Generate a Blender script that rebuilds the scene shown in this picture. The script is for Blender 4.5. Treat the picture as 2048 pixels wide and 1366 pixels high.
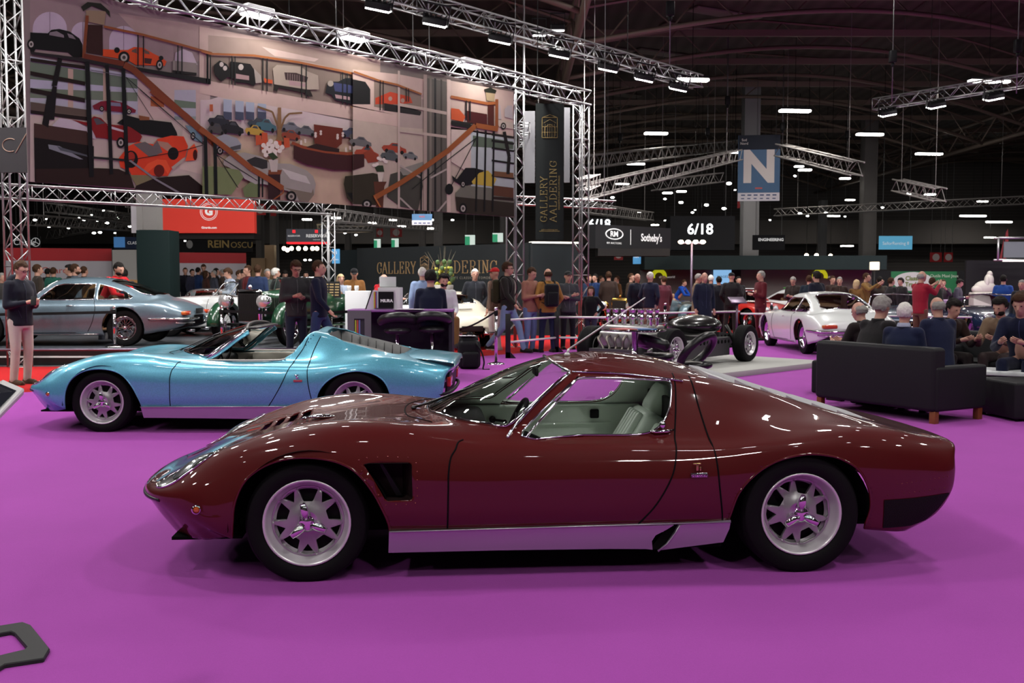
import bpy, bmesh, math, random
from math import sin, cos, pi, radians as R_
from mathutils import Vector as V, Matrix, noise
from mathutils.bvhtree import BVHTree
random.seed(7)
for o in list(bpy.data.objects): bpy.data.objects.remove(o)
S = bpy.context.scene; COL = S.collection
# ---------------------------------------------------------------- camera, world, exposure
FL = 1991.0; CAMH = 1.5; PITCH = math.atan(122/FL)
cd = bpy.data.cameras.new('camera'); cam = bpy.data.objects.new('camera', cd); COL.objects.link(cam)
cd.sensor_width = 36; cd.lens = FL/2048*36; cam.location = (0,0,CAMH); cam.rotation_euler = (pi/2-PITCH,0,0)
cd.clip_start = .05; cd.clip_end = 400
cd.dof.use_dof = True; cd.dof.focus_distance = 5.3; cd.dof.aperture_fstop = 8.0
S.camera = cam
W = bpy.data.worlds.new('world'); S.world = W; W.use_nodes = True
W.node_tree.nodes['Background'].inputs[0].default_value = (1.0,.93,.9,1)
W.node_tree.nodes['Background'].inputs[1].default_value = .10
vs = S.view_settings; vs.view_transform = 'Standard'; vs.look = 'None'; vs.gamma = 1; vs.use_curve_mapping = False; vs.exposure = 0.0
S.cycles.use_denoising = True; S.cycles.max_bounces = 8; S.cycles.transparent_max_bounces = 12; S.cycles.sample_clamp_indirect = 6; S.cycles.caustics_reflective = False; S.cycles.caustics_refractive = False

def ground(px, py, z=0.0):
    x=(px-1024)/FL; y=(683-py)/FL
    r=V((x, cos(PITCH)+y*sin(PITCH), -sin(PITCH)+y*cos(PITCH)))
    return V((0,0,CAMH))+r*((z-CAMH)/r.z)
def atdepth(px, py, Y):
    x=(px-1024)/FL; y=(683-py)/FL
    r=V((x, cos(PITCH)+y*sin(PITCH), -sin(PITCH)+y*cos(PITCH)))
    return V((0,0,CAMH))+r*(Y/r.y)

def area(name, loc, rot, size, power, col=(1,.97,.93), sy=None, parent=None, spread=None):
    l = bpy.data.lights.new(name,'AREA'); l.size=size; l.energy=power; l.color=col
    if sy: l.shape='RECTANGLE'; l.size_y=sy
    if spread: l.spread=spread
    o = bpy.data.objects.new(name,l); COL.objects.link(o); o.location=loc; o.rotation_euler=rot
    if parent: o.parent=parent
    return o
# general hall lighting: added rows of unseen panel lamps, also over and behind the camera
HALL = []
for hx in (-16,-6,5,15):
    for hy in (-8,0,8): HALL.append((hx,hy,10.6,.7,300))
for hx in (-20,-6,8,24):
    for hy in (17,27): HALL.append((hx,hy,10.6,.9,400))

# ---------------------------------------------------------------- materials
MATS = {}
def mat(name, col=(.5,.5,.5), rough=.5, metal=0, coat=0, emit=None, es=1, bump=0, bscale=40, var=0, alpha=None, trans=0, ior=1.45, spec=None, sheen=0):
    if name in MATS: return MATS[name]
    if spec is None and not coat and not metal and rough>=.45 and max(col)<.05: spec=.12
    m = bpy.data.materials.new(name); m.use_nodes=True; MATS[name]=m
    nt=m.node_tree; b=nt.nodes['Principled BSDF']
    b.inputs['Base Color'].default_value=(*col,1); b.inputs['Roughness'].default_value=rough; b.inputs['Metallic'].default_value=metal
    b.inputs['Coat Weight'].default_value=coat; b.inputs['Coat Roughness'].default_value=.03
    b.inputs['IOR'].default_value=ior
    if sheen: b.inputs['Sheen Weight'].default_value=sheen
    if spec is not None: b.inputs['Specular IOR Level'].default_value=spec
    if trans: b.inputs['Transmission Weight'].default_value=trans
    if emit: b.inputs['Emission Color'].default_value=(*emit,1); b.inputs['Emission Strength'].default_value=es
    if bump or var:
        tc=nt.nodes.new('ShaderNodeTexCoord'); n=nt.nodes.new('ShaderNodeTexNoise'); n.inputs['Scale'].default_value=bscale; n.inputs['Detail'].default_value=4
        nt.links.new(tc.outputs['Object'],n.inputs['Vector'])
        if bump:
            bp=nt.nodes.new('ShaderNodeBump'); bp.inputs['Strength'].default_value=bump; bp.inputs['Distance'].default_value=.004
            nt.links.new(n.outputs['Fac'],bp.inputs['Height']); nt.links.new(bp.outputs['Normal'],b.inputs['Normal'])
        if var:
            mx=nt.nodes.new('ShaderNodeMixRGB'); mx.inputs[1].default_value=(*[c*(1-var) for c in col],1); mx.inputs[2].default_value=(*[min(1,c*(1+var)) for c in col],1)
            nt.links.new(n.outputs['Fac'],mx.inputs[0]); nt.links.new(mx.outputs[0],b.inputs['Base Color'])
    return m
def glass(name, tint=(1,1,1), refl=.12):
    # thin pane: mostly transparent with fresnel reflection
    if name in MATS: return MATS[name]
    m=bpy.data.materials.new(name); m.use_nodes=True; MATS[name]=m; nt=m.node_tree; nt.nodes.clear()
    o=nt.nodes.new('ShaderNodeOutputMaterial'); t=nt.nodes.new('ShaderNodeBsdfTransparent'); g=nt.nodes.new('ShaderNodeBsdfGlossy'); mx=nt.nodes.new('ShaderNodeMixShader'); f=nt.nodes.new('ShaderNodeLayerWeight')
    mt=nt.nodes.new('ShaderNodeMath'); mt.operation='ADD'; mt.inputs[1].default_value=refl*.4; f.inputs[0].default_value=refl*2.2
    t.inputs[0].default_value=(*tint,1); g.inputs['Roughness'].default_value=.01
    nt.links.new(f.outputs['Fresnel'],mt.inputs[0]); nt.links.new(mt.outputs[0],mx.inputs[0]); nt.links.new(t.outputs[0],mx.inputs[1]); nt.links.new(g.outputs[0],mx.inputs[2]); nt.links.new(mx.outputs[0],o.inputs[0])
    return m
chrome=mat('chrome',(.78,.78,.8),.06,1); silver=mat('silver_paint',(.52,.5,.53),.28,.75,.3); black=mat('black_plastic',(.012,.012,.013),.45)
rubber=mat('tyre_rubber',(.0065,.0065,.007),.62,bump=.2,bscale=120); dark=mat('dark_cavity',(.004,.004,.004),.9)
alu=mat('aluminium_tube',(.34,.34,.35),.38,.8); alloy=mat('cast_alloy',(.42,.41,.42),.32,.6,bump=.1,bscale=90); clear=glass('window_glass',(.93,.97,.95),.10)

# ---------------------------------------------------------------- mesh helpers
def newobj(name, me, parent=None):
    o=bpy.data.objects.new(name,me); COL.objects.link(o)
    if parent: o.parent=parent
    return o
def mk(name, vs_, fs, m=None, parent=None, smooth=False, loc=None, rz=0, mi=None):
    me=bpy.data.meshes.new(name); me.from_pydata([tuple(v) for v in vs_],[],fs); 
    ms = m if isinstance(m,(list,tuple)) else [m]
    for q in ms:
        if q: me.materials.append(q)
    if smooth:
        me.polygons.foreach_set('use_smooth',[True]*len(me.polygons))
    if mi:
        me.polygons.foreach_set('material_index',mi)
    me.update()
    o=newobj(name,me,parent)
    if loc is not None: o.location=loc
    if rz: o.rotation_euler=(0,0,rz)
    return o
def tag(o, label=None, cat=None, group=None, kind=None):
    if label: o['label']=label
    if cat: o['category']=cat
    if group: o['group']=group
    if kind: o['kind']=kind
    return o
def thing(name, label, cat, loc=(0,0,0), rz=0, group=None):
    o=bpy.data.objects.new(name,None); COL.objects.link(o); o.location=loc; o.rotation_euler=(0,0,rz); o.empty_display_size=.2
    return tag(o,label,cat,group)
def copy_tree(o, parent=None):
    c=o.copy(); COL.objects.link(c)
    if parent: c.parent=parent
    for ch in list(o.children): copy_tree(ch,c)
    return c
class MB:
    """collects shapes into ONE mesh; material index per shape"""
    def __init__(s): s.v=[]; s.f=[]; s.mi=[]; s.sm=[]; s.cur=0
    def add(s, vs_, fs, smooth=False):
        n=len(s.v); s.v+= [V(v) for v in vs_]; s.f+=[[i+n for i in f] for f in fs]; s.mi+=[s.cur]*len(fs); s.sm+=[smooth]*len(fs); return s
    def box(s, x0,x1,y0,y1,z0,z1, M=None):
        vs_=[V((x,y,z)) for x in (x0,x1) for y in (y0,y1) for z in (z0,z1)]
        if M is not None: vs_=[M@v for v in vs_]
        return s.add(vs_,[(0,1,3,2),(4,6,7,5),(0,4,5,1),(2,3,7,6),(0,2,6,4),(1,5,7,3)])
    def rbox(s, x0,x1,y0,y1,z0,z1,r=.02,seg=3,M=None):
        bm=bmesh.new(); bmesh.ops.create_cube(bm,size=1)
        for v in bm.verts: v.co=V(((x0+x1)/2+v.co.x*(x1-x0),(y0+y1)/2+v.co.y*(y1-y0),(z0+z1)/2+v.co.z*(z1-z0)))
        bmesh.ops.bevel(bm,geom=bm.edges[:],offset=r,segments=seg,profile=.5,affect='EDGES')
        bm.verts.index_update(); vs_=[(M@v.co if M is not None else v.co.copy()) for v in bm.verts]; fs=[[v.index for v in f.verts] for f in bm.faces]; bm.free()
        return s.add(vs_,fs,True)
    def tube(s, pts, r, n=8, closed=False, cap=True, flat=None):
        pts=[V(p) for p in pts]; N=len(pts); rs=r if isinstance(r,(list,tuple)) else [r]*N
        vs_=[];up=None
        for i,p in enumerate(pts):
            a=pts[(i-1)%N] if (i>0 or closed) else p; b=pts[(i+1)%N] if (i<N-1 or closed) else p
            t=(b-a); t=t.normalized() if t.length>1e-9 else V((0,0,1))
            if up is None: up = V((0,0,1)) if abs(t.z)<.9 else V((1,0,0))
            u=(up-t*up.dot(t)); 
            if u.length<1e-5: u=t.orthogonal()
            u.normalize(); w=t.cross(u); up=u
            for k in range(n):
                an=2*pi*k/n; vs_.append(p+(u*cos(an)*(flat or 1)+w*sin(an))*rs[i])
        fs=[]
        for i in range(N if closed else N-1):
            for k in range(n):
                a=i*n+k; b=i*n+(k+1)%n; c=((i+1)%N)*n+(k+1)%n; d=((i+1)%N)*n+k; fs.append((a,b,c,d))
        if cap and not closed: fs+= [tuple(range(n))[::-1], tuple((N-1)*n+k for k in range(n))]
        return s.add(vs_,fs,n>4)
    def cyl(s,a,b,r,n=16,r2=None): return s.tube([a,b],[r,r if r2 is None else r2],n)
    def lathe(s, prof, n=32, axis='z', c=(0,0,0), M=None, arc=None):
        vs_=[];m=len(prof); A=arc or 2*pi; cnt=n if not arc else n+1
        for i in range(cnt):
            a=A*i/n
            for r,h in prof:
                if axis=='z': q=V((r*cos(a),r*sin(a),h))
                elif axis=='y': q=V((r*cos(a),h,r*sin(a)))
                else: q=V((h,r*cos(a),r*sin(a)))
                q=q+V(c); vs_.append(M@q if M is not None else q)
        fs=[]
        for i in range(n):
            j=(i+1)%cnt
            for k in range(m-1): fs.append((i*m+k,j*m+k,j*m+k+1,i*m+k+1))
        return s.add(vs_,fs,True)
    def ell(s, c, r, n=16, m=10, M=None):
        vs_=[];fs=[]
        for j in range(m+1):
            t=pi*j/m
            for i in range(n):
                a=2*pi*i/n; q=V((r[0]*sin(t)*cos(a),r[1]*sin(t)*sin(a),r[2]*cos(t)))
                if M is not None: q=M@q
                vs_.append(q+V(c))
        for j in range(m):
            for i in range(n): fs.append((j*n+i,(j+1)*n+i,(j+1)*n+(i+1)%n,j*n+(i+1)%n))
        return s.add(vs_,fs,True)
    def prism(s, poly, d, th):
        """poly: 3D points (planar); extruded by vector d*th"""
        n=len(poly); a=[V(p) for p in poly]; dv=V(d)*th; b=[p+dv for p in a]
        return s.add(a+b,[tuple(range(n)),tuple(range(2*n-1,n-1,-1))]+[(i,i+n,(i+1)%n+n,(i+1)%n) for i in range(n)])
    def build(s,name,m,parent=None,loc=None,rz=0):
        me=bpy.data.meshes.new(name); me.from_pydata([tuple(v) for v in s.v],[],[tuple(f) for f in s.f])
        for q in (m if isinstance(m,(list,tuple)) else [m]): me.materials.append(q)
        me.polygons.foreach_set('use_smooth',s.sm); me.polygons.foreach_set('material_index',s.mi)
        me.update(); bm=bmesh.new(); bm.from_mesh(me); bmesh.ops.recalc_face_normals(bm,faces=bm.faces); bm.to_mesh(me); bm.free()
        o=newobj(name,me,parent)
        if loc is not None: o.location=loc
        if rz: o.rotation_euler=(0,0,rz)
        return o
def text(s, size, depth, m, parent, loc, rot, name='lettering', align='CENTER', sx=1, bold=0, spacing=1):
    cu=bpy.data.curves.new('t','FONT'); cu.body=s; cu.size=size; cu.extrude=depth; cu.align_x=align; cu.align_y='CENTER'; cu.offset=bold; cu.space_character=spacing; cu.resolution_u=3
    t=bpy.data.objects.new('t',cu); COL.objects.link(t)
    me=bpy.data.meshes.new_from_object(t.evaluated_get(bpy.context.evaluated_depsgraph_get())); bpy.data.objects.remove(t)
    me.name=name; me.materials.clear(); me.materials.append(m)
    for v in me.vertices: v.co.x*=sx
    o=newobj(name,me,parent); o.location=loc; o.rotation_euler=rot; return o
def crom(P, t):
    pass
def spline(pts, per, closed=False):
    """centripetal catmull-rom through Vectors"""
    pts=[V(p) for p in pts]; n=len(pts)
    if n<3 or per<2: return pts
    E=[pts[0]*2-pts[1]]+pts+[pts[-1]*2-pts[-2]]; out=[]
    if closed: E=[pts[-1]]+pts+[pts[0],pts[1]]
    segs=n if closed else n-1
    for i in range(segs):
        p0,p1,p2,p3=E[i:i+4]
        t0=0; t1=t0+max(1e-4,(p1-p0).length)**.5; t2=t1+max(1e-4,(p2-p1).length)**.5; t3=t2+max(1e-4,(p3-p2).length)**.5
        for k in range(per):
            t=t1+(t2-t1)*k/per
            A1=p0*((t1-t)/(t1-t0))+p1*((t-t0)/(t1-t0)); A2=p1*((t2-t)/(t2-t1))+p2*((t-t1)/(t2-t1)); A3=p2*((t3-t)/(t3-t2))+p3*((t-t2)/(t3-t2))
            B1=A1*((t2-t)/(t2-t0))+A2*((t-t0)/(t2-t0)); B2=A2*((t3-t)/(t3-t1))+A3*((t-t1)/(t3-t1))
            out.append(B1*((t2-t)/(t2-t1))+B2*((t-t1)/(t2-t1)))
    if not closed: out.append(pts[-1])
    return out
def net(rows, pr=6, pk=4):
    """rows of k half points (x,y>=0,z) -> full mirrored sheet as bmesh"""
    K=len(rows[0]); cols=[spline([r[k] for r in rows],pr) for k in range(K)]
    N=len(cols[0]); grid=[]
    for i in range(N):
        half=spline([cols[k][i] for k in range(K)]+[V((cols[K-2][i].x,-cols[K-2][i].y,cols[K-2][i].z))],pk)[:(K-1)*pk+1]
        for p in half:
            if p.y<0: p.y=0
        half[-1].y=0
        full=[V((p.x,-p.y,p.z)) for p in half]+[p.copy() for p in half[:-1][::-1]]
        grid.append(full)
    bm=bmesh.new(); vv=[[bm.verts.new(p) for p in row] for row in grid]
    for i in range(N-1):
        for j in range(len(grid[0])-1):
            try: bm.faces.new((vv[i][j],vv[i+1][j],vv[i+1][j+1],vv[i][j+1]))
            except ValueError: pass
    bmesh.ops.remove_doubles(bm,verts=bm.verts,dist=1e-4); bmesh.ops.recalc_face_normals(bm,faces=bm.faces)
    return bm
def inpoly(p, poly):
    x,y=p; c=False; n=len(poly); j=n-1
    for i in range(n):
        xi,yi=poly[i]; xj,yj=poly[j]
        if (yi>y)!=(yj>y) and x<(xj-xi)*(y-yi)/(yj-yi)+xi: c=not c
        j=i
    return c
def cutout(bm, poly, ax, cond, keep=None):
    """cut the sheet along a polygon seen along axis ax ('y': poly in x,z; 'z': poly in x,y). Returns bmesh of the inside piece."""
    a,b=(0,2) if ax=='y' else (0,1)
    n=len(poly)
    for i in range(n):
        p,q=poly[i],poly[(i+1)%n]; x0,x1=sorted((p[0],q[0])); y0,y1=sorted((p[1],q[1])); e=1e-4
        d=(q[0]-p[0],q[1]-p[1]); L=math.hypot(*d)
        if L<1e-6: continue
        no=[0,0,0]; no[a]=-d[1]/L; no[b]=d[0]/L; co=[0,0,0]; co[a]=p[0]; co[b]=p[1]
        fs=[]
        for f in bm.faces:
            c=f.calc_center_median()
            if not cond(c): continue
            if abs(c[a]-(x0+x1)/2)>(x1-x0)/2+.15 or abs(c[b]-(y0+y1)/2)>(y1-y0)/2+.15: continue
            us=[v.co[a] for v in f.verts]; ws=[v.co[b] for v in f.verts]
            if min(us)>x1+e or max(us)<x0-e or min(ws)>y1+e or max(ws)<y0-e: continue
            fs.append(f)
        if fs:
            g=list(set(fs)|set(x for f in fs for x in f.edges)|set(x for f in fs for x in f.verts))
            bmesh.ops.bisect_plane(bm,geom=g,dist=1e-6,plane_co=co,plane_no=no)
    ins=[f for f in bm.faces if cond(f.calc_center_median()) and inpoly((f.calc_center_median()[a],f.calc_center_median()[b]),poly)]
    bi=bmesh.new(); mp={}
    for f in ins:
        vv=[]
        for v in f.verts:
            if v not in mp: mp[v]=bi.verts.new(v.co)
            vv.append(mp[v])
        try: bi.faces.new(vv)
        except ValueError: pass
    bmesh.ops.delete(bm,geom=ins,context='FACES')
    return bi
def bmobj(name,bm,m,parent,smooth=True,solid=0,off=-1,mo=0):
    me=bpy.data.meshes.new(name); bm.to_mesh(me)
    for q in (m if isinstance(m,(list,tuple)) else [m]): me.materials.append(q)
    me.polygons.foreach_set('use_smooth',[smooth]*len(me.polygons))
    o=newobj(name,me,parent)
    if solid:
        md=o.modifiers.new('solid','SOLIDIFY'); md.thickness=solid; md.offset=off; md.material_offset=mo
    return o
def dense(poly, step=.02):
    out=[]
    n=len(poly)
    for i in range(n):
        p,q=poly[i],poly[(i+1)%n]; k=max(1,int(math.hypot(q[0]-p[0],q[1]-p[1])/step))
        out+=[(p[0]+(q[0]-p[0])*j/k,p[1]+(q[1]-p[1])*j/k) for j in range(k)]
    return out
def rpoly(poly, per=4):
    return [(p.x,p.y) for p in spline([V((a,b,0)) for a,b in poly],per,closed=True)]
def onsurf(bvh, poly, ax, side=-1, off=.002):
    out=[]
    for p in poly:
        if ax=='y': o_,d=V((p[0],side*3,p[1])),V((0,-side,0))
        else: o_,d=V((p[0],p[1],3)),V((0,0,-1))
        h=bvh.ray_cast(o_,d)
        if h[0] is not None:
            nn=h[1]
            if nn.dot(d)>0: nn=-nn
            out.append(h[0]+nn*off)
    return out
def circ(cx,cy,r,n=48,sy=1): return [(cx+r*cos(2*pi*i/n),cy+r*sy*sin(2*pi*i/n)) for i in range(n)]
# ================================================================ FLOOR
def nodemat(name): 
    m=bpy.data.materials.new(name); m.use_nodes=True; MATS[name]=m; return m,m.node_tree,m.node_tree.nodes['Principled BSDF']
def carpet(name,col):
    m,nt,b=nodemat(name); b.inputs['Roughness'].default_value=.95; b.inputs['Specular IOR Level'].default_value=.15; b.inputs['Sheen Weight'].default_value=.08 if name[0]=='p' else 0
    tc=nt.nodes.new('ShaderNodeTexCoord'); n1=nt.nodes.new('ShaderNodeTexNoise'); n1.inputs['Scale'].default_value=260; n1.inputs['Detail'].default_value=3
    n2=nt.nodes.new('ShaderNodeTexNoise'); n2.inputs['Scale'].default_value=1.3; n2.inputs['Detail'].default_value=4
    nt.links.new(tc.outputs['Object'],n1.inputs[0]); nt.links.new(tc.outputs['Object'],n2.inputs[0])
    a=nt.nodes.new('ShaderNodeMixRGB'); a.inputs[1].default_value=(*[c*.86 for c in col],1); a.inputs[2].default_value=(*[c*1.14 for c in col],1); nt.links.new(n1.outputs[0],a.inputs[0])
    c=nt.nodes.new('ShaderNodeMixRGB'); c.blend_type='MULTIPLY'; c.inputs[0].default_value=.18; nt.links.new(a.outputs[0],c.inputs[1]); nt.links.new(n2.outputs[0],c.inputs[2]); nt.links.new(c.outputs[0],b.inputs['Base Color'])
    bp=nt.nodes.new('ShaderNodeBump'); bp.inputs['Strength'].default_value=.35; bp.inputs['Distance'].default_value=.003; nt.links.new(n1.outputs[0],bp.inputs['Height']); nt.links.new(bp.outputs[0],b.inputs['Normal'])
    return m
purple=carpet('purple_carpet',(.37,.057,.39)); redc=carpet('red_carpet',(.36,.010,.012))
f=MB(); f.box(-60,70,-14,95,-.03,0); tag(f.build('floor',mat('concrete_floor',(.06,.06,.065),.35,var=.2,bscale=3)),kind='structure')
def slab(nm,pts,z0,z1,m,lab,cat):
    b=MB(); b.prism([(x,y,z0) for x,y in pts],(0,0,1),z1-z0); return tag(b.build(nm,m),lab,cat)
# ================================================================ BIG PRINTED BANNER (a flat photo print of a car showroom)
BA=V((-6.86,14.23,0)); BB=V((0.05,22.34,0)); BD=(BB-BA).normalized(); BN=V((BD.y,-BD.x,0))   # normal toward the viewer
def onban(px,py,k=0):
    x=(px-1024)/FL; y=(683-py)/FL
    r=V((x, cos(PITCH)+y*sin(PITCH), -sin(PITCH)+y*cos(PITCH))); O=V((0,0,CAMH))
    t=(BA-O).dot(BN)/r.dot(BN); return O+r*t+BN*(.001*k)
# ================================================================ HALL SHELL
concrete=mat('wall_grey',(.045,.040,.040),.85,var=.15,bscale=.8); 
X0,X1,Y0,Y1,ZC=-48,58,-14,88,11.8
def ribbed(name,col,sc=3.0,axis='X',dk=.6):
    m,nt,b=nodemat(name); b.inputs['Roughness'].default_value=.8
    tc=nt.nodes.new('ShaderNodeTexCoord'); w=nt.nodes.new('ShaderNodeTexWave'); w.bands_direction=axis; w.inputs['Scale'].default_value=sc; nt.links.new(tc.outputs['Object'],w.inputs[0])
    mx=nt.nodes.new('ShaderNodeMixRGB'); mx.inputs[1].default_value=(*[c*dk for c in col],1); mx.inputs[2].default_value=(*col,1); nt.links.new(w.outputs[0],mx.inputs[0]); nt.links.new(mx.outputs[0],b.inputs['Base Color']); return m
def wall(n,*a):
    b=MB(); b.box(*a); return tag(b.build(n,ribbed('cladding_'+n,(.085,.075,.072),1.2,'Z' if n!='ceiling' else 'Y',.75)),kind='structure')
wall('wall_back',X0,X1,Y1,Y1+.3,0,ZC); wall('wall_left',X0-.3,X0,Y0,Y1,0,ZC); wall('wall_right',X1,X1+.3,Y0,Y1,0,ZC); wall('wall_front',X0,X1,Y0-.3,Y0,0,ZC)
b=MB(); b.box(X0,X1,Y0,Y1,ZC,ZC+.3); tag(b.build('ceiling',ribbed('ceiling_deck',(.085,.062,.052),.45,'X',.6)),kind='structure')
# mezzanine edge band on the far wall
b=MB(); b.box(-47,57,84.5,87.9,4.6,6.6); tag(b.build('trim_1',mat('mezzanine',(.10,.09,.085),.8)),kind='structure')
# roof girders: arched ribs running diagonally to the view, and straight purlins
steel=mat('roof_steel',(.20,.15,.12),.6,.3)
def arch_rib(x0,y0,x1,y1,z0,rise,r=.09,n=22):
    b=MB(); top=[];bot=[]
    for i in range(n+1):
        t=i/n; z=z0+rise*math.sin(pi*t); top.append(V((x0+(x1-x0)*t,y0+(y1-y0)*t,z))); bot.append(V((x0+(x1-x0)*t,y0+(y1-y0)*t,min(z+1.1,ZC-.1))))
    b.tube(top,r,5); b.tube(bot,r*.6,4)
    for i in range(n):
        b.cyl(top[i],bot[i+1],r*.35,3) if i%2 else b.cyl(bot[i],top[i+1],r*.35,3)
    return b.build('roof_arch',steel)
k=0
for j in range(12):
    Y=16+j*5.4
    for i,(a,c) in enumerate(((-44,-22),(-22,2),(2,26),(26,50))):
        if abs((a+c)/2)-14>Y*.55: continue
        o=arch_rib(a,Y,c,Y+7,9.0,1.9); tag(o,'dark arched steel roof rib high above the stands','roof arch','roof ribs under the hall ceiling',kind='structure')
for xg in (-22,2,26):
    b=MB(); b.tube([(xg,10,9.0),(xg,86,9.0)],.13,6); b.tube([(xg,10,10.3),(xg,86,10.3)],.1,5)
    for i in range(38): b.cyl((xg,10+2*i,9.0 if i%2 else 10.3),(xg,12+2*i,10.3 if i%2 else 9.0),.05,4)
    tag(b.build('roof_girder',steel),'long dark lattice girder under the roof','girder',kind='structure')
for j in range(14):
    b=MB(); Y=14+j*5; b.box(-46,56,Y,Y+.14,10.9,11.15); tag(b.build('roof_purlin',steel),kind='structure')
# pale roof-light panels, unlit
pl=mat('roof_panel',(.20,.17,.15),.7)
for px,py in ((860,105),(690,110),(570,80),(900,150),(1100,30),(1330,110),(1390,60),(1230,190),(1215,100),(1450,30)):
    g=ground(px,py,11.7); b=MB(); b.rbox(-1.6,1.6,-.35,.35,-.04,.04,.02,2); o=b.build('roof_light_panel',pl,None,(g.x,g.y,11.74),.5); tag(o,'pale unlit panel set flat in the dark roof','roof panel','unlit roof panels')
# concrete hall columns
colm=mat('column_grey',(.16,.15,.145),.8,var=.1,bscale=2)
def column(px0,px1,py,Y,z1,lab,m=colm,z0=0,d=.8):
    a=atdepth(px0,561,Y); c=atdepth(px1,561,Y); b=MB(); b.rbox((a.x-c.x)/2,(c.x-a.x)/2,-d/2,d/2,0,z1-z0,.03,2)
    b.box((a.x-c.x)/2-.0,(a.x-c.x)/2+.06,-d/2-.03,-d/2,0,z1-z0); b.box((c.x-a.x)/2-.06,(c.x-a.x)/2,-d/2-.03,-d/2,0,z1-z0)
    o=b.build('hall_column',m,None,((a.x+c.x)/2,Y+d/2,z0)); return tag(o,lab,'column',kind='structure')
column(1485,1516,0,52,11.8,'pale square hall column carrying the big N sign',mat('column_light',(.30,.30,.31),.7)); column(1724,1750,0,62,11.8,'tall hall column right of the N sign')
column(513,524,0,60,11.8,'hall column behind the red hanging sign'); column(541,553,0,58,11.8,'thin grey column left of the hanging black sign'); column(838,850,0,55,11.8,'hall column seen above the dark gallery wall'); column(868,884,0,50,11.8,'second hall column above the dark gallery wall')
column(1000,1012,0,60,11.8,'hall column left of the right banner tower'); column(1640,1652,0,75,7.5,'short pale column at the far wall',mat('column_light',(.30,.30,.31),.7)); column(365,380,0,62,11.8,'far column behind the dark clad pillar'); column(690,700,0,62,11.8,'far hall column right of the middle tower')
# ================================================================ TRUSSES
def truss(name,a,b_,w,lab,n=None,cat='truss',group=None,r=None,m=None,simple=False,up=V((0,0,1))):
    a=V(a); b_=V(b_); d=(b_-a); L=d.length; d.normalize(); u=up if abs(d.z)<.9 else V((1,0,0)); s=d.cross(u).normalized(); u=s.cross(d).normalized(); r=r or w*.075; n=n or max(2,round(L/w/1.0)); m=m or alu
    if abs(d.z)>.9: s=V(BD); u=V(BN)
    cs=[a+s*(w/2*i)+u*(w/2*j) for i,j in ((1,1),(1,-1),(-1,-1),(-1,1))]
    root=thing(name,lab,cat,(a.x,a.y,0 if abs(d.z)>.9 else a.z),0,group) if not simple else None
    off=root.location if root else V((0,0,0))
    ch=MB(); br=MB()
    for c in cs:
        q=MB() if root else ch; q.tube([c-off,c+d*L-off],r,6 if root else 4)
        if root: q.build('chord',m,root)
    for f in range(4):
        c0,c1=cs[f],cs[(f+1)%4]
        for i in range(n):
            p0=(c0 if (i+f)%2 else c1)+d*(L*i/n)-off; p1=(c1 if (i+f)%2 else c0)+d*(L*(i+1)/n)-off
            (br if root else ch).cyl(p0,p1,r*.5,5 if root else 3)
            if root and i%6==0: br.cyl(c0+d*(L*i/n)-off,c1+d*(L*i/n)-off,r*.6,5)
    if root:
        br.build('lattice',m,root)
        if abs(d.z)<.9:
            for f in (.12,.5,.88): q=MB(); p0=a+d*(L*f)-off; q.cyl(p0,(p0.x,p0.y,ZC-.01-off.z),.01,4); q.build('hanging_cable',black,root)
        return root
    if abs(d.z)<.9:
        for f in (.1,.9): p0=a+d*(L*f); ch.cyl(p0,(p0.x,p0.y,ZC-.01),.012,3)
    o=ch.build(name,m); return tag(o,lab,cat,group)
# main banner goal post
trA=truss('banner_truss',V((-8.2,12.66,5.88)),V((1.78,24.37,5.88)),.33,'long silver lattice truss along the top edge of the showroom banner')
truss('tower_truss',(0.07,22.45,0),(0.07,22.45,5.7),.27,'vertical lattice tower at the right edge of the showroom banner'); truss('tower_truss',(1.66,24.2,0),(1.66,24.2,5.7),.27,'vertical lattice tower right of the black vertical banner')
lt=truss('tower_truss',(-8.55,17.25,0),(-8.55,17.25,9.0),.29,'tall silver lattice tower at the left edge beside the man in navy')
truss('cross_truss',(-9.6,16.8,3.05),(-3.9,21.4,3.03),.24,'slim lattice truss running below the showroom banner'); truss('tower_truss',(-3.95,21.5,0),(-3.95,21.5,2.95),.19,'short lattice tower under the middle of the banner')
truss('cross_truss',(.3,24.3,5.2),(.3,27,5.2),.25,'short bright cross truss behind the right towers',simple=True)
truss('cross_truss',(-.2,24.9,3.5),(2.6,25.3,3.4),.2,'thin cross truss behind the black vertical banner',simple=True)
# light fixtures on the banner truss
white_e=mat('lamp_face',(1,1,1),.3,emit=(1,.97,.95),es=60)
def flood(P,lab,size=.42,power=260,tilt=(0.5,0,0),grp='floodlights on the truss',nm='floodlight',es=None,head=True):
    t=thing(nm,lab,'lamp',P,0,grp)
    b=MB(); b.rbox(-size*.55,size*.55,-size*.4,size*.4,.02,.16,.03,2); 
    b.box(-size*.6,-size*.56,-.03,.03,.0,.42); b.box(size*.56,size*.6,-.03,.03,.0,.42); b.box(-size*.6,size*.6,-.03,.03,.40,.43)
    for i in range(5): b.box(-size*.5+i*size*.23,-size*.5+i*size*.23+.015,-size*.38,size*.38,.16,.21)
    h=b.build('housing',black,t)
    b=MB(); b.box(-size*.5,size*.5,-size*.36,size*.36,-.005,.02); b.build('lamp_lens',white_e,t)
    if power: area('flood_light',(0,0,-.02),(0,0,0),size*.9,power,(1,.96,.92),size*.65,parent=t)
    h.rotation_euler=(0,0,0); t.rotation_euler=(tilt[0],tilt[1],tilt[2]); return t
RG=5.3
pts=[(757,20),(870,50),(1000,84),(1118,113),(1215,140),(1287,160),(1355,179)]
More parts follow.
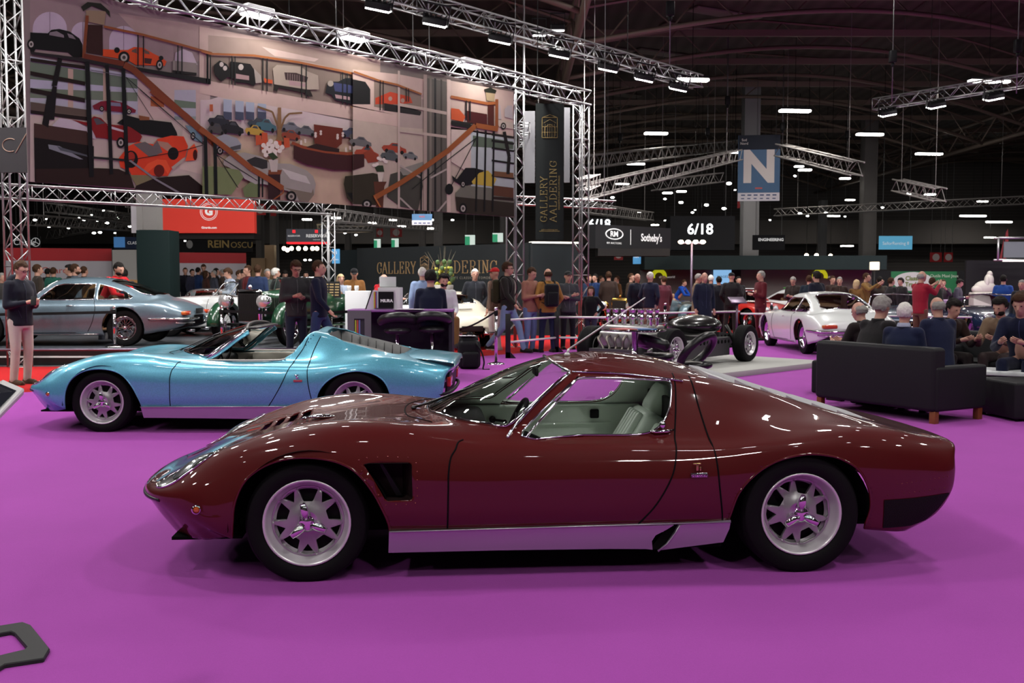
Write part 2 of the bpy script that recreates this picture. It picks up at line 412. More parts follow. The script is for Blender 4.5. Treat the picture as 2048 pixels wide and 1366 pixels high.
row=[]
for i in range(7): 
    px,py=pts[i]; 
    g=ground(px,py,CAMH+RG); row.append(g)
names=['above the top of the banner, nearest in the row','second along the row above the banner','third along the high truss','fourth along the high truss','fifth along the high truss','sixth along the high truss','last in the row beside the tube light']
for i,g in enumerate(row): flood((g.x,g.y,g.z),'glaring white floodlight '+names[i],.46,130,(.35,.2,.0))
d0=(row[5]-row[1])/4
for k in range(1,9):
    g=row[0]-d0*k
    flood((g.x,g.y,g.z),'floodlight further along the high truss, above and behind the viewer',.46,130,(.2,.2,0))
truss('light_truss',row[0]-d0*9+V((0.0,.25,.42)),row[6]+d0*.6+V((0,.25,.42)),.34,'high silver lattice truss carrying a row of glaring floodlights')
rowr=[(1775,230),(1872,214),(1987,198)]; rr_=[ground(a,c,CAMH+RG) for a,c in rowr]
dr=(rr_[2]-rr_[0])/2
for i,g in enumerate(rr_): flood((g.x,g.y,g.z),['left','middle','right'][i]+' floodlight under the truss at the upper right',.46,130,(.3,-.2,0))
for k in range(1,7):
    g=rr_[2]+dr*k; flood((g.x,g.y,g.z),'floodlight further along the upper right truss, outside the view',.46,130,(.3,-.2,0))
truss('light_truss',rr_[0]-dr*.2+V((0,.25,.42)),rr_[2]+dr*7+V((0,.25,.42)),.34,'lattice truss with three floodlights at the upper right')
for i,(px,py,s_) in enumerate(((520,42,.5),(715,96,.5),(945,148,.5))):
    g=onban(px,py)-BN*.1; t=thing('banner_light',['left','middle','right'][i]+' wash light clamped on the banner truss','lamp',(g.x,g.y,6.02),math.atan2(BD.y,BD.x),'wash lights on the banner truss')
    b=MB(); b.rbox(-.28,.28,-.16,.16,0,.14,.03,2); b.build('housing',mat('grey_case',(.4,.4,.42),.4),t); b=MB(); b.box(-.24,.24,-.12,.12,-.02,0); b.build('lamp_lens',white_e,t)
    area('wash_light',(0,-.9,.0),(.55,0,0),.4,20,parent=t)
# twin spots behind row
for i,(px,py) in enumerate(((1078,72),(1115,62))):
    g=ground(px,py,7.6); flood((g.x,g.y,g.z),('left' if i==0 else 'right')+' of two small spotlights above the high truss',.3,25,(.2,0,0),'twin spotlights')
# rows of small spots added out of view to put glints in the paint
for i,hx in enumerate((-7.5,-4.2,-1.2,1.8,4.8,7.8)):
    for j,hy in enumerate((-3.0,1.5,6.0,10.5)):
        x,y=hx+j*.7,hy+i*.45; b=MB(); b.rbox(-.11,.11,-.08,.08,-.02,.02,.008,1); t=b.build('spot_lamp',white_e,None,(x,y,7.9)); tag(t,'small bright spot lamp on the rig over the carpet, above the picture','lamp','rig spots over the carpet')
        b=MB(); b.rbox(-.12,.12,-.09,.09,.02,.16,.02,2); b.cyl((0,0,.15),(0,0,ZC-7.9),.01,3); b.build('housing',black,t)
# ceiling tube lights
tub=mat('tube_glow',(1,1,1),.4,emit=(1,.95,.88),es=14)
TUB=[(1385,160,62,9),(1590,222,60,8),(1312,267,44,7),(1740,269,52,7),(1858,308,52,6),(1978,163,80,8),(1272,328,34,5),(1946,432,50,5),(1998,444,50,5),(1470,305,24,5),(1690,357,20,5),(1610,340,24,6),(1598,333,14,5),(1860,389,20,5),(1660,432,38,4),(1700,400,18,4),(1965,403,20,4),(1980,475,22,4),(1500,428,18,4),(870,440,26,5),(1445,497,26,4),(1694,492,24,4),(1245,368,26,4),(1186,398,18,4),(1335,386,18,5),(1363,383,18,5),(1285,424,18,4),(555,422,14,5),(672,436,18,6),(738,429,20,5),(614,439,18,5),(786,440,14,5),(745,446,16,5),(675,444,16,6),(803,453,16,5),(862,457,16,5),(1310,450,14,4)]
TL={0:'lit tube light beside the last floodlight of the high truss',1:'lit tube light above the big N sign, to its right',2:'lit tube light left of the big N sign, level with its top edge',3:'lit tube light high right of the N sign, below the right truss end',4:'lit tube light above the right hall columns, right of the N sign',5:'lit tube light crossing the right truss at the upper right',6:'short lit tube light left of the N sign above the auction stand',7:'lit tube light low on the right against the far wall',8:'lowest lit tube light at the right edge',9:'tube light half hidden at the left edge of the N sign',14:'lit tube light on the far wall right of the N sign column'}
for i,(px,py,w,h) in enumerate(TUB):
    z=8.6 if w>=40 else 7.8; g=ground(px,py,z) if (561-py)>60 else atdepth(px,py,70)
    if g.y>84: g=atdepth(px,py,80)
    sc=g.y/FL; L=max(.5,w*sc*1.05)
    t=thing('tube_light',TL.get(i,'small lit ceiling tube light hanging in the dark roof space'),'lamp',g,.12,'ceiling tube lights')
    b=MB(); b.rbox(-L/2,L/2,-h*sc*.9,h*sc*.9,-h*sc*.3,h*sc*.3,min(.04,h*sc*.25),2); b.build('tube',tub,t); b=MB(); b.box(-L/2,L/2,-h*sc,h*sc,h*sc*.3,h*sc*.3+.08); b.build('reflector',black,t); b=MB(); b.cyl((0,0,.1),(0,0,ZC-g.z),.012,4); b.build('hanger',black,t)
    if w>=24 and i<21: area('tube_area',(0,0,-h*sc*.35),(0,0,0),L,60,(1,.94,.86),.3,parent=t)
# distant spot rows
spot=mat('spot_glow',(1,1,1),.4,emit=(1,.97,.92),es=30); warm=mat('spot_warm',(1,.9,.7),.4,emit=(1,.78,.5),es=26)
SP=[(1225,395,5),(1458,367,7),(1362,405,6),(1413,410,6),(1448,417,6),(1390,420,3),(1590,352,4),(1385,425,4),(1463,437,4),(1330,398,4),(1470,380,3),(1818,387,6),(1600,427,5),(1615,432,4),(1652,426,5),(1765,415,4),(1690,433,3),(1420,437,3),(1403,441,3),(1540,440,3),(70,440,5),(98,453,5),(168,440,4),(195,441,5),(214,446,5),(137,456,4),(236,436,4),(158,436,3),(207,421,3),(183,430,3),(253,410,3),(230,466,3),(260,453,5),(188,466,5),(200,465,5),(1186,401,4),(690,466,4),(712,470,4),(905,440,4),(610,520,4),(620,520,4),(585,530,2),(640,540,2),(340,480,3),(352,479,3),(370,482,3),(1160,456,4),(1330,441,3),(1395,455,4),(1500,447,3),(93,438,3)]
for i,(px,py,r) in enumerate(SP):
    g=atdepth(px,py,45+((i*7)%5)*5); q=r*g.y/FL*.5; b=MB(); b.ell((0,0,0),(q*1.5,q,q*.8),10,6); t=b.build('spot_lamp',spot,None,g); tag(t,'small glaring spot lamp high over the far stands','lamp','distant spot lamps')
    b=MB(); b.cyl((0,0,q*.7),(0,0,q*1.8),q*.8,8); b.cyl((0,0,q*1.8),(0,0,ZC-g.z),.012,3); b.build('housing',black,t)
for i,(px,py) in enumerate(((1613,511),(1633,511),(1661,512),(568,497),(583,497),(597,497),(611,497),(625,497),(634,497),(575,500))):
    g=atdepth(px,py,48); q=.10; b=MB(); b.ell((0,0,0),(q,q,q),10,6); t=b.build('warm_spot',warm,None,g); b=MB(); b.cyl((0,0,.08),(0,0,ZC-g.z),.012,3); b.build('hanging_wire',black,t); tag(t,'small warm spot lamp on a far stand','lamp','warm spots of the far stands')
# background trusses (real rigs over the far stands)
for i,(x0,y0,x1,y1,Y0_,Y1_,w) in enumerate([(1165,385,1475,310,30,44,.42),(1165,325,1480,288,40,60,.5),(1560,300,1715,338,44,38,.5),(1310,371,1440,355,42,46,.4),(1160,415,1300,433,40,52,.4),(1550,425,2060,400,60,52,.4),(1795,370,1880,390,40,36,.45),(60,440,280,455,40,52,.4),(100,415,270,436,45,60,.4),(260,405,420,440,40,60,.35),(660,430,870,455,30,46,.35),(670,438,760,446,55,60,.4),(1165,370,1190,360,26,28,.3),(100,470,330,425,60,50,.5),(0,248,60,252,22,24,.3)]):
    a=atdepth(x0,y0,Y0_); c=atdepth(x1,y1,Y1_); truss('lighting_truss',a,c,w,['thick lattice truss rising toward the N sign from the right towers','long upper lattice truss behind the rising one, left of the N sign','lattice truss descending to the right from the N sign','short lattice truss left of the N sign with small spots','low lattice truss left above the auction fascia','long thin lattice truss crossing the right side under the tube lights','short tilted lattice truss in front of the right columns','far lattice truss behind the left tower, lower one','far lattice truss behind the left tower, upper one','far lattice truss left of the dark clad pillar column','lattice truss above the gallery wall right of the middle tower','thin far lattice truss under the one above the gallery wall','stub of lattice truss right of the tower beside the black vertical banner','dim lattice truss low behind the left red-topped wall','lattice truss at the left edge behind the tall tower'][i],simple=True,group='far lighting trusses',m=mat('far_alu',(.35,.33,.32),.5,.5))
b=MB(); c0=atdepth(690,462,48)
b.tube([c0+V((1.3*cos(a*pi/12),1.3*sin(a*pi/12),0)) for a in range(24)],.05,5,closed=True); b.tube([c0+V((1.3*cos(a*pi/12),1.3*sin(a*pi/12),.3)) for a in range(24)],.05,5,closed=True)
for a in range(24): b.cyl(c0+V((1.3*cos(a*pi/12),1.3*sin(a*pi/12),0)),c0+V((1.3*cos((a+1)*pi/12),1.3*sin((a+1)*pi/12),.3)),.03,3)
tag(b.build('ring_truss',mat('far_alu')),'round ring truss with spots over a far stand','truss')
# hanging motors / chains
for i,(px,py,z) in enumerate(((1340,30,7.5),(1785,120,7.5),(2035,100,7.5),(1415,260,8),(1455,200,8.4),(1695,265,8),(1565,250,8),(1240,270,8),(1325,300,8))):
    g=ground(px,py+20,z); t=thing('chain_hoist','black chain hoist hanging from the roof','hoist',g,0,'chain hoists'); b=MB(); b.rbox(-.10,.10,-.08,.08,.2,.55,.03,2); b.ell((0,0,.15),(.05,.05,.07)); b.build('motor',black,t); b=MB(); b.cyl((0,0,-.9),(0,0,ZC-g.z),.015,5); b.build('chain',mat('chain',(.2,.2,.2),.4,.8),t)
CR={'A':(60,0,5.69),'B':(60,180,5.69),'C':(400,60,5.69),'D':(400,200,5.69),'E':(700,100,4.017),'P':(0,0,1)}
class Print:
    def __init__(s): s.mb=MB(); s.mats=[]; s.k=1
    def mi(s,c):
        n='print_%d_%d_%d'%c
        if n not in s.mats: s.mats.append(n); mat(n,tuple((((v*.86+(sum(c)/3)*.14)/255)**2.2)*1.25 for v in c),.6,spec=.25,var=.16,bscale=3.5)
        return s.mats.index(n)
    def poly(s,cr,c,pts):
        x0,y0,q=CR[cr]; s.mb.cur=s.mi(c); s.k+=.25; P=[onban(x0+a/q,y0+b/q,s.k) for a,b in pts]
        s.mb.add(P,[tuple(range(len(P)))])
    def line(s,cr,c,w,pts):
        x0,y0,q=CR[cr]; s.mb.cur=s.mi(c); s.k+=.25
        for (a,b),(e,f) in zip(pts,pts[1:]):
            d=math.hypot(e-a,f-b) or 1; nx,ny=-(f-b)/d*w/2,(e-a)/d*w/2
            P=[onban(x0+u/q,y0+v/q,s.k) for u,v in ((a+nx,b+ny),(e+nx,f+ny),(e-nx,f-ny),(a-nx,b-ny))]; s.mb.add(P,[(0,1,2,3)])
    def disc(s,cr,c,x,y,r,ry=None,n=18): s.poly(cr,c,[(x+r*cos(2*pi*i/n),y+(ry or r)*sin(2*pi*i/n)) for i in range(n)])
    def wheel(s,cr,x,y,r,ry=None,rim=(150,145,135)):
        ry=ry or r; s.disc(cr,(18,16,16),x,y,r,ry); s.disc(cr,rim,x,y,r*.6,ry*.6); s.disc(cr,(60,55,52),x,y,r*.3,ry*.3)
p=Print(); P_=p.poly; L_=p.line; D_=p.disc; Wh=p.wheel
cream_=(176,150,138)
P_('A',(128,108,108),[(0,-150),(2200,-150),(2200,700),(0,700)])
P_('A',(150,126,120),[(1000,150),(2048,300),(2048,620),(1250,420)])
# upper floor arched windows
for cx,cy,r,b in ((225,330,195,400),(600,380,130,420),(1065,460,165,560)):
    P_('A',(160,145,160),[(cx+r*cos(pi+pi*i/14),cy+r*sin(pi+pi*i/14)) for i in range(15)]+[(cx+r,b+120),(cx-r,b+60)]); L_('A',(110,95,105),7,[(cx,cy-r),(cx,b+60)])
P_('A',(105,95,88),[(0,600),(2048,900),(2048,980),(1240,830),(1150,760),(0,640)])
# lower storey glazing
P_('A',(150,150,165),[(0,640),(1230,860),(1230,1365),(0,1365)]); P_('A',(88,104,86),[(0,700),(1220,900),(1220,1010),(0,900)]); P_('A',(96,110,90),[(0,1010),(1220,1080),(1220,1190),(0,1130)])
P_('B',(150,150,160),[(0,0),(1230,0),(1230,300),(0,300)]); P_('B',(96,110,90),[(0,-20),(1220,30),(1220,130),(0,90)])
P_('B',(165,150,138),[(0,280),(1960,280),(1960,1170),(0,1080)])
for x in (430,830): P_('A',(165,140,122),[(x,780),(x+60,790),(x+60,1365),(x,1365)])
P_('A',(168,145,138),[(1225,860),(2048,960),(2048,1365),(1225,1365)]); P_('B',(168,145,136),[(1225,0),(2048,0),(2048,330),(1225,330)])
P_('A',(120,135,128),[(1640,1040),(1885,1040),(1885,1365),(1640,1365)]); P_('B',(150,150,160),[(1640,0),(1885,0),(1885,300),(1640,300)]); P_('B',(90,108,88),[(1640,110),(1885,140),(1885,210),(1640,200)])
P_('B',(178,160,145),[(1750,260),(1950,400),(1950,960),(1700,900)])
P_('A',(150,80,45),[(1370,1095),(1520,1110),(1525,1220),(1370,1210)])
# green/cream lower right continuation
P_('C',cream_,[(-10,-40),(330,20),(2048,340),(2048,1100),(-10,600)]); P_('C',(150,128,115),[(90,60),(1000,140),(2048,400),(2048,560),(1200,360),(90,250)])
P_('C',(185,160,148),[(700,190),(1350,330),(1300,360),(850,300)]); P_('C',(120,104,92),[(110,290),(700,310),(1500,430),(2048,580),(2048,920),(700,700),(110,580)])
P_('D',(178,160,158),[(0,0),(100,0),(250,-50),(2048,300),(2048,470),(0,470)]); P_('D',(176,150,125),[(90,400),(2048,400),(2048,1240),(0,1080)])
P_('C',cream_,[(100,580),(700,690),(1300,800),(2048,930),(2048,1070),(1200,930),(240,770),(-10,720),(0,610)])
# black coupe on upper floor (left)
P_('A',(14,12,14),[(0,370),(200,380),(240,340),(330,330),(450,360),(560,440),(590,500),(590,650),(500,660),(430,600),(60,560),(40,600),(0,600)])
P_('A',(110,100,105),[(220,370),(300,355),(380,400),(385,430),(215,400)]); P_('A',(110,100,105),[(420,380),(480,400),(520,450),(440,430)]); Wh('A',10,505,45,60)
# orange coupe
P_('A',(196,62,22),[(820,560),(1000,570),(1110,570),(1180,535),(1290,545),(1400,610),(1500,660),(1550,700),(1530,750),(1200,740),(1120,690),(960,660),(820,640)])
P_('A',(90,70,60),[(1160,570),(1210,550),(1215,610),(1150,590)]); P_('A',(90,70,60),[(1290,560),(1350,590),(1360,620),(1300,610)]); P_('A',(60,30,30),[(1300,660),(1385,670),(1370,730),(1300,720)])
Wh('A',1065,655,65,70); Wh('A',1470,740,40,60); D_('A',(16,15,16),985,572,32); D_('A',(16,15,16),1487,662,26)
# white tail car and column with fern
P_('A',(165,150,160),[(1640+0,700),(1650,600),(1740,560),(1840,600),(1900,740)]); P_('A',(120,112,104),[(1620,690),(1890,720),(1900,860),(1620,830)]); P_('A',(30,26,26),[(1620,800),(1890,830),(1890,860),(1620,830)])
P_('A',(48,24,22),[(640,280),(820,290),(825,630),(640,600)]); P_('A',(128,108,84),[(625,120),(860,130),(840,290),(660,250)]); P_('A',(34,36,28),[(575,80),(650,25),(800,40),(900,130),(910,200),(850,130),(700,70),(600,130)])
# stair treads (left)
for i,(a,b,h) in enumerate(((660,720,40),(810,900,45),(1000,1090,50))): P_('A',(32,20,18),[(0,a),(620,b+30),(620,b+30+h),(0,a+h)])
P_('A',(92,80,68),[(0,1160),(640,1250),(640,1330),(0,1260)]); P_('B',(80,68,58),[(0,140),(660,230),(660,300),(0,230)]); P_('B',(30,18,16),[(0,230),(660,310),(660,350),(0,270)])
P_('B',(165,155,160),[(250,400),(330,320),(480,340),(740,480),(740,560),(250,440)]); P_('B',(60,40,34),[(40,380),(640,470),(700,600),(700,640),(40,560)]); P_('B',(20,14,14),[(40,540),(720,640),(720,1060),(50,1060)])
P_('B',(110,115,120),[(200,620),(330,640),(600,790),(560,790),(210,670)]); P_('B',(70,75,80),[(300,640),(640,740),(650,760),(340,690)])
for pts in ([(310,660),(360,680),(300,980),(240,980)],[(250,980),(300,990),(270,1365),(180,1365)]): P_('A',(20,16,18),pts)
P_('B',(20,16,18),[(190,60),(260,60),(200,430),(130,390)])
# burgundy car outside, red long-nosed coupe, black roadster
P_('B',(110,22,40),[(705,180),(800,130),(930,120),(1060,150),(1200,230),(1190,260),(1000,250),(720,220)]); P_('B',(105,105,125),[(900,140),(1020,150),(1030,190),(900,180)]); Wh('B',810,215,26,32); Wh('B',1120,245,28,34)
P_('B',(120,20,24),[(470,340),(640,370),(720,300),(800,320),(870,390),(1090,410),(1200,450),(1270,530),(1240,590),(1100,600),(900,560),(740,540),(690,430)]); P_('B',(70,68,72),[(715,330),(760,320),(850,380),(750,400)]); P_('B',(170,160,165),[(870,400),(1090,470),(1090,490),(900,440)]); Wh('B',1025,600,48,62)
P_('B',(14,14,16),[(1100,290),(1250,330),(1600,370),(1660,480),(1670,520),(1500,540),(1250,500),(1130,420),(980,380)]); P_('B',(120,70,40),[(1230,290),(1350,310),(1350,345),(1240,345)])
# red vintage tourer
P_('B',(200,52,24),[(1000,780),(1110,640),(1220,590),(1400,620),(1440,560),(1600,520),(1740,530),(1790,640),(1760,760),(1620,880),(1560,980),(1150,970),(1120,920),(1020,880)])
P_('B',(216,70,34),[(1270,920),(1330,840),(1440,790),(1540,800),(1590,900),(1560,960),(1500,860),(1400,880),(1300,970)]); P_('B',(216,70,34),[(1790,680),(1860,610),(1900,700),(1880,800),(1760,810)])
P_('B',(92,84,82),[(1170,620),(1300,590),(1390,640),(1440,570),(1470,640),(1500,710),(1400,755),(1340,755)]); P_('B',(150,110,90),[(1440,580),(1560,600),(1640,680),(1560,700),(1470,640)])
D_('B',(20,16,16),1140,790,80,100); D_('B',(150,36,26),1140,765,45,60); D_('B',(18,12,12),1620,725,62,72); D_('B',(90,22,16),1460,920,60,70); P_('B',(150,140,125),[(1600,880),(1740,770),(1750,800),(1620,910)])
D_('B',(60,14,12),1870,740,25,60)
# dark floor bottom left, framed pieces
P_('B',(40,24,20),[(50,900),(760,890),(1000,900),(1130,960),(1180,1120),(60,1050)]); P_('B',(110,104,70),[(1130,970),(1330,970),(1410,1030),(1200,1090)]); P_('B',(34,22,20),[(1420,1000),(1800,970),(1960,1100),(2000,1190),(1180,1130),(1200,1090)])
P_('B',(60,140,170),[(1750,400),(1950,440),(1950,600),(1860,580),(1800,480)]) if 0 else P_('B',(92,120,128),[(1755,400),(1900,430),(1950,480),(1950,600),(1860,575),(1800,470)]); Wh('B',1845,525,26,45)
# balustrade of the gallery: beam, posts and handrail (left)
P_('A',(24,22,24),[(1160,760),(2040,900),(2040,965),(1190,800)])
for x,y0,y1 in ((1218,400,760),(1280,410,770),(1672,520,860),(1718,530,860),(2005,610,915),(2040,620,960)): L_('A',(20,20,24),14,[(x,y0),(x,y1)])
L_('A',(130,68,34),26,[(830,305),(1280,400),(1700,510),(2060,610)]); L_('A',(112,56,30),36,[(640,180),(600,660)]); L_('A',(96,40,24),60,[(600,640),(850,690),(1060,730)])
P_('A',(34,30,32),[(0,590),(560,660),(1060,760),(1060,800),(560,700),(0,620)])
for cr,x,y0,x1,y1,w in (('A',640,700,660,1365,52),('A',865,740,890,1365,42),('A',1050,780,1065,1365,44),('B',650,0,690,990,52),('B',880,0,915,960,42),('B',1060,0,1095,960,44)): L_(cr,(14,14,18),w,[(x,y0),(x1,y1)])
L_('A',(70,66,70),8,[(680,800),(1040,860)]); L_('A',(24,24,28),8,[(1080,880),(1640,1365)]); L_('A',(24,24,28),6,[(1080,880),(1390,1365)]); L_('B',(30,30,32),26,[(700,770),(1070,800)]); L_('B',(110,108,112),22,[(1120,800),(1420,1020),(1700,1180)])
L_('B',(24,24,28),8,[(1240,0),(1960,620)]); L_('B',(24,24,28),8,[(1110,800),(1700,700),(1950,630)])
L_('A',(110,52,28),74,[(1060,740),(1160,790),(1480,1080),(1800,1365)]); L_('B',(116,54,28),74,[(1370,0),(1760,300),(2100,620)])
# centre: gallery cars upper floor
P_('C',(60,52,46),[(110,560),(700,680),(700,300),(110,290)]) if 0 else None
P_('C',(24,22,22),[(145,470),(150,400),(210,350),(290,390),(330,450),(330,360),(420,370),(560,390),(620,480),(660,560),(600,640),(530,610),(400,600),(380,560),(300,540),(230,590),(160,520)])
for x,y,r in ((232,395,24),(272,438,24),(452,425,30)): D_('C',(170,160,150),x,y,r,r*1.15)
P_('C',(150,120,118),[(395,500),(545,525),(545,575),(395,555)]); P_('C',(140,130,120),[(600,440),(680,520),(690,600),(620,610)])
P_('C',(150,136,120),[(815,440),(860,400),(1130,420),(1200,470),(1330,520),(1340,680),(1200,680),(830,620)]); P_('C',(60,44,44),[(945,485),(1080,490),(1215,540),(1200,600),(1130,590),(960,570)]); P_('C',(150,120,120),[(1000,575),(1185,615),(1185,650),(1000,630)]); P_('C',(36,30,28),[(830,620),(1240,690),(1270,760),(1220,760),(1180,720),(880,660),(860,705),(820,690)])
for x in range(985,1200,26): L_('C',(130,110,105),5,[(x,495+(x-985)*.18),(x,570+(x-985)*.15)])
P_('C',(28,30,34),[(1440,590),(1560,590),(1640,550),(1780,550),(1880,620),(1900,820),(1860,880),(1680,840),(1520,800),(1480,740),(1410,720)]); P_('C',(54,60,96),[(1500,600),(1640,620),(1780,650),(1760,730),(1520,700)]); D_('C',(150,140,125),1470,612,34,34); D_('C',(150,140,125),1815,670,34,38); P_('C',(150,120,120),[(1520,735),(1690,765),(1690,800),(1530,780)])
P_('C',(180,70,35),[(710,550),(810,575),(810,615),(720,600)]); P_('C',(190,60,40),[(1950,800),(2048,790),(2048,850),(1960,840)])
for x,y0,y1 in ((75,270,600),(100,275,620),(345,300,620),(382,305,630),(700,325,690),(748,330,700),(1140,385,770),(1192,390,780),(1607,470,850),(1658,480,860),(2008,580,920),(2040,590,920)): L_('C',(26,30,30),13,[(x,y0),(x,y1)])
L_('C',(150,84,40),24,[(0,245),(100,275),(600,295),(1100,370),(1600,470),(2060,580)])
# lower floor centre
for x in (250,385,505,640): P_('C',(140,150,165),[(x,790+(x-250)*.12),(x+95,800+(x-250)*.12),(x+95,1030),(x,1020)]); P_('C',(60,66,84),[(x,930),(x+95,940),(x+95,1030),(x,1020)])
P_('C',(165,80,45),[(92,850),(130,850),(130,930),(92,930)])
def blob(cr,c,x,y,w,h,sl=.12):
    q=[(-.5,.1),(-.42,-.15),(-.2,-.22),(-.08,-.5),(.15,-.5),(.3,-.15),(.48,-.02),(.5,.3),(.3,.45),(-.4,.4)]
    P_(cr,c,[(x+a*w,y+b*h+a*w*sl) for a,b in q]); P_(cr,(60,62,66),[(x+a*w,y+b*h+a*w*sl) for a,b in [(-.12,-.22),(-.04,-.42),(.12,-.42),(.2,-.2)]]); D_(cr,(20,18,18),x-.3*w,y+.35*h-.3*w*sl,.07*w,.2*h,10); D_(cr,(20,18,18),x+.32*w,y+.38*h+.3*w*sl,.07*w,.2*h,10)
for a in [((40,42,48),200,240,260,130),((66,64,62),170,330,200,120),((34,34,38),350,320,260,150),((52,60,66),640,270,240,120),((58,92,100),730,290,240,140),((166,132,50),600,350,220,120),((96,98,104),1010,310,250,110),((84,86,88),1180,350,240,110),((128,56,38),1010,400,220,110),((60,64,80),1700,380,260,120),((78,74,68),1800,420,260,110),((130,56,40),1820,490,220,90),((90,90,100),1980,400,140,120)]: blob('D',*a)
P_('D',(130,134,138),[(130,440),(260,390),(400,440),(450,510),(440,570),(320,590),(220,600),(160,560)]); P_('D',(70,70,72),[(320,540),(440,510),(440,560),(330,580)]); Wh('D',205,580,38,48)
for cx in (880,1940):
    P_('D',(120,88,56),[(cx-20,90),(cx+20,90),(cx+25,420),(cx+50,480),(cx-50,480),(cx-25,420)]); L_('D',(110,80,50),22,[(cx-10,330),(cx-50,220),(cx-80,140),(cx-250,80)]); L_('D',(110,80,50),22,[(cx+15,330),(cx+60,210),(cx+110,160),(cx+260,150)])
P_('D',(96,38,26),[(1270,280),(1600,325),(1590,500),(1520,560),(1280,500)]); P_('D',(58,26,28),[(1040,510),(1250,570),(1500,620),(1700,630),(1830,610),(1830,760),(1750,800),(1500,800),(1200,740),(1040,670)]); L_('D',(130,58,34),34,[(1020,490),(1150,540),(1400,590),(1650,615),(1830,600)]); P_('D',(44,26,24),[(1180,540),(1300,500),(1560,560),(1560,600),(1400,585)])
for x,y,s_ in ((1310,390,50),(1560,410,50),(1140,480,40),(1650,560,40)):
    for k in range(6): D_('D',(186,170,158),x+s_*cos(k*2.1)*.8,y+s_*sin(k*1.7)*.6,s_*.3,s_*.3,8)
for x,y in ((640,450),(710,420),(870,510),(960,480),(700,500)): P_('D',(176,68,38),[(x-35,y-50),(x+30,y-40),(x+35,y+60),(x-30,y+70)])
# silver gullwing coupe, green car, lectern columns
P_('D',(138,132,124),[(240,690),(330,620),(480,600),(680,650),(760,720),(1000,730),(1180,800),(1260,870),(1290,960),(1270,1080),(1200,1150),(1060,1150),(980,1040),(700,960),(400,820),(240,740)]); P_('D',(108,98,84),[(880,990),(1240,1060),(1260,1010),(1270,1080),(1200,1170),(1100,1150),(1060,1060),(930,1000)]); P_('D',(44,42,42),[(500,690),(600,650),(740,690),(740,780),(680,790),(560,750)]); P_('D',(170,164,158),[(900,780),(1180,870),(1230,960),(1000,900)]); Wh('D',1010,1100,60,62,(140,132,120))
P_('D',(104,118,74),[(0,760),(160,760),(420,800),(470,880),(330,1080),(170,1080),(0,1080)]); P_('D',(96,112,70),[(460,1010),(540,940),(630,950),(650,1110),(480,1110)]); P_('D',(150,146,140),[(430,820),(620,900),(740,960),(600,960),(480,900)])
P_('D',(50,28,30),[(745,830),(885,830),(885,1150),(745,1130)]); P_('D',(112,58,34),[(750,800),(905,800),(890,850),(750,850)]); P_('D',(170,160,150),[(750,680),(860,680),(850,820),(780,820)])
for k in range(16): D_('D',(196,184,172),790+130*cos(k*2.4)*(k/16)**.5,560+90*sin(k*2.4)*(k/16)**.5,28,28,8)
P_('D',(46,60,36),[(740,620),(800,600),(860,660),(800,690)])
# dark green cabriolet
P_('D',(44,42,28),[(1620,870),(1940,840),(2048,860),(2048,1240),(1750,1220),(1640,1120),(1605,960)]); P_('D',(110,96,70),[(1680,1060),(2048,1000),(2048,1020),(1690,1080)]); P_('D',(22,22,20),[(1640,1060),(2048,1040),(2048,1240),(1750,1220)]); Wh('D',1865,1185,62,60,(150,146,138))
# big handrail sweeping down, posts
for x,y0,x1,y1,w in ((30,400,45,1080,40),(140,480,150,1080,40),(640,860,640,1110,22),(680,880,680,1110,18)): L_('D',(16,20,22),w,[(x,y0),(x1,y1)])
L_('D',(24,26,28),8,[(160,630),(400,1000)]); L_('D',(24,26,28),8,[(160,630),(620,920)])
L_('D',(130,66,34),62,[(-30,330),(300,580),(560,790),(760,910),(910,1010)]); L_('D',(130,66,34),16,[(915,1000),(915,1060),(800,1140)])
# right third
P_('E',cream_,[(0,160),(370,200),(1290,380),(1290,700),(780,620),(0,450)]); P_('E',(150,134,124),[(360,380),(780,420),(780,700),(360,640)]); P_('E',(178,154,140),[(780,250),(1290,340),(1290,640),(780,480)])
P_('E',(164,148,132),[(0,560),(360,620),(1290,700),(1290,1340),(0,1260)]); P_('E',cream_,[(0,460),(370,530),(370,620),(0,560)])
P_('E',(120,104,92),[(170,240),(550,350),(550,520),(170,460)]); P_('E',(30,30,30),[(0,240),(100,260),(140,320),(140,440),(0,440)]); P_('E',(176,58,34),[(180,390),(300,340),(460,380),(480,430),(360,440),(180,440)]); P_('E',(34,32,32),[(250,430),(480,470),(550,500),(540,530),(250,490)])
for x,y in ((300,395),(400,410)): D_('E',(150,120,105),x,y,16,18)
for a in [((150,60,40),110,830,200,110),((90,88,86),60,740,180,80),((150,56,38),330,790,200,80),((70,76,76),300,850,160,90),((96,100,98),460,850,120,60)]: blob('E',*a)
P_('E',(56,28,28),[(0,840),(90,840),(90,940),(0,970)]); P_('E',(128,52,34),[(80,830),(140,800),(210,860),(200,900),(120,910)]); P_('E',(48,44,32),[(0,1010),(160,990),(240,1010),(240,1250),(0,1240)]); Wh('E',110,1240,40,38,(150,146,138))
P_('E',(84,46,32),[(165,1060),(270,1060),(250,1100),(240,1280),(185,1270)]); P_('E',(186,176,160),[(195,985),(245,985),(235,1060),(205,1060)]); P_('E',(40,54,34),[(170,930),(240,930),(250,980),(190,980)])
for k in range(8): D_('E',(196,184,172),215+50*cos(k*2.4),900+30*sin(k*1.9),14,14,8)
P_('E',(60,60,52),[(300,1000),(540,930),(560,1100),(520,1290),(380,1260),(270,1180)]); P_('E',(118,116,106),[(370,960),(560,900),(560,1000),(400,1010)])
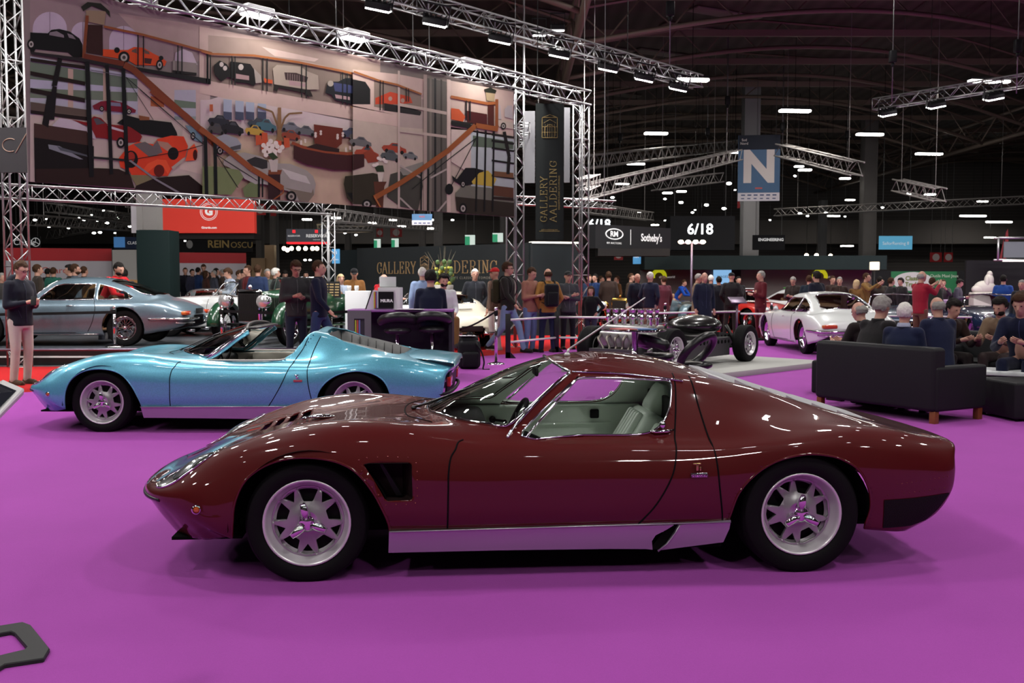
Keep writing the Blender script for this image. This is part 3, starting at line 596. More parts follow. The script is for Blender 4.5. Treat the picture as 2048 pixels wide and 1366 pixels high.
# lift shaft posts
P_('E',(84,80,72),[(590,230),(750,260),(750,1320),(570,1310)])
for x0,x1,y0,y1,c in ((358,375,170,1290,(168,150,138)),(565,592,200,1310,(150,132,120)),(612,630,210,1310,(110,104,92)),(650,666,230,1310,(34,34,34)),(700,714,240,1310,(60,56,50)),(752,782,240,1320,(186,164,150))): P_('E',c,[(x0,y0),(x1,y0+4),(x1,y1),(x0,y1)])
P_('E',(164,148,134),[(370,430),(750,500),(750,525),(370,455)]); P_('E',(164,148,134),[(370,640),(750,690),(750,712),(370,662)])
for a in ([(375,930),(545,1030)],[(375,1190),(480,1290)],[(620,1030),(750,960)],[(670,1310),(750,1215)]): L_('E',(150,140,130),14,a)
# right: staircase, window, cars
P_('E',(150,160,160),[(945,660),(1290,720),(1290,1340),(945,1320)]); P_('E',(76,90,74),[(960,690),(1285,740),(1285,800),(960,780)]); P_('E',(178,160,148),[(785,640),(945,650),(945,1000),(785,900)])
P_('E',(190,76,38),[(785,470),(850,480),(900,540),(880,580),(785,560)]); P_('E',(70,26,26),[(900,490),(1075,520),(1075,610),(920,590)]); P_('E',(36,34,32),[(785,570),(960,590),(920,620),(785,600)])
P_('E',(160,152,150),[(1150,420),(1180,450),(1190,560),(1160,560)]); P_('E',(160,152,150),[(1215,480),(1240,450),(1275,450),(1285,560),(1215,540)]); P_('E',(170,156,140),[(1150,560),(1285,590),(1285,640),(1170,620)]); Wh('E',1205,615,22,28)
P_('E',(70,30,24),[(1080,420),(1130,430),(1130,620),(1080,600)]); P_('E',(150,130,96),[(1060,330),(1140,340),(1130,420),(1070,410)]); P_('E',(36,38,30),[(1050,320),(1100,305),(1150,330),(1140,355),(1060,345)])
P_('E',(20,18,24),[(790,1010),(830,1040),(900,950),(970,950),(1050,970),(960,1080),(880,1100),(800,1050)]); P_('E',(170,146,50),[(950,1060),(1010,990),(1080,970),(1150,1040),(1120,1100),(960,1080)]); P_('E',(96,96,84),[(820,1150),(880,1090),(1100,1110),(1290,1200),(1290,1240),(900,1240),(830,1250)]); P_('E',(44,38,30),[(820,1180),(1290,1230),(1290,1340),(900,1330),(830,1290)]); Wh('E',880,1275,32,44); Wh('E',880,1080,20,28)
for y in (690,740,800,900,1020): L_('E',(24,20,20),16,[(1110,y-10),(1290,y+16)])
P_('E',(104,70,44),[(1120,975),(1285,990),(1285,1030),(1120,1015)]); P_('E',(84,52,36),[(1120,1090),(1285,1110),(1285,1190),(1120,1170)]); P_('E',(40,26,22),[(1120,1180),(1285,1190),(1285,1215),(1120,1200)])
L_('E',(26,22,22),26,[(1210,660),(1250,860),(1240,1000)])
for x in (995,1062,1128): L_('E',(20,20,20),14,[(x,650),(x-12,1300)])
L_('E',(30,30,30),7,[(985,710),(700,930),(470,1120)]); L_('E',(30,30,30),6,[(985,710),(860,950),(780,1100)])
D_('E',(16,20,20),768,1120,32,44)
for x in (545,600): L_('E',(20,24,24),12,[(x,960),(x-4,1310)])
L_('E',(150,82,40),22,[(780,380),(1075,435),(1140,430)]); L_('E',(130,70,36),24,[(1150,400),(1150,640)]); L_('E',(24,22,22),10,[(905,410),(905,570)]); L_('E',(24,22,22),10,[(935,415),(935,570)])
P_('E',(28,26,26),[(785,585),(980,610),(960,640),(785,610)])
L_('E',(140,80,38),14,[(0,180),(200,250),(350,285),(545,360)])
for x,y0,y1 in ((212,250,490),(236,255,490),(420,310,420),(440,315,420)): L_('E',(24,24,24),8,[(x,y0),(x,y1)])
L_('E',(136,72,34),40,[(1160,640),(980,610),(760,810),(560,950),(360,1080),(165,1190)]); L_('E',(160,90,44),12,[(165,1180),(220,1275)])
# cloth panel behind the print
BZ0=2.90; BZ1=5.70
bn=thing('printed_banner','huge printed banner picturing a two-level classic car showroom, hung under the front truss','banner',(BA.x,BA.y,0))
b=MB(); b.add([BA+V((0,0,BZ0)),BB+V((0,0,BZ0)),BB+V((0,0,BZ1)),BA+V((0,0,BZ1))]+[q-BN*.012 for q in (BA+V((0,0,BZ0)),BB+V((0,0,BZ0)),BB+V((0,0,BZ1)),BA+V((0,0,BZ1)))],[(0,1,2,3),(7,6,5,4),(0,4,5,1),(1,5,6,2),(2,6,7,3),(3,7,4,0)])
for i,v in enumerate(b.v): b.v[i]=v-V((BA.x,BA.y,0))
b.build('cloth',mat('banner_cloth',(.2,.16,.15),.7),bn)
# clip print to the cloth
me=bpy.data.meshes.new('print'); me.from_pydata([tuple(v) for v in p.mb.v],[],[tuple(f) for f in p.mb.f]); me.polygons.foreach_set('material_index',p.mb.mi)
for n in p.mats: me.materials.append(MATS[n])
bm=bmesh.new(); bm.from_mesh(me)
for co,no in ((BA,-BD),(BB,BD),(V((0,0,BZ0)),V((0,0,-1))),(V((0,0,BZ1)),V((0,0,1)))):
    bmesh.ops.bisect_plane(bm,geom=bm.verts[:]+bm.edges[:]+bm.faces[:],plane_co=co,plane_no=no,clear_outer=True)
for f in bm.faces:
    f.normal_update()
    if f.normal.dot(BN)<0: f.normal_flip()
bm.to_mesh(me); bm.free(); o=newobj('showroom_print',me,bn); o.location=(-BA.x,-BA.y,0)
def at(px,s): return ((px-1024)/s, FL/s)
# ================================================================ CARPETS, PLATFORM
def G(px,py,z=0): q=ground(px,py,z); return (q.x,q.y)
pb=[G(-260,798),G(110,783),G(600,744),G(962,713),G(1130,700),G(1545,673),G(1562,650),G(2300,645)]
f=MB(); f.prism([(x,y,.0) for x,y in [(-9,-6),(11,-6)]+pb[::-1]],(0,0,1),.006); tag(f.build('purple_carpet',purple),'wide purple exhibition carpet under the two mid-engined cars','carpet',kind='structure')
rb=[G(-260,734),(-3.2,17.3),(-2.4,24.2),G(1165,660),G(1180,648),G(1540,640),G(2500,634)]
f=MB(); f.prism([(x,y,.0) for x,y in pb+[G(2500,645)]+rb[::-1]],(0,0,1),.004); tag(f.build('red_carpet',redc),'red aisle carpet beyond the purple one','carpet',kind='structure')
pm=mat('platform_black',(.008,.008,.009),.35); 
P=thing('display_platform','low black platform with a white edge line carrying the silver-blue coupe','platform',(-9,17.6,0))
b=MB(); b.rbox(-9,6.4,0,5.4,0,.30,.01); b.build('deck',mat('platform_top',(.05,.055,.065),.35),P); b=MB(); b.box(-9,6.4,-.012,-.001,.02,.27); b.build('skirt',pm,P); b=MB(); b.box(-9,6.4,-.02,-.012,.135,.165); b.build('edge_line',mat('edge_white',(.6,.6,.6),.5),P)
# ================================================================ STANCHIONS, RAILS
def stanchion(px,s,lab,h=.95,z=0,tape=None):
    x,y=at(px,s); t=thing('stanchion',lab,'barrier post',(x,y,z),0,'tape barrier posts'); b=MB(); b.cyl((0,0,.02),(0,0,h),.028,16); b.ell((0,0,h+.02),(.035,.035,.03)); b.build('post',chrome,t); b=MB(); b.lathe([(.16,0),(.16,.015),(.12,.03),(.03,.045)],28); b.build('base',chrome,t); b=MB(); b.rbox(-.035,.035,-.035,.035,h-.10,h-.02,.008); b.build('tape_head',black,t); return x,y
x1,y1=stanchion(228,111,'steel barrier post on the platform in front of the coupe wheel',.70,.30); x2,y2=stanchion(443,111,'steel barrier post on the platform beside the vintage tourer',.70,.30); x3,y3=stanchion(992,112,'steel barrier post on a round base behind the black backpack',.98); 
def tape(a,b_,lab,sag=.04,w=.05,m=black,nm='barrier_tape'):
    a=V(a);b_=V(b_); t=MB(); P0=[a.lerp(b_,i/14)+V((0,0,-sag*math.sin(pi*i/14))) for i in range(15)]; t.tube(P0,w/2,8,flat=1) if nm=='rope' else t.add([p+V((0,0,w/2)) for p in P0]+[p-V((0,0,w/2)) for p in P0]+[p+V((0,.004,w/2)) for p in P0]+[p+V((0,.004,-w/2)) for p in P0],[(i,i+1,16+i,15+i) for i in range(14)]+[(30+i,31+i,46+i,45+i) for i in range(14)]+[(i,i+1,31+i,30+i) for i in range(14)]+[(15+i,16+i,46+i,45+i) for i in range(14)])
    return tag(t.build(nm,m),lab,'barrier tape')
tape((x1,y1,.93),(x1-7,y1-.2,.90),'black barrier tape stretched left across the coupe door'); tape((x2,y2,.95),(x2+2.6,y2+.2,.95),'black barrier tape in front of the vintage tourer')
tape((x3,y3,.95),(x3-1.6,y3+2.6,.78),'black rope sagging from the steel post to the ivory coupe',.30,.035,nm='rope')
b=MB(); b.cyl((-12,17.1,.30),(-3.6,16.95,.33),.022,8)
for x in (-12,-9.9,-5.8,-3.7): b.cyl((x,17.05,0),(x,17.05,.31),.018,8)
tag(b.build('low_rail',mat('rail_mauve',(.16,.12,.17),.35,.6)),'thin mauve rail running in front of the black platform','rail')
wr=mat('rail_white',(.75,.74,.72),.35)
def post(px,py,s,lab):
    x,y=at(px,s); t=thing('barrier_post',lab,'barrier post',(x,y,0),0,'square black barrier posts'); b=MB(); b.rbox(-.05,.05,-.05,.05,0,.86,.008,2); b.build('upright',pm,t); b=MB(); b.prism([(-.05,-.05,0),(.16,-.05,0),(.05,-.05,.12),(-.05,-.05,.12)],(0,1,0),.1); b.build('foot',pm,t); return V((x,y,0))
q1=post(1016,0,104,'square black barrier post right of the steel post'); q2=post(1113,0,96,'square black barrier post in front of the tan jacket man')
def rail(a,c,z,lab): b=MB(); b.cyl((a.x,a.y,z),(c.x,c.y,z),.022,8); tag(b.build('white_rail',wr),lab,'rail',)
for z,n in ((.74,'upper'),(.31,'lower')): rail(q1,q2,z,n+' white rail between the two square black posts'); rail(q2,V((2.55,20.4,0)),z,n+' white rail running right toward the chassis display')
rail(V((5.4,23.5,0)),V((9.8,21.2,0)),.72,'white rail in front of the dark blue cars'); rail(V((2.9,23,0)),V((5.6,24.5,0)),.74,'thin mauve rail behind the chassis display'); 
for k,(px,s) in enumerate(((1543,84),(1330,84),(1765,96))): x,y=stanchion(px,s,['barrier post left of the white coupe','barrier post behind the chassis trumpets','barrier post beside the slate blue open car'][k],.92)
# ================================================================ BAR TABLE, STOOLS, BOOK, COUNTERS
T=thing('bar_table','dark bar table with purple top where two men sit','table',(*at(812,129),0),.0)
b=MB(); b.rbox(-.86,.74,-.28,.28,1.02,1.06,.01); b.build('table_top',mat('purple_laminate',(.30,.12,.36),.35),T)
b=MB(); b.box(-.60,.70,.22,.26,0,1.02); b.box(.68,.73,-.27,.27,0,1.02); b.build('panel',mat('table_dark',(.03,.03,.036),.5),T)
b=MB(); b.box(-.86,-.50,-.30,-.26,.0,.50); b.box(-.86,-.76,-.30,-.26,.5,.92);b.box(-.60,-.50,-.30,-.26,.5,.92); b.box(-.86,-.50,-.30,-.26,.92,1.04); fp=b.build('front_panel',mat('kiosk_grey',(.12,.12,.125),.5),T)
b=MB(); b.box(-.76,-.60,-.275,-.265,.5,.92); pc=b.build('poster',mat('poster_dark',(.03,.03,.035),.4),fp); 
for k,c in enumerate(((.55,.60,.05),(.5,.08,.06),(.15,.18,.4))): b=MB(); b.box(-.75+k*.03,-.73+k*.03,-.279,-.276,.52,.9); b.build('poster_stripe',mat('stripe_%d'%k,c,.5),pc)
x,y=at(764,131); T=thing('book_stand','white sloping stand holding a black book about one car model on the bar table','book display',(x,y,1.06))
b=MB(); b.prism([(-.26,0,0),(.24,0,0),(.20,.0,.29),(-.16,0,.29)],(0,1,0),.02); b.prism([(-.26,-.0,0),(-.16,0,.29),(-.13,.18,.29),(-.22,.2,0)],(1,0,0),.02); b.build('holder',mat('stand_white',(.62,.58,.64),.4),T)
b=MB(); b.box(-.12,.18,-.03,-.002,.02,.27); bk=b.build('book',black,T)
for k,c in enumerate(((.55,.60,.05),(.5,.08,.06),(.15,.18,.4),(.6,.6,.6))): b=MB(); b.box(-.12+k*.018,-.106+k*.018,-.034,-.03,.02,.27); b.build('cover_stripe',mat('stripe_%d'%k,c,.5),bk)
text('MIURA',.062,.001,mat('print_white',(.85,.85,.85),.5),bk,(.075,-.032,.13),(pi/2,0,0),'cover_title',bold=.003)
b=MB(); b.box(-.2,.25,-.1,.12,0,.004); o=b.build('paper_sheet',mat('paper',(.75,.73,.78),.6),None,(*at(815,131),1.06)); tag(o,'white sheet of paper lying on the purple bar table','paper')
lth=mat('stool_black',(.012,.012,.013),.32)
def stool(px,s,rz,lab,zs=.78,back='solid'):
    x,y=at(px,s); T=thing('bar_stool',lab,'stool',(x,y,0),rz)
    b=MB(); b.lathe([(0,zs-.06),(.14,zs-.06),(.20,zs-.03),(.21,zs),(.18,zs+.03),(0,zs+.035)],28); b.build('seat',lth,T)
    if back=='solid':
        b=MB(); b.tube([V((.24*cos(a),.24*sin(a),zs+.13+.08*sin(a))) for a in [pi*(-.05+1.1*i/16) for i in range(17)]],[.03]+[.075]*15+[.03],10,flat=1.0); b.build('backrest',lth,T)
    else:
        b=MB(); b.tube([V((.29*cos(a),.02+.16*sin(a),zs+.16+.20*sin(a))) for a in [2*pi*i/32 for i in range(32)]],.05,12,closed=True); b.build('backrest',lth,T)
    b=MB(); b.cyl((0,0,.02),(0,0,zs-.05),.03,14); b.lathe([(.20,0),(.20,.012),(.1,.03),(.03,.05)],28); b.tube([V((.17*cos(a),.17*sin(a),.32)) for a in [2*pi*i/20 for i in range(20)]],.012,6,closed=True); b.cyl((0,0,.32),(.17,0,.32),.01,5); b.build('pedestal',chrome,T); return T
stool(795,132,pi+.2,'empty black bar stool left of the navy suit man',.75); stool(864,131,pi,'black bar stool under the man in navy suit',.76)
stool(1316,160,1.9,'low black bar stool with solid round seat behind the maroon roof',.56); stool(1392,163,pi+.9,'black bar stool with open ring backrest behind the maroon roof',.47,'ring')
x,y=at(1270,163); T=thing('glass_table','round-post glass table with blue and red brochures beside the bar stools','table',(x,y,0)); b=MB(); b.lathe([(0,.885),(.38,.885),(.39,.892),(.38,.9),(0,.9)],40); b.build('glass_top',glass('table_glass',(.75,.9,.88),.3),T); b=MB(); b.cyl((0,0,.02),(0,0,.885),.04,16); b.lathe([(.24,0),(.24,.015),(.05,.04)],28); b.build('pedestal',chrome,T)
for k,(dx,c,lab) in enumerate(((-.14,(.55,.12,.12),'red and white brochure on the glass table'),(.10,(.06,.14,.36),'blue brochure on the glass table'))): b=MB(); b.box(-.11,.11,-.15,.15,0,.012); o=b.build('brochure',mat('brochure_%d'%k,c,.4),None,(x+dx,y,.9),.4); tag(o,lab,'brochure')
# backpack
x,y=at(938,118); T=thing('rucksack','black rucksack dumped on the purple carpet behind the blue roadster tail','bag',(x,y,0),.2)
b=MB(); b.rbox(-.19,.19,-.12,.14,.0,.50,.09,5); b.rbox(-.14,.14,-.20,-.08,.03,.30,.05,4); b.rbox(-.17,.17,-.05,.10,.38,.56,.07,4); o=b.build('bag',mat('bag_nylon',(.014,.014,.016),.55,bump=.9,bscale=9),T)
b=MB(); b.tube(spline([(.10,-.12,.45),(.18,-.2,.3),(.22,-.22,.12),(.20,-.25,.01),(.30,-.3,.01)],4),.015,6); b.tube([(-.05,0,.55),(-.03,0,.61),(.05,0,.61),(.07,0,.55)],.012,6); b.build('strap',black,T)
b=MB(); b.box(-.14,.12,-.1,.1,0,.006); o=b.build('paper_sheet',mat('paper'),None,(x-.02,y+.02,.562),.2); tag(o,'white paper lying on top of the black rucksack','paper')
# white counters behind
def cbox(nm,px0,px1,pt,s,z0,lab,m,d=.5,cat='counter'):
    a=(px0-1024)/s; c=(px1-1024)/s; z1=CAMH-(pt-561)/s; b=MB(); b.rbox(-(c-a)/2,(c-a)/2,0,d,z0,z1,.01,2); o=b.build(nm,m,None,((a+c)/2,FL/s,0)); return tag(o,lab,cat)
wht=mat('counter_white',(.72,.74,.76),.45)
cbox('white_counter',690,737,582,104,0,'white counter box left of the book stand',wht); cbox('white_desk',756,800,575,106,0,'white reception desk where the red jumper man leans',wht)
x,y=at(778,104.6); t=thing('laptop','open pale laptop on the white reception desk','laptop',(x,y,1.37),.3); b=MB(); b.box(-.16,.16,-.1,.1,0,.012); b.build('keyboard',alu,t); b=MB(); b.box(-.16,.16,.1,.11,.01,.20); b.build('screen',wht,t)
for k,(px,c) in enumerate(((697,(.7,.7,.7)),(712,(.75,.72,.7)))): x,y=at(px,103.5); b=MB(); b.lathe([(.03,0),(.045,.05),(.04,.10),(.035,.10),(.03,.01)],16); o=b.build('cup',mat('cup_white',(.7,.7,.7),.3),None,(x,y+.1,1.30)); tag(o,['left','right'][k]+' white cup on the white counter','cup')
x,y=at(663,98); t=thing('info_board','dark information board with gold writing on a stand by the green racing car','sign',(x,y,0),0); b=MB(); b.prism([(-.22,0,1.15),(.20,0,1.15),(.16,.08,1.48),(-.16,.08,1.48)],(0,1,0),.015); b.build('board',black,t); b=MB(); b.cyl((0,.03,0),(0,.03,1.16),.015,8); b.lathe([(.15,0),(.15,.01),(.02,.02)],20); b.build('post',chrome,t)
b=MB()
for r in range(5):
    for c in range(3): b.box(-.15+c*.11,-.07+c*.11,-.004+.016*r,-.002+.016*r,1.19+.055*r,1.215+.055*r)
b.build('writing',mat('gold_print',(.45,.32,.15),.5),t)
# flower arrangement on tall stand
x,y=at(886,96); t=thing('flower_arrangement','tall arrangement of yellow blooms, green buds and bare twigs on a stone pedestal','flowers',(x,y,0)); b=MB(); b.lathe([(.16,0),(.14,.03),(.07,.06),(.07,1.05),(.12,1.1),(.2,1.18),(.22,1.40),(.2,1.41),(.1,1.30)],24); b.build('pedestal_vase',mat('stone_pale',(.38,.36,.32),.7),t)
b=MB(); rnd=random.Random(3)
for k in range(15):
    a=rnd.uniform(0,6.28); l=rnd.uniform(.35,.85); e=rnd.uniform(.1,.42); b.tube(spline([(0,0,1.38),(e*.4*cos(a),e*.3*sin(a),1.38+l*.5),(e*cos(a),e*.6*sin(a),1.38+l)],3),[.006]*6+[.002],4)
b.build('twigs',mat('twig',(.14,.13,.09),.8),t)
b=MB()
for k in range(34):
    a=rnd.uniform(0,6.28); r=rnd.uniform(.02,.22); b.ell((r*cos(a),r*.7*sin(a),1.42+rnd.uniform(0,.34)),(.04,.04,.035),8,6)
b.build('blooms',mat('bloom_yellow',(.52,.50,.07),.6),t)
b=MB()
for k in range(22): a=rnd.uniform(0,6.28); r=rnd.uniform(.05,.24); b.ell((r*cos(a),r*.7*sin(a),1.42+rnd.uniform(0,.5)),(.05,.02,.05),7,5)
b.build('leaves',mat('leaf_green',(.10,.18,.06),.6),t)
# ================================================================ WALLS OF THE STANDS AND SIGNS
def panel(nm,p0,p1,z0,z1,m,lab,cat,th=.12,parent=None,kind=None):
    """upright panel from ground point p0 to p1"""
    a=V((p0[0],p0[1],0)); c=V((p1[0],p1[1],0)); d=(c-a); L=d.length; b=MB(); b.box(0,L,0,th,0,z1-z0); o=b.build(nm,m,parent,(a.x,a.y,z0),math.atan2(d.y,d.x)); return tag(o,lab,cat,kind=kind)
def W(px,Y): return ((px-1024)/FL*Y,Y)
def zat(py,Y): return CAMH+(561-py)/FL*Y
def wt(o,s,size,u,z,m,sx=1,bold=0,dy=-.006,al='CENTER',nm='lettering',spacing=1,rot=0): return text(s,size,.002,m,o,(u,dy,z),(pi/2,0,0) if not rot else (pi/2,-rot,0),nm,al,sx,bold,spacing)
gold=mat('gold_letter',(.42,.27,.13),.4,.3); wht_l=mat('white_letter',(.8,.8,.8),.5,emit=(1,1,1),es=.25)
dw=mat('gallery_wall',(.024,.027,.029),.6,var=.1,bscale=1)
ga=W(715,32.5); gb=W(1012,28.5); gw=panel('gallery_wall',ga,gb,0,zat(497,32.5),dw,'dark stand wall with large gold gallery lettering','stand wall')
L=math.hypot(gb[0]-ga[0],gb[1]-ga[1]); UX=lambda px:(lambda t:L*t)(((px-1024)/FL*ga[1]-ga[0])/((gb[0]-ga[0])-(px-1024)/FL*(gb[1]-ga[1])))
def serif(o,word,x0px,x1px,zc,h,m,st=.13):
    """serif capitals built from bars"""
    F={'G':([('arc',.5,.5,.45,.5,40,330)],[(.92,.42,.92,.05)]),}
    pass
# serif-like capitals: outline strokes with slab serifs
STK={'G':[[(.86,.80),(.62,.98),(.32,.94),(.12,.72),(.08,.42),(.2,.14),(.46,.0),(.84,.12),(.84,.42)],[(.62,.42),(.98,.42)],[(.88,.62),(.88,.96)]],
'A':[[(.04,.0),(.46,1.0),(.88,.0)],[(.20,.36),(.74,.36)],[(-.04,.0),(.16,.0)],[(.76,.0),(1.0,.0)]],
'L':[[(.2,1),(.2,0),(.86,0),(.9,.28)],[(.04,1),(.38,1)],[(.04,0),(.3,0)]],
'E':[[(.84,.78),(.82,1),(.2,1),(.2,0),(.86,0),(.9,.26)],[(.2,.52),(.62,.52)],[(.62,.66),(.62,.38)],[(.04,0),(.3,0)],[(.04,1),(.3,1)]],
'R':[[(.2,0),(.2,1),(.56,1),(.78,.9),(.78,.62),(.56,.52),(.2,.52)],[(.5,.52),(.92,.0),(1.02,0)],[(.04,0),(.36,0)],[(.04,1),(.3,1)]],
'Y':[[(.06,1),(.48,.46),(.9,1)],[(.48,.48),(.48,0)],[(-.06,1),(.24,1)],[(.74,1),(1.02,1)],[(.32,0),(.64,0)]],
'D':[[(.2,0),(.2,1),(.5,1),(.82,.82),(.92,.5),(.82,.18),(.5,0),(.2,0)],[(.04,0),(.3,0)],[(.04,1),(.3,1)]],
'I':[[(.5,0),(.5,1)],[(.32,0),(.68,0)],[(.32,1),(.68,1)]],
'N':[[(.2,0),(.2,1),(.8,0),(.8,1)],[(.04,0),(.36,0)],[(.02,1),(.24,1)],[(.64,1),(.96,1)]]}
def caps(parent,word,u0,u1,z0,h,m,M=None,nm='letter'):
    n=len(word); adv=[.55 if c=='I' else (.5 if c==' ' else 1.06) for c in word]; tot=sum(adv); k=(u1-u0)/tot; u=u0
    for c,a in zip(word,adv):
        if c!=' ':
            b=MB(); cx=u-(.24*k if c=='I' else 0)
            for st in STK[c]:
                for (x,y),(x2,y2) in zip(st,st[1:]):
                    thick=abs(y2-y)>abs(x2-x)*.8; w=(h*.085 if thick else h*.045)
                    dx,dz=(x2-x)*k*.92,(y2-y)*h; l=math.hypot(dx,dz) or 1; nx,nz=-dz/l*w/2,dx/l*w/2; X,Z=cx+x*k*.92,z0+y*h
                    q=[V((X+nx,0,Z+nz)),V((X+dx+nx,0,Z+dz+nz)),V((X+dx-nx,0,Z+dz-nz)),V((X-nx,0,Z-nz))]
                    if M is not None: q=[M@v for v in q]; dd=(M.to_3x3()@V((0,-1,0)))
                    else: dd=V((0,-1,0))
                    b.prism(q,dd,.012)
            o=b.build(nm,m,parent)
        u+=a*k
zz=lambda py,px: CAMH+(561-py)/FL*(ga[1]+(gb[1]-ga[1])*UX(px)/L)
caps(gw,'GALLERY',UX(755),UX(834),zz(547,800),.36,gold); caps(gw,'AALDERING',UX(862),UX(997),zz(546,930),.36,gold)
wt(gw,'EXQUISITE CLASSIC AUTOMOBILES',.105,UX(938),zz(556,930),mat('grey_gold',(.25,.22,.18),.5),spacing=1.35)
def emblem(parent,u,z,s,m,M=None):
    b=MB()
    def ln(p,w=.03):
        for (x,y),(x2,y2) in zip(p,p[1:]):
            a=V((u+x*s,-.012,z+y*s)); c=V((u+x2*s,-.012,z+y2*s)); 
            if M is not None: a=M@a;c=M@c
            b.cyl(a,c,w*s*.5,4)
    ln([(-.42,-.6),(-.42,.5),(.42,.5),(.42,-.6)]); ln([(-.42,.5),(0,.66),(.42,.5)]); ln([(-.42,-.6),(.42,-.6)]); ln([(-.34,.2),(0,.4),(.34,.2)])
    for x in (-.25,-.12,0,.12,.25): ln([(x,-.6),(x,.15)],.02)
    ln([(-.42,.0),(.42,.0)],.02); ln([(-.3,-.5),(-.3,-.05),(0,.14),(.3,-.05),(.3,-.5)],.022); ln([(-.42,-.3),(.42,-.3)],.02)
    return b.build('gate_emblem',m,parent)
emblem(gw,UX(850),zz(530,850),.42,gold)
panel('gallery_wall',W(655,33.5),W(715,32.6),0,zat(500,32.6),mat('gallery_wall_side',(.015,.02,.022),.6),'narrow darker stand wall left of the gold gallery lettering','stand wall')
gs=panel('gallery_wall',W(1060,27.0),W(1166,27.4),0,zat(487,27.0),mat('gallery_wall_side'),'dark green-black stand wall behind the two right towers','stand wall',th=.5); b=MB(); b.box(.05,1.4,-.02,.3,zat(487,27)-.0,zat(487,27)+.05); b.build('light_strip',mat('strip_white',(.7,.7,.65),.5,emit=(1,.95,.85),es=.8),gs)
panel('gallery_wall',W(1012,28.4),W(1062,27.0),0,zat(488,28.0),dw,'dark stand wall section behind the right banner tower','stand wall')
def plaque(px0,px1,py0,py1,Y,m,lab,cat='sign',th=.06,nm='hanging_sign',rz=0,hang=None):
    a=atdepth(px0,py1,Y); c=atdepth(px1,py0,Y); b=MB(); w=c.x-a.x; b.box(-w/2,w/2,0,th,0,c.z-a.z); t=b.build(nm,m,None,((a.x+c.x)/2,Y,a.z),rz); tag(t,lab,cat)
    if hang:
        b=MB()
        for s_ in (-.4,.4): b.cyl((w*s_,th/2,c.z-a.z),(w*s_,th/2,hang-a.z),.012,4)
        b.build('hanging_wire',mat('wire',(.1,.1,.1),.5),t)
    return t,w,c.z-a.z
# right vertical banner
vb,w,h=plaque(1071,1128,207,480,23.4,mat('banner_black',(.010,.012,.012),.65),'tall black vertical banner with gold gate emblem between the right towers','banner',nm='vertical_banner',th=.015,hang=5.75)
vz=math.atan2(.3,1)*0
Mv=Matrix.Rotation(-pi/2,4,'Y')
goldd=mat('gold_dim',(.22,.165,.06),.5,.1)
caps(vb,'GALLERY',.42,1.50,0,.16,goldd,Matrix(((0,0,-1,-.06),(0,1,0,-.0),(1,0,0,0),(0,0,0,1))))
caps(vb,'AALDERING',.42,1.86,0,.16,goldd,Matrix(((0,0,-1,.16),(0,1,0,0),(1,0,0,0),(0,0,0,1))))
for ch in vb.children:
    pass
emblem(vb,0.0,2.62,.42,goldd); b=MB(); b.box(-.24,.24,-.006,-.002,.20,.21); b.build('underline',goldd,vb); text('EXQUISITE CLASSIC AUTOMOBILES',.05,.001,goldd,vb,(.22,-.006,1.1),(pi/2,-pi/2,0),spacing=1.0)
text('gallery-aaldering.com',.045,.001,goldd,vb,(0,-.006,.24),(pi/2,0,0))
plaque(1046,1070,222,366,25.2,mat('translucent_white',(.10,.10,.11),.6),'pale translucent panel behind the right banner tower','panel',hang=5.6,nm='fabric_panel'); plaque(1128,1140,215,365,24.9,mat('translucent_white'),'narrow pale panel right of the black vertical banner','panel',hang=5.6,nm='fabric_panel')
t_,w,h=plaque(0,68,255,345,15.6,mat('dark_poster',(.035,.033,.036),.6),'dark poster with pale drawing behind the left tower','poster',nm='wall_poster'); b=MB(); b.tube([(-.1+.12*cos(a),-.006,.42+.1*sin(a)) for a in [pi*.3+i*.25 for i in range(18)]],.007,4); b.cyl((-.02,-.006,.3),(.16,-.006,.6),.008,4); b.build('drawing',mat('poster_line',(.3,.2,.15),.6),t_)
# red hanging sign G
rs_,w,h=plaque(322,508,398,466,34,mat('sign_red',(.62,.035,.022),.55,emit=(.8,.05,.03),es=.22),'bright red hanging sign with a white ringed letter G','hanging sign',th=.3,hang=11.8)
b=MB()
for r in (.29,.24): b.tube([(.05+r*cos(2*pi*i/40),-.004,.72+r*sin(2*pi*i/40)) for i in range(40)],.010,4,closed=True)
b.build('ring_logo',wht_l,rs_); wt(rs_,'G',.36,.05,.72,wht_l,bold=.02,dy=-.004); wt(rs_,'Girardo.com',.10,.05,.18,wht_l,dy=-.004,bold=.004)
plaque(322,508,466,478,34.1,mat('sign_under',(.02,.018,.018),.8),'dark underside box below the red hanging sign','panel',nm='sign_base',th=1.0,hang=None)
plaque(263,284,407,466,35,mat('panel_white',(.72,.68,.74),.6),'white side face left of the red hanging sign','hanging sign',hang=11.8)
# red and white stand walls
for p0,p1,py0,py1,Y,lab in ((10,226,496,521,40,'left red-topped white stand wall'),(338,494,505,526,43,'right red-topped white stand wall behind the dark pillar')):
    o=panel('stand_wall',W(p0,Y),W(p1,Y+1.2),0,zat(py0,Y),mat('stand_white',(.62,.58,.64)),lab,'stand wall'); b=MB(); Lw=math.hypot(W(p1,Y+1.2)[0]-W(p0,Y)[0],1.2); b.box(0,Lw,-.02,-.001,zat(py1,Y),zat(py0,Y)); b.build('red_band',mat('band_red',(.55,.01,.02),.5),o)
    if p0==10: wt(o,'Girardo',.36,Lw*.485,zat(541,40),mat('letter_coral',(.62,.09,.07),.5),bold=0,dy=-.004)
o,w,h=plaque(226,272,500,572,40.5,mat('box_white',(.60,.58,.56),.6),'white cube-like booth beside the red-topped wall','booth',nm='white_booth',th=2); o.location.z=0; 
b=MB(); b.ell((w/2+.02,1.0,1.2),(.02,.25,.35)); b.build('red_disc',mat('band_red'),o)
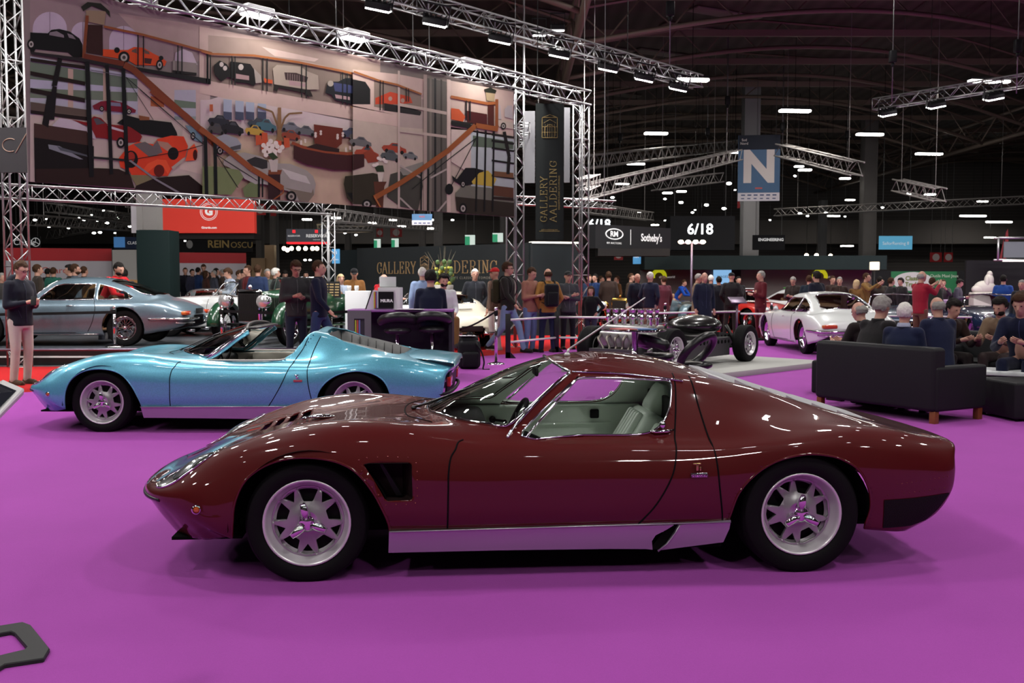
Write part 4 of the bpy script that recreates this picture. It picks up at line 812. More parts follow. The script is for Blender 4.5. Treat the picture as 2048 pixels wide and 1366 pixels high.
for v in o.data.vertices:
    if v.co.z<.01: v.co.z=0
sc_=zat(500,40.5)/h
for v in o.data.vertices: v.co.z*=sc_
# dark clad pillar
a=atdepth(272,460,23.2); c=atdepth(338,460,23.2); b=MB(); b.rbox(-(c.x-a.x)/2,(c.x-a.x)/2,0,.7,0,a.z,.01); o=b.build('clad_pillar',mat('pillar_green_black',(.006,.014,.014),.6),None,((a.x+c.x)/2,23.2,0)); tag(o,'dark green-black clad pillar behind the silver-blue coupe','pillar')
a=atdepth(284,460,23.6); c=atdepth(321,460,23.6); b=MB(); b.box(-(c.x-a.x)/2,(c.x-a.x)/2,0,.42,0,9); b.box(-(c.x-a.x)/2-.02,-(c.x-a.x)/2+.12,-.03,.0,0,9); o=b.build('hall_column',mat('column_grey'),None,((a.x+c.x)/2,23.35,2.68)); tag(o,'grey hall column rising out of the dark clad pillar','column',kind='structure')
# more signs
o,w,h=plaque(573,655,458,484,40,mat('sign_black',(.035,.035,.04),.5,emit=(.1,.1,.12),es=.3),'black hanging box sign with red logo and underline','hanging sign',th=.5,hang=11.8); wt(o,'RESERVOIR',.17,.38,.24,wht_l,dy=-.004,bold=.004); wt(o,'RESERVOIR',.10,-.52,.24,wht_l,dy=-.004); b=MB(); b.box(-w/2,w/2,-.02,.52,-.07,0); b.build('red_underline',mat('glow_red',(.6,.01,.02),.5,emit=(.8,.02,.03),es=1),o)
b=MB(); 
for u in (.38,-.52): b.box(u-.06,u+.06,-.01,-.003,.36,.48)
b.build('red_logo',mat('glow_red'),o); wt(o,'SWISS MADE',.05,.38,.09,wht_l,dy=-.004)
o,w,h=plaque(28,80,473,496,48,mat('sign_dark',(.02,.02,.022),.5),'black sign with white script and star ring at the far left','hanging sign',hang=11.8); wt(o,'Classic',.38,-.12,.26,wht_l,dy=-.004); b=MB(); b.tube([(.42+.2*cos(2*pi*i/20),-.01,.28+.2*sin(2*pi*i/20)) for i in range(20)],.015,4,closed=True)
for k in range(3): b.cyl((.42,-.01,.28),(.42+.2*cos(pi/2+k*2.094),-.01,.28+.2*sin(pi/2+k*2.094)),.012,4)
b.build('star_ring',wht_l,o)
o,w,h=plaque(228,272,474,498,50,mat('sign_navy',(.03,.05,.12),.5),'navy and blue exhibitor sign left of the dark pillar','hanging sign',hang=11.8); wt(o,'CLAS',.2,.35,.3,wht_l,dy=-.004); b=MB(); b.box(-w/2,0,-.01,-.002,.08,h); b.build('blue_half',mat('sign_blue2',(.08,.25,.55),.5,emit=(.1,.3,.7),es=.3),o)
o,w,h=plaque(824,864,428,450,26,mat('sign_lblue',(.07,.17,.32),.5,emit=(.1,.3,.6),es=.1),'small blue and white aisle sign hanging under the banner','hanging sign',hang=11.8); b=MB(); b.box(-w/2,w/2,-.01,-.002,0,h*.42); b.build('white_strip',mat('panel_white'),o); wt(o,'PARIS',.06,0,h*.75,mat('letter_coral'),dy=-.004)
b=MB(); 
for k in range(4): b.box(-w*.4+k*w*.22,-w*.4+k*w*.22+.08,-.014,-.011,h*.12,h*.22)
b.build('sponsor_marks',mat('mark_navy',(.05,.08,.2),.5),o)
o,w,h=plaque(664,679,498,527,30,mat('flag_blue',(.06,.28,.55),.5,emit=(.1,.4,.8),es=.15),'small blue stand number flag at the left of the gallery wall','sign'); wt(o,'N1',.14,-.03,.32,wht_l,dy=-.004); wt(o,'gallery',.06,0,.12,wht_l,dy=-.004); o.location.y-=.0
o,w,h=plaque(1266,1282,507,528,36,mat('flag_blue'),'small blue stand number flag on the dark fascia','sign'); wt(o,'N4',.14,-.03,.26,wht_l,dy=-.004)
for k,(a_,b_,c_,d_,Y) in enumerate(((510,531,408,430,50),(541,552,411,432,52),(753,766,457,474,60),(781,804,456,474,60),(1228,1246,500,520,60),(1860,1884,505,524,62),(1888,1906,505,524,62),(1475,1500,395,416,60))):
    o,w,h=plaque(a_,b_,c_,d_,Y,mat('square_red',(.35,.015,.02),.6),'square red sign with pale disc, '+['left of the hall column by the red hanging sign','second from the red hanging sign','left of the pair above the gallery wall','right of the pair above the gallery wall','behind the auction sign','left of the pair on the right wall','right of the pair on the right wall','below the big N sign'][k],'sign',nm='square_sign',hang=11.8); b=MB(); b.lathe([(0,-.005),(min(w,h)*.38,-.005)],20,'y',c=(0,0,h/2)); b.build('disc',mat('disc_pale',(.5,.42,.42),.6),o)
for k,(a_,b_,c_,d_) in enumerate(((748,761,478,496),(783,797,477,496),(930,950,470,490),(985,1006,466,484))):
    o,w,h=plaque(a_,b_,c_,d_,45,mat('exit_white',(.6,.65,.6),.5,emit=(.8,1,.9),es=.5),['first','second','third','fourth'][k]+' white and green emergency exit sign above the gallery wall, counted from the left','exit sign',nm='exit_sign',hang=11.8); b=MB(); b.box(-w/2,-w*.02,-.01,-.002,0,h*.85); b.build('green_half',mat('exit_green',(.02,.30,.12),.5,emit=(.05,.6,.3),es=.3),o)
# wooden booth, REIN sign
o,w,h=plaque(503,530,516,566,44,mat('ply',(.30,.20,.11),.6,var=.1,bscale=2),'pale plywood booth wall left part','stand wall',nm='plywood_wall',th=.4); o2,_,_=plaque(530,548,490,566,44.2,mat('ply'),'tall pale plywood booth wall behind the blue suit man','stand wall',nm='plywood_wall',th=.4)
for q in (o,o2):
    dz=q.location.z; q.location.z=0
    for v in q.data.vertices:
        if v.co.z>.01: v.co.z+=dz
o,w,h=plaque(338,503,470,504,48,mat('sign_darkgrey',(.016,.016,.018),.7),'black fascia with gold letters behind the red-topped wall','sign',th=.2,hang=11.8); wt(o,'REIN',.5,w*.10,h*.45,mat('letter_gold2',(.38,.26,.08),.5),dy=-.004,bold=.01); wt(o,'OSCU',.4,w*.38,h*.4,mat('letter_gold2'),dy=-.004); b=MB(); b.ell((-w*.25,-.01,h*.45),(.16,.01,.2)); b.build('wing_logo',mat('logo_grey',(.3,.3,.3),.5),o)
# auction sign
a=W(1190,31); c=W(1340,33.5); o=panel('auction_sign',a,c,zat(497,31),zat(449,31),mat('sign_dark'),'dark auction house fascia with white oval monogram','sign',th=.3); L3=math.hypot(c[0]-a[0],2.5); Hh=zat(449,31)-zat(497,31)
for v in o.data.vertices:
    if v.co.x>1: v.co.z+= .0
b=MB(); b.tube([(L3*.235+.40*cos(2*pi*i/36),-.01,Hh*.62+.16*sin(2*pi*i/36)) for i in range(36)],.022,5,closed=True); b.build('oval_ring',wht_l,o); wt(o,'RM',.24,L3*.235,Hh*.62,wht_l,bold=.006,sx=1.15); wt(o,'RM AUCTIONS',.085,L3*.235,Hh*.24,wht_l,spacing=1.3); b=MB(); b.box(L3*.445,L3*.45,-.01,-.002,Hh*.2,Hh*.85); b.build('divider',wht_l,o); wt(o,"Sotheby's",.34,L3*.73,Hh*.52,wht_l,sx=.82,bold=.006)
o2,w,h=plaque(1196,1340,497,512,31,mat('sign_under'),'dark beam under the auction fascia','beam',nm='fascia_beam',th=1)
for a_,b_,c_,d_,Y,s_,sz in ((1176,1222,436,468,40,'6/18',.5),(1340,1470,432,500,42,'6/18',.62)):
    o,w,h=plaque(a_,b_,c_,d_,Y,mat('sign_darkgrey'),'dark hanging cube with glowing white figures '+('behind the left of the auction sign' if a_<1200 else 'right of the auction sign'),'hanging sign',th=1.2,hang=11.8); wt(o,s_,sz,(0 if a_<1200 else -.1),h*.6,mat('figure_glow',(1,1,1),.5,emit=(.9,.95,1),es=2),dy=-.01,bold=.01)
o,w,h=plaque(1505,1570,470,500,48,mat('sign_darkgrey'),'dark sign with white word about engineering right of the N column','sign',hang=11.8); wt(o,'ENGINEERING',.19,.1,h*.68,wht_l,dy=-.01,bold=.006)
o,w,h=plaque(1758,1825,472,499,55,mat('screen_lblue',(.06,.25,.40),.4,emit=(.15,.5,.75),es=.5),'glowing light blue exhibitor sign on the right','hanging sign',hang=11.8); wt(o,'SailorRenting 8',.24,0,h*.45,wht_l,dy=-.01)
# N sign on its column
a=atdepth(1472,402,46); c=atdepth(1562,268,46); 
o,w,h=plaque(1476,1560,270,402,46,mat('n_blue',(.035,.09,.18),.5,emit=(.04,.12,.25),es=.12),'large blue aisle sign with a big white letter N','hanging sign',th=.1,rz=-.12,hang=11.8); wt(o,'N',1.95,0,h*.50,mat('n_white',(.72,.66,.64),.5),dy=-.006,bold=.09,sx=.98); b=MB(); b.box(-w/2,w/2,-.02,-.002,0,h*.125); b.build('white_strip',mat('panel_white'),o); b=MB(); b.box(-.16,.16,-.012,-.002,h*.185,h*.205); b.build('red_mark',mat('letter_coral'),o); b=MB()
for k in range(6): b.box(-w*.42+k*w*.15,-w*.42+k*w*.15+.14,-.026,-.021,h*.03,h*.045); b.box(-w*.42+k*w*.15,-w*.42+k*w*.15+.18,-.026,-.021,h*.08,h*.10)
b.build('sponsor_marks',mat('mark_navy'),o); b=MB(); b.box(-w/2,w/2,-.008,-.001,h*.78,h); b.build('photo_strip',mat('n_dark',(.02,.025,.04),.5),o); text('Sud\nNord',.16,.002,mat('n_white'),o,(-w*.36,-.012,h*.90),(pi/2,0,0))
# grey stand on the right
sw=panel('stand_wall',W(1280,37),W(1742,37),0,zat(538,37),mat('stand_grey',(.11,.10,.098),.8),'long grey stand wall with yellow ring logos','stand wall'); b=MB(); b.box(0,W(1742,37)[0]-W(1280,37)[0]+.1,-1.2,.2,zat(540,37),zat(513,37)); b.build('dark_fascia',mat('fascia_green_black',(.012,.02,.02),.7),sw)
yl=mat('ring_yellow',(.62,.66,.02),.5,emit=(.8,.85,.02),es=.4)
for px in (1317,1638):
    u=W(px,37)[0]-W(1280,37)[0]; zc_=zat(553,37); b=MB(); b.tube([(u+.22*cos(a),-.03,zc_+.22*sin(a)) for a in [-.3+i*(pi+.6)/16 for i in range(17)]],.075,8); b.build('ring_logo',yl,sw)
    wt(sw,'classicworld' if px<1400 else 'world',.12,u+.30,zc_-.02,wht_l,dy=-.02)
o,w,h=plaque(1427,1463,539,568,36.85,mat('tv_glow',(.1,.2,.3),.3,emit=(.25,.5,.8),es=.9),'glowing blue television on the grey stand wall','television',nm='television'); wt(o,'IMAGES',.12,0,h*.5,mat('tv_text',(.02,.05,.1),.4),dy=-.01); b=MB(); b.box(w*.5,w*.5+.35,0,.1,0,h); b.build('side_panel',black,o)
# lamp box on post
x,y=W(1747,34)
t=thing('lamp_box','small warm lamp box on a post at the end of the grey stand','lamp',(x,y,0)); b=MB(); b.rbox(-.14,.14,-.1,.1,zat(540,34),zat(524,34),.02); b.build('lamp_shade',mat('box_glow',(.6,.5,.4),.5,emit=(1,.8,.55),es=1.5),t); b=MB(); b.cyl((0,0,0),(0,0,zat(540,34)),.03,8); b.build('post',black,t)
# right green sign wall
o=panel('stand_wall',W(1738,40),W(1935,40),0,zat(541,40),mat('sign_darkgrey'),'dark stand wall carrying the green banner','stand wall'); u=lambda px:W(px,40)[0]-W(1738,40)[0]
b=MB(); b.box(u(1780),u(1911),-.03,-.001,zat(585,40),zat(543,40)); g=b.build('green_banner',mat('banner_green',(.015,.16,.06),.5),o); b=MB(); b.lathe([(0,-.04),(1,-.04)],36,'y',M=Matrix.Translation((u(1824),0,zat(563,40)))@Matrix.Diagonal((.80,1,.38,1))); b.build('white_oval',mat('oval_white',(.6,.58,.62),.5),g); wt(o,'Classic\nTrader',.24,u(1824),zat(563,40),mat('letter_olive',(.16,.2,.06),.5),dy=-.05,sx=.95,bold=.008); wt(o,'Outils Maxi Jeux',.17,u(1886),zat(552,40),mat('letter_pale',(.5,.6,.5),.5),dy=-.04); wt(o,'Auto',.15,u(1880),zat(562,40),mat('letter_pale'),dy=-.04)
panel('stand_wall',W(1930,36),W(2120,36),0,zat(521,36),mat('sign_darkgrey'),'dark stand wall at the far right edge','stand wall'); 
t=thing('screen_rig','small truss rig with bright screen at the right edge','screen',(*W(2025,34),zat(520,34))); b=MB()
for z in (0,.75): b.cyl((-.55,0,z),(.6,0,z),.04,6); b.cyl((-.55,.3,z),(.6,.3,z),.04,6)
for x in (-.55,.6): b.cyl((x,0,0),(x,0,.75),.04,6)
b.build('frame',alu,t); b=MB(); b.box(-.3,.6,.1,.14,.08,.62); b.build('screen',mat('screen_dark',(.06,.06,.07),.3,emit=(.3,.32,.36),es=.3),t); b=MB(); b.box(-.4,.6,-.05,0,-.06,.0); b.build('light_strip',mat('strip_white'),t)
t=thing('feather_flag','dark red feather flag at the far right','flag',(*W(1993,38),0)); b=MB(); b.cyl((0,0,0),(.25,0,zat(460,38)),.02,6); b.build('pole',black,t); b=MB(); b.prism([(.02,0,zat(525,38)),(.12,0,zat(500,38)),(.22,0,zat(470,38)),(.34,0,zat(459,38)),(.38,0,zat(480,38)),(.30,0,zat(520,38))],(0,1,0),.01); b.build('flag_cloth',mat('flag_red',(.22,.02,.03),.6),t)
# statue
x,y=W(1968,34); b=MB(); b.rbox(-.45,.45,-.2,.2,0,1.1,.03); 
for c,r in (((0,0,1.25),(.38,.18,.25)),((.14,0,1.5),(.16,.13,.24)),((.16,0,1.72),(.09,.09,.11)),((-.2,-.02,1.2),(.26,.14,.16)),((.02,-.1,1.45),(.08,.08,.2))): b.ell(c,r)
o=b.build('statue',mat('plaster',(.42,.40,.36),.7),None,(x,y,0)); tag(o,'pale plaster statue of a seated figure at the far right stand','statue')
# lilac box, posters on cars
x,y=W(1888,26); b=MB(); b.rbox(-.2,.2,-.15,.15,0,1.0,.02); o=b.build('lilac_plinth',mat('lilac',(.5,.3,.55),.5),None,(x,y,0)); tag(o,'lilac plinth between the two dark blue open cars','plinth')
# light stand with four lamps
x,y=at(1382,66); t=thing('light_stand','tall mauve lamp stand with four warm lamps on top','lamp',(x,y,0)); b=MB(); b.cyl((0,0,.02),(0,0,2.62),.035,10); b.lathe([(.3,0),(.3,.03),(.04,.06)],24); b.cyl((-.35,0,2.62),(.35,0,2.62),.03,8); b.build('pole',mat('rail_mauve'),t)
for k in range(4): b=MB(); b.ell((-.33+k*.22,-.02,2.66),(.085,.06,.06)); b.build('lamp_head',warm,t)
x,y=at(1314,66)
t=thing('info_lectern','mauve tilted information lectern in front of the rally cars','sign',(*at(1474,84),0),.2); b=MB(); b.cyl((0,0,0),(0,0,1.0),.03,8); b.lathe([(.18,0),(.18,.02),(.03,.03)],20); b.build('post',mat('rail_mauve'),t); b=MB(); b.rbox(-.2,.2,-.14,.14,.0,.03,.01,2,Matrix.Translation((0,0,1.02))@Matrix.Rotation(.5,4,'X')); b.build('board',mat('rail_mauve'),t)
# ================================================================ LOUNGE FURNITURE
sofa_m=mat('sofa_leather',(.018,.018,.020),.5,bump=.25,bscale=30); woodl=mat('sofa_foot',(.22,.07,.02),.4)
def sofa(lab,x,y,rz,L=1.62,D=.86,h=.80):
    T=thing('sofa',lab,'sofa',(x,y,0),rz)   # local: x along the back, y depth away from the back
    b=MB(); b.rbox(.02,L-.02,0,.20,.13,h,.045,4); b.build('backrest',sofa_m,T)
    for a in (-.0,L-.17): b=MB(); b.rbox(a,a+.17,.03,D,.13,.60,.035,4); b.build('armrest',sofa_m,T)
    b=MB(); b.rbox(.17,L-.17,.15,D-.02,.13,.30,.02,3); b.build('seat_frame',sofa_m,T); 
    for k in (0,1): b=MB(); b.rbox(.175+k*(L-.35)/2,.17+(k+1)*(L-.35)/2-.005,.20,D,.30,.44,.04,4); b.build('seat_cushion',sofa_m,T)
    for u in (.06,L-.06):
        for v in (.07,D-.07): b=MB(); b.rbox(u-.035,u+.035,v-.035,v+.035,.0,.135,.006,2); b.build('leg',woodl,T)
    return T
SCx,SCy=4.38,10.25
sofa('black leather two-seat sofa turned away from the viewer, with orange-brown block feet',SCx+(-.5)*1.66,SCy+.866*1.66,math.atan2(-.866,.5),L=1.66)
sofa('dark grey leather sofa in the back of the lounge group',7.62,12.60,2.24,L=2.0)
for k,(x,y,lab) in enumerate(((6.35,12.0,'black cube stool under the man in navy suit at the right edge'),(5.35,12.42,'black cube stool under the balding man in navy suit'),(5.75,13.42,'black cube stool under the curly haired person'),(4.41,12.0,'black cube stool under the ruddy bald man by the sofa end'))):
    T=thing('pouf',lab,'pouf',(x,y,0),.3*k); b=MB(); b.rbox(-.24,.24,-.24,.24,.02,.42,.03,3); b.build('cushion',sofa_m,T)
x,y=G(2020,843); T=thing('pouf','black leather cube pouf cut by the right edge of the picture','pouf',(x+.32,y+.30,0),.1); b=MB(); b.rbox(-.36,.36,-.36,.36,.03,.42,.03,4); b.build('cushion',sofa_m,T); b=MB()
for a in (-.3,.3):
    for c in (-.3,.3): b.cyl((a,c,0),(a,c,.04),.02,8)
b.build('glides',black,T)
x,y=G(1640,792); T=thing('pouf','low black leather cube stool at the left end of the black sofa','pouf',(x+.25,y+.3,0),-.5); b=MB(); b.rbox(-.22,.22,-.25,.25,.02,.45,.03,4); b.build('cushion',sofa_m,T)
T=thing('coffee_table','low white table between the sofas','table',(5.7,11.75,0),-.5); b=MB(); b.rbox(-.5,.5,-.3,.3,.40,.45,.01); b.build('table_top',wht,T)
for a in (-.44,.44):
    for c in (-.25,.25): b=MB(); b.box(a-.025,a+.025,c-.025,c+.025,0,.40); b.build('leg',wht,T)
# ================================================================ INFORMATION KIOSK (left foreground)
T=thing('info_kiosk','white tablet display on a grey stand cut by the left edge','information display',(-2.14,3.55,0),0)
bp=[(-.45,-.28),(.15,-.28),(.175,-.25),(.30,.16),(.28,.20),(.23,.225),(-.45,.225)]
b=MB(); vs_=[]; 
outer=[G(-30,1365),G(10,1340),G(88,1328),G(100,1308),G(62,1260),G(46,1254),G(-40,1268)]; inner=[G(-30,1330),G(10,1319),G(48,1310),G(54,1305),G(30,1277),G(22,1273),G(-40,1285)]
o_=[V((a+2.14,c-3.55,0.004)) for a,c in outer]; i_=[V((a+2.14,c-3.55,0.004)) for a,c in inner]; n=7; up=V((0,0,.02))
b.add(o_+i_+[v+up for v in o_]+[v+up for v in i_],[(k,k+1,n+k+1,n+k) for k in range(6)]+[(14+k,14+k+1,21+k+1,21+k) for k in range(6)]+[(k,k+1,14+k+1,14+k) for k in range(6)]+[(n+k,n+k+1,21+k+1,21+k) for k in range(6)]); o=b.build('base_frame',mat('kiosk_anthracite',(.03,.03,.032),.45),T); o.modifiers.new('b','BEVEL').width=.004
b=MB(); b.rbox(-.50,-.44,-.06,.02,.02,1.05,.01); b.build('upright',mat('kiosk_anthracite'),T)
Mk=Matrix.Translation((-.0,-.35,1.0))
# screen: corners traced to real distance
A=[atdepth(*q) for q in ((-60,790,3.2),(6,757,3.32),(51,776,3.30),(0,828,3.18),(-70,880,3.08))]
b=MB(); A=[q-V((-2.14,3.55,0)) for q in A]; nn=((A[1]-A[0]).cross(A[3]-A[0])).normalized()
b.prism(A,nn,.03 if nn.z<0 else -.03); o=b.build('tablet_case',mat('case_white',(.72,.72,.72),.3,coat=.4),T); o.modifiers.new('b','BEVEL').width=.006
c_=sum(A,V((0,0,0)))/5; S_=[c_+(q-c_)*.80+V((-.01,0,-.002))-(nn*.004 if nn.z<0 else -nn*.004) for q in A]; b=MB(); b.prism(S_,nn if nn.z<0 else -nn,.002); b.build('screen',mat('screen_black',(.02,.022,.03),.12),T)

b=MB(); b.rbox(-2.6,2.6,-3.6,4.2,0,.2,.01); o=b.build('display_platform',mat('platform_top'),None,(-11.9,37.2,0)); tag(o,'low grey platform under the far group by the white wall','platform')
# ================================================================ MIURA-TYPE MID-ENGINED COUPES
def cast_wheel(par, x, y, z, rt, wt, rr, side, style='cast', name='wheel'):
    """wheel part; its tyre and knock-off are sub-parts. axis y, outer face toward side"""
    s=side; b=MB()
    # rim barrel and lip
    o=.0; h=wt/2
    prof=[(rr*.80,-.10),(rr*.86,-.02),(rr*.90,h*.55),(rr*.955,h*.8),(rr,h*.86),(rr*1.01,h*.98),(rr*.985,h*1.0),(rr*.945,h*.93),(rr*.93,h*.78),(rr*.88,h*.62),(rr*.80,h*.30),(rr*.74,h*.2)]
    prof=[(r,s*q) for r,q in prof]
    b.lathe(prof,48,'y')
    if style=='wire':
        for i in range(36):
            a=2*pi*i/36; a2=a+(.5 if i%2 else -.5)
            b.cyl((rr*.9*cos(a),s*h*.35,rr*.9*sin(a)),(rr*.2*cos(a2),s*h*(.75 if i%3 else .1),rr*.2*sin(a2)),.0028,4)
        b.lathe([(0,s*h*.9),(rr*.12,s*h*.88),(rr*.2,s*h*.7),(rr*.23,0)],16,'y')
        w=b.build(name,chrome,par)
    elif style=='steel':
        b.lathe([(rr*.9,s*h*.4),(rr*.75,s*h*.5),(rr*.6,s*h*.35),(rr*.5,s*h*.7),(rr*.2,s*h*.85),(0,s*h*.9)],32,'y')
        w=b.build(name,chrome,par)
    else:
        w=b.build(name,mat('rim_silver',(.74,.72,.74),.32,.45,.3),par)
        bm=bmesh.new(); rings=[]
        pr=[(0.0,h*.62),(rr*.26,h*.60),(rr*.36,h*.50),(rr*.5,h*.40),(rr*.66,h*.36),(rr*.78,h*.34),(rr*.84,h*.36)]
        for r,q in pr: rings.append([bm.verts.new((max(r,1e-4)*cos(2*pi*i/60),s*q,max(r,1e-4)*sin(2*pi*i/60))) for i in range(60)])
        for a in range(len(rings)-1):
            for i in range(60): bm.faces.new((rings[a][i],rings[a+1][i],rings[a+1][(i+1)%60],rings[a][(i+1)%60]))
        bmesh.ops.remove_doubles(bm,verts=bm.verts,dist=1e-3)
        for k in range(5):
            a=2*pi*k/5+1.75
            def P(r,d): return (rr*r*cos(a+d),rr*r*sin(a+d))
            cutout(bm,[P(.46,-.20),P(.48,-.24),P(.78,-.30),P(.81,-.22),P(.81,.22),P(.78,.30),P(.48,.24),P(.46,.20)],'y',lambda c:True)
            a+=2*pi/10
            cutout(bm,[P(.53,0),P(.78,-.21),P(.80,0),P(.78,.21)],'y',lambda c:True)
        bmesh.ops.recalc_face_normals(bm,faces=bm.faces)
        d=bmobj('wheel_face',bm,alloy,w,True,.022,0); d.modifiers.new('b','BEVEL').width=.003; d.modifiers['b'].limit_method='ANGLE'
        k=MB(); k.lathe([(rr*.29,s*h*.55),(rr*.27,s*h*.68),(rr*.2,s*h*.76),(rr*.19,s*h*.95),(rr*.15,s*h*1.0),(0,s*h*1.01)],28,'y')
        for q in range(3):
            a=2*pi*q/3-.15
            k.tube([(rr*.12*cos(a),s*h*.86,rr*.12*sin(a)),(rr*.3*cos(a),s*h*.95,rr*.3*sin(a)),(rr*.46*cos(a),s*h*1.1,rr*.46*sin(a))],[.028,.024,.014],8)
        for q in range(10):
            a=2*pi*q/10; k.cyl((rr*.235*cos(a),s*h*.6,rr*.235*sin(a)),(rr*.235*cos(a),s*h*.66,rr*.235*sin(a)),.006,6)
        k.build('knock_off',chrome,w)
        bk=MB(); bk.lathe([(0,s*h*.1),(rr*.78,s*h*.05)],32,'y'); bk.build('brake_disc',mat('brake_dark',(.012,.012,.012),.6),w)
    t=MB(); e=wt*.5; rm=(rt+rr)/2
    pt=[(rr*.95,-h*.85),(rr*1.05,-h*.98),(rm,-h*1.07),(rt*.93,-h*1.0),(rt*.985,-h*.84),(rt,-h*.6)]
    for g in range(-3,4):   # tread grooves
        q=h*.6*g/3.5; pt+=[(rt,q-.008),(rt*.982,q-.006),(rt*.982,q+.002),(rt,q+.004)]
    pt+=[(rt,h*.6),(rt*.985,h*.84),(rt*.955,h*.95),(rt*.95,h*.985),(rt*.93,h*1.0),(rm,h*1.07),(rr*1.12,h*1.03),(rr*1.05,h*.98),(rr*.95,h*.85)]
    t.lathe([(r,s*q) for r,q in pt],72,'y'); t.build('tyre',rubber,w)
    w.location=(x,y,z); w.rotation_euler=(0,random.uniform(0,.6) if style=='cast' else 0,0)
    return w

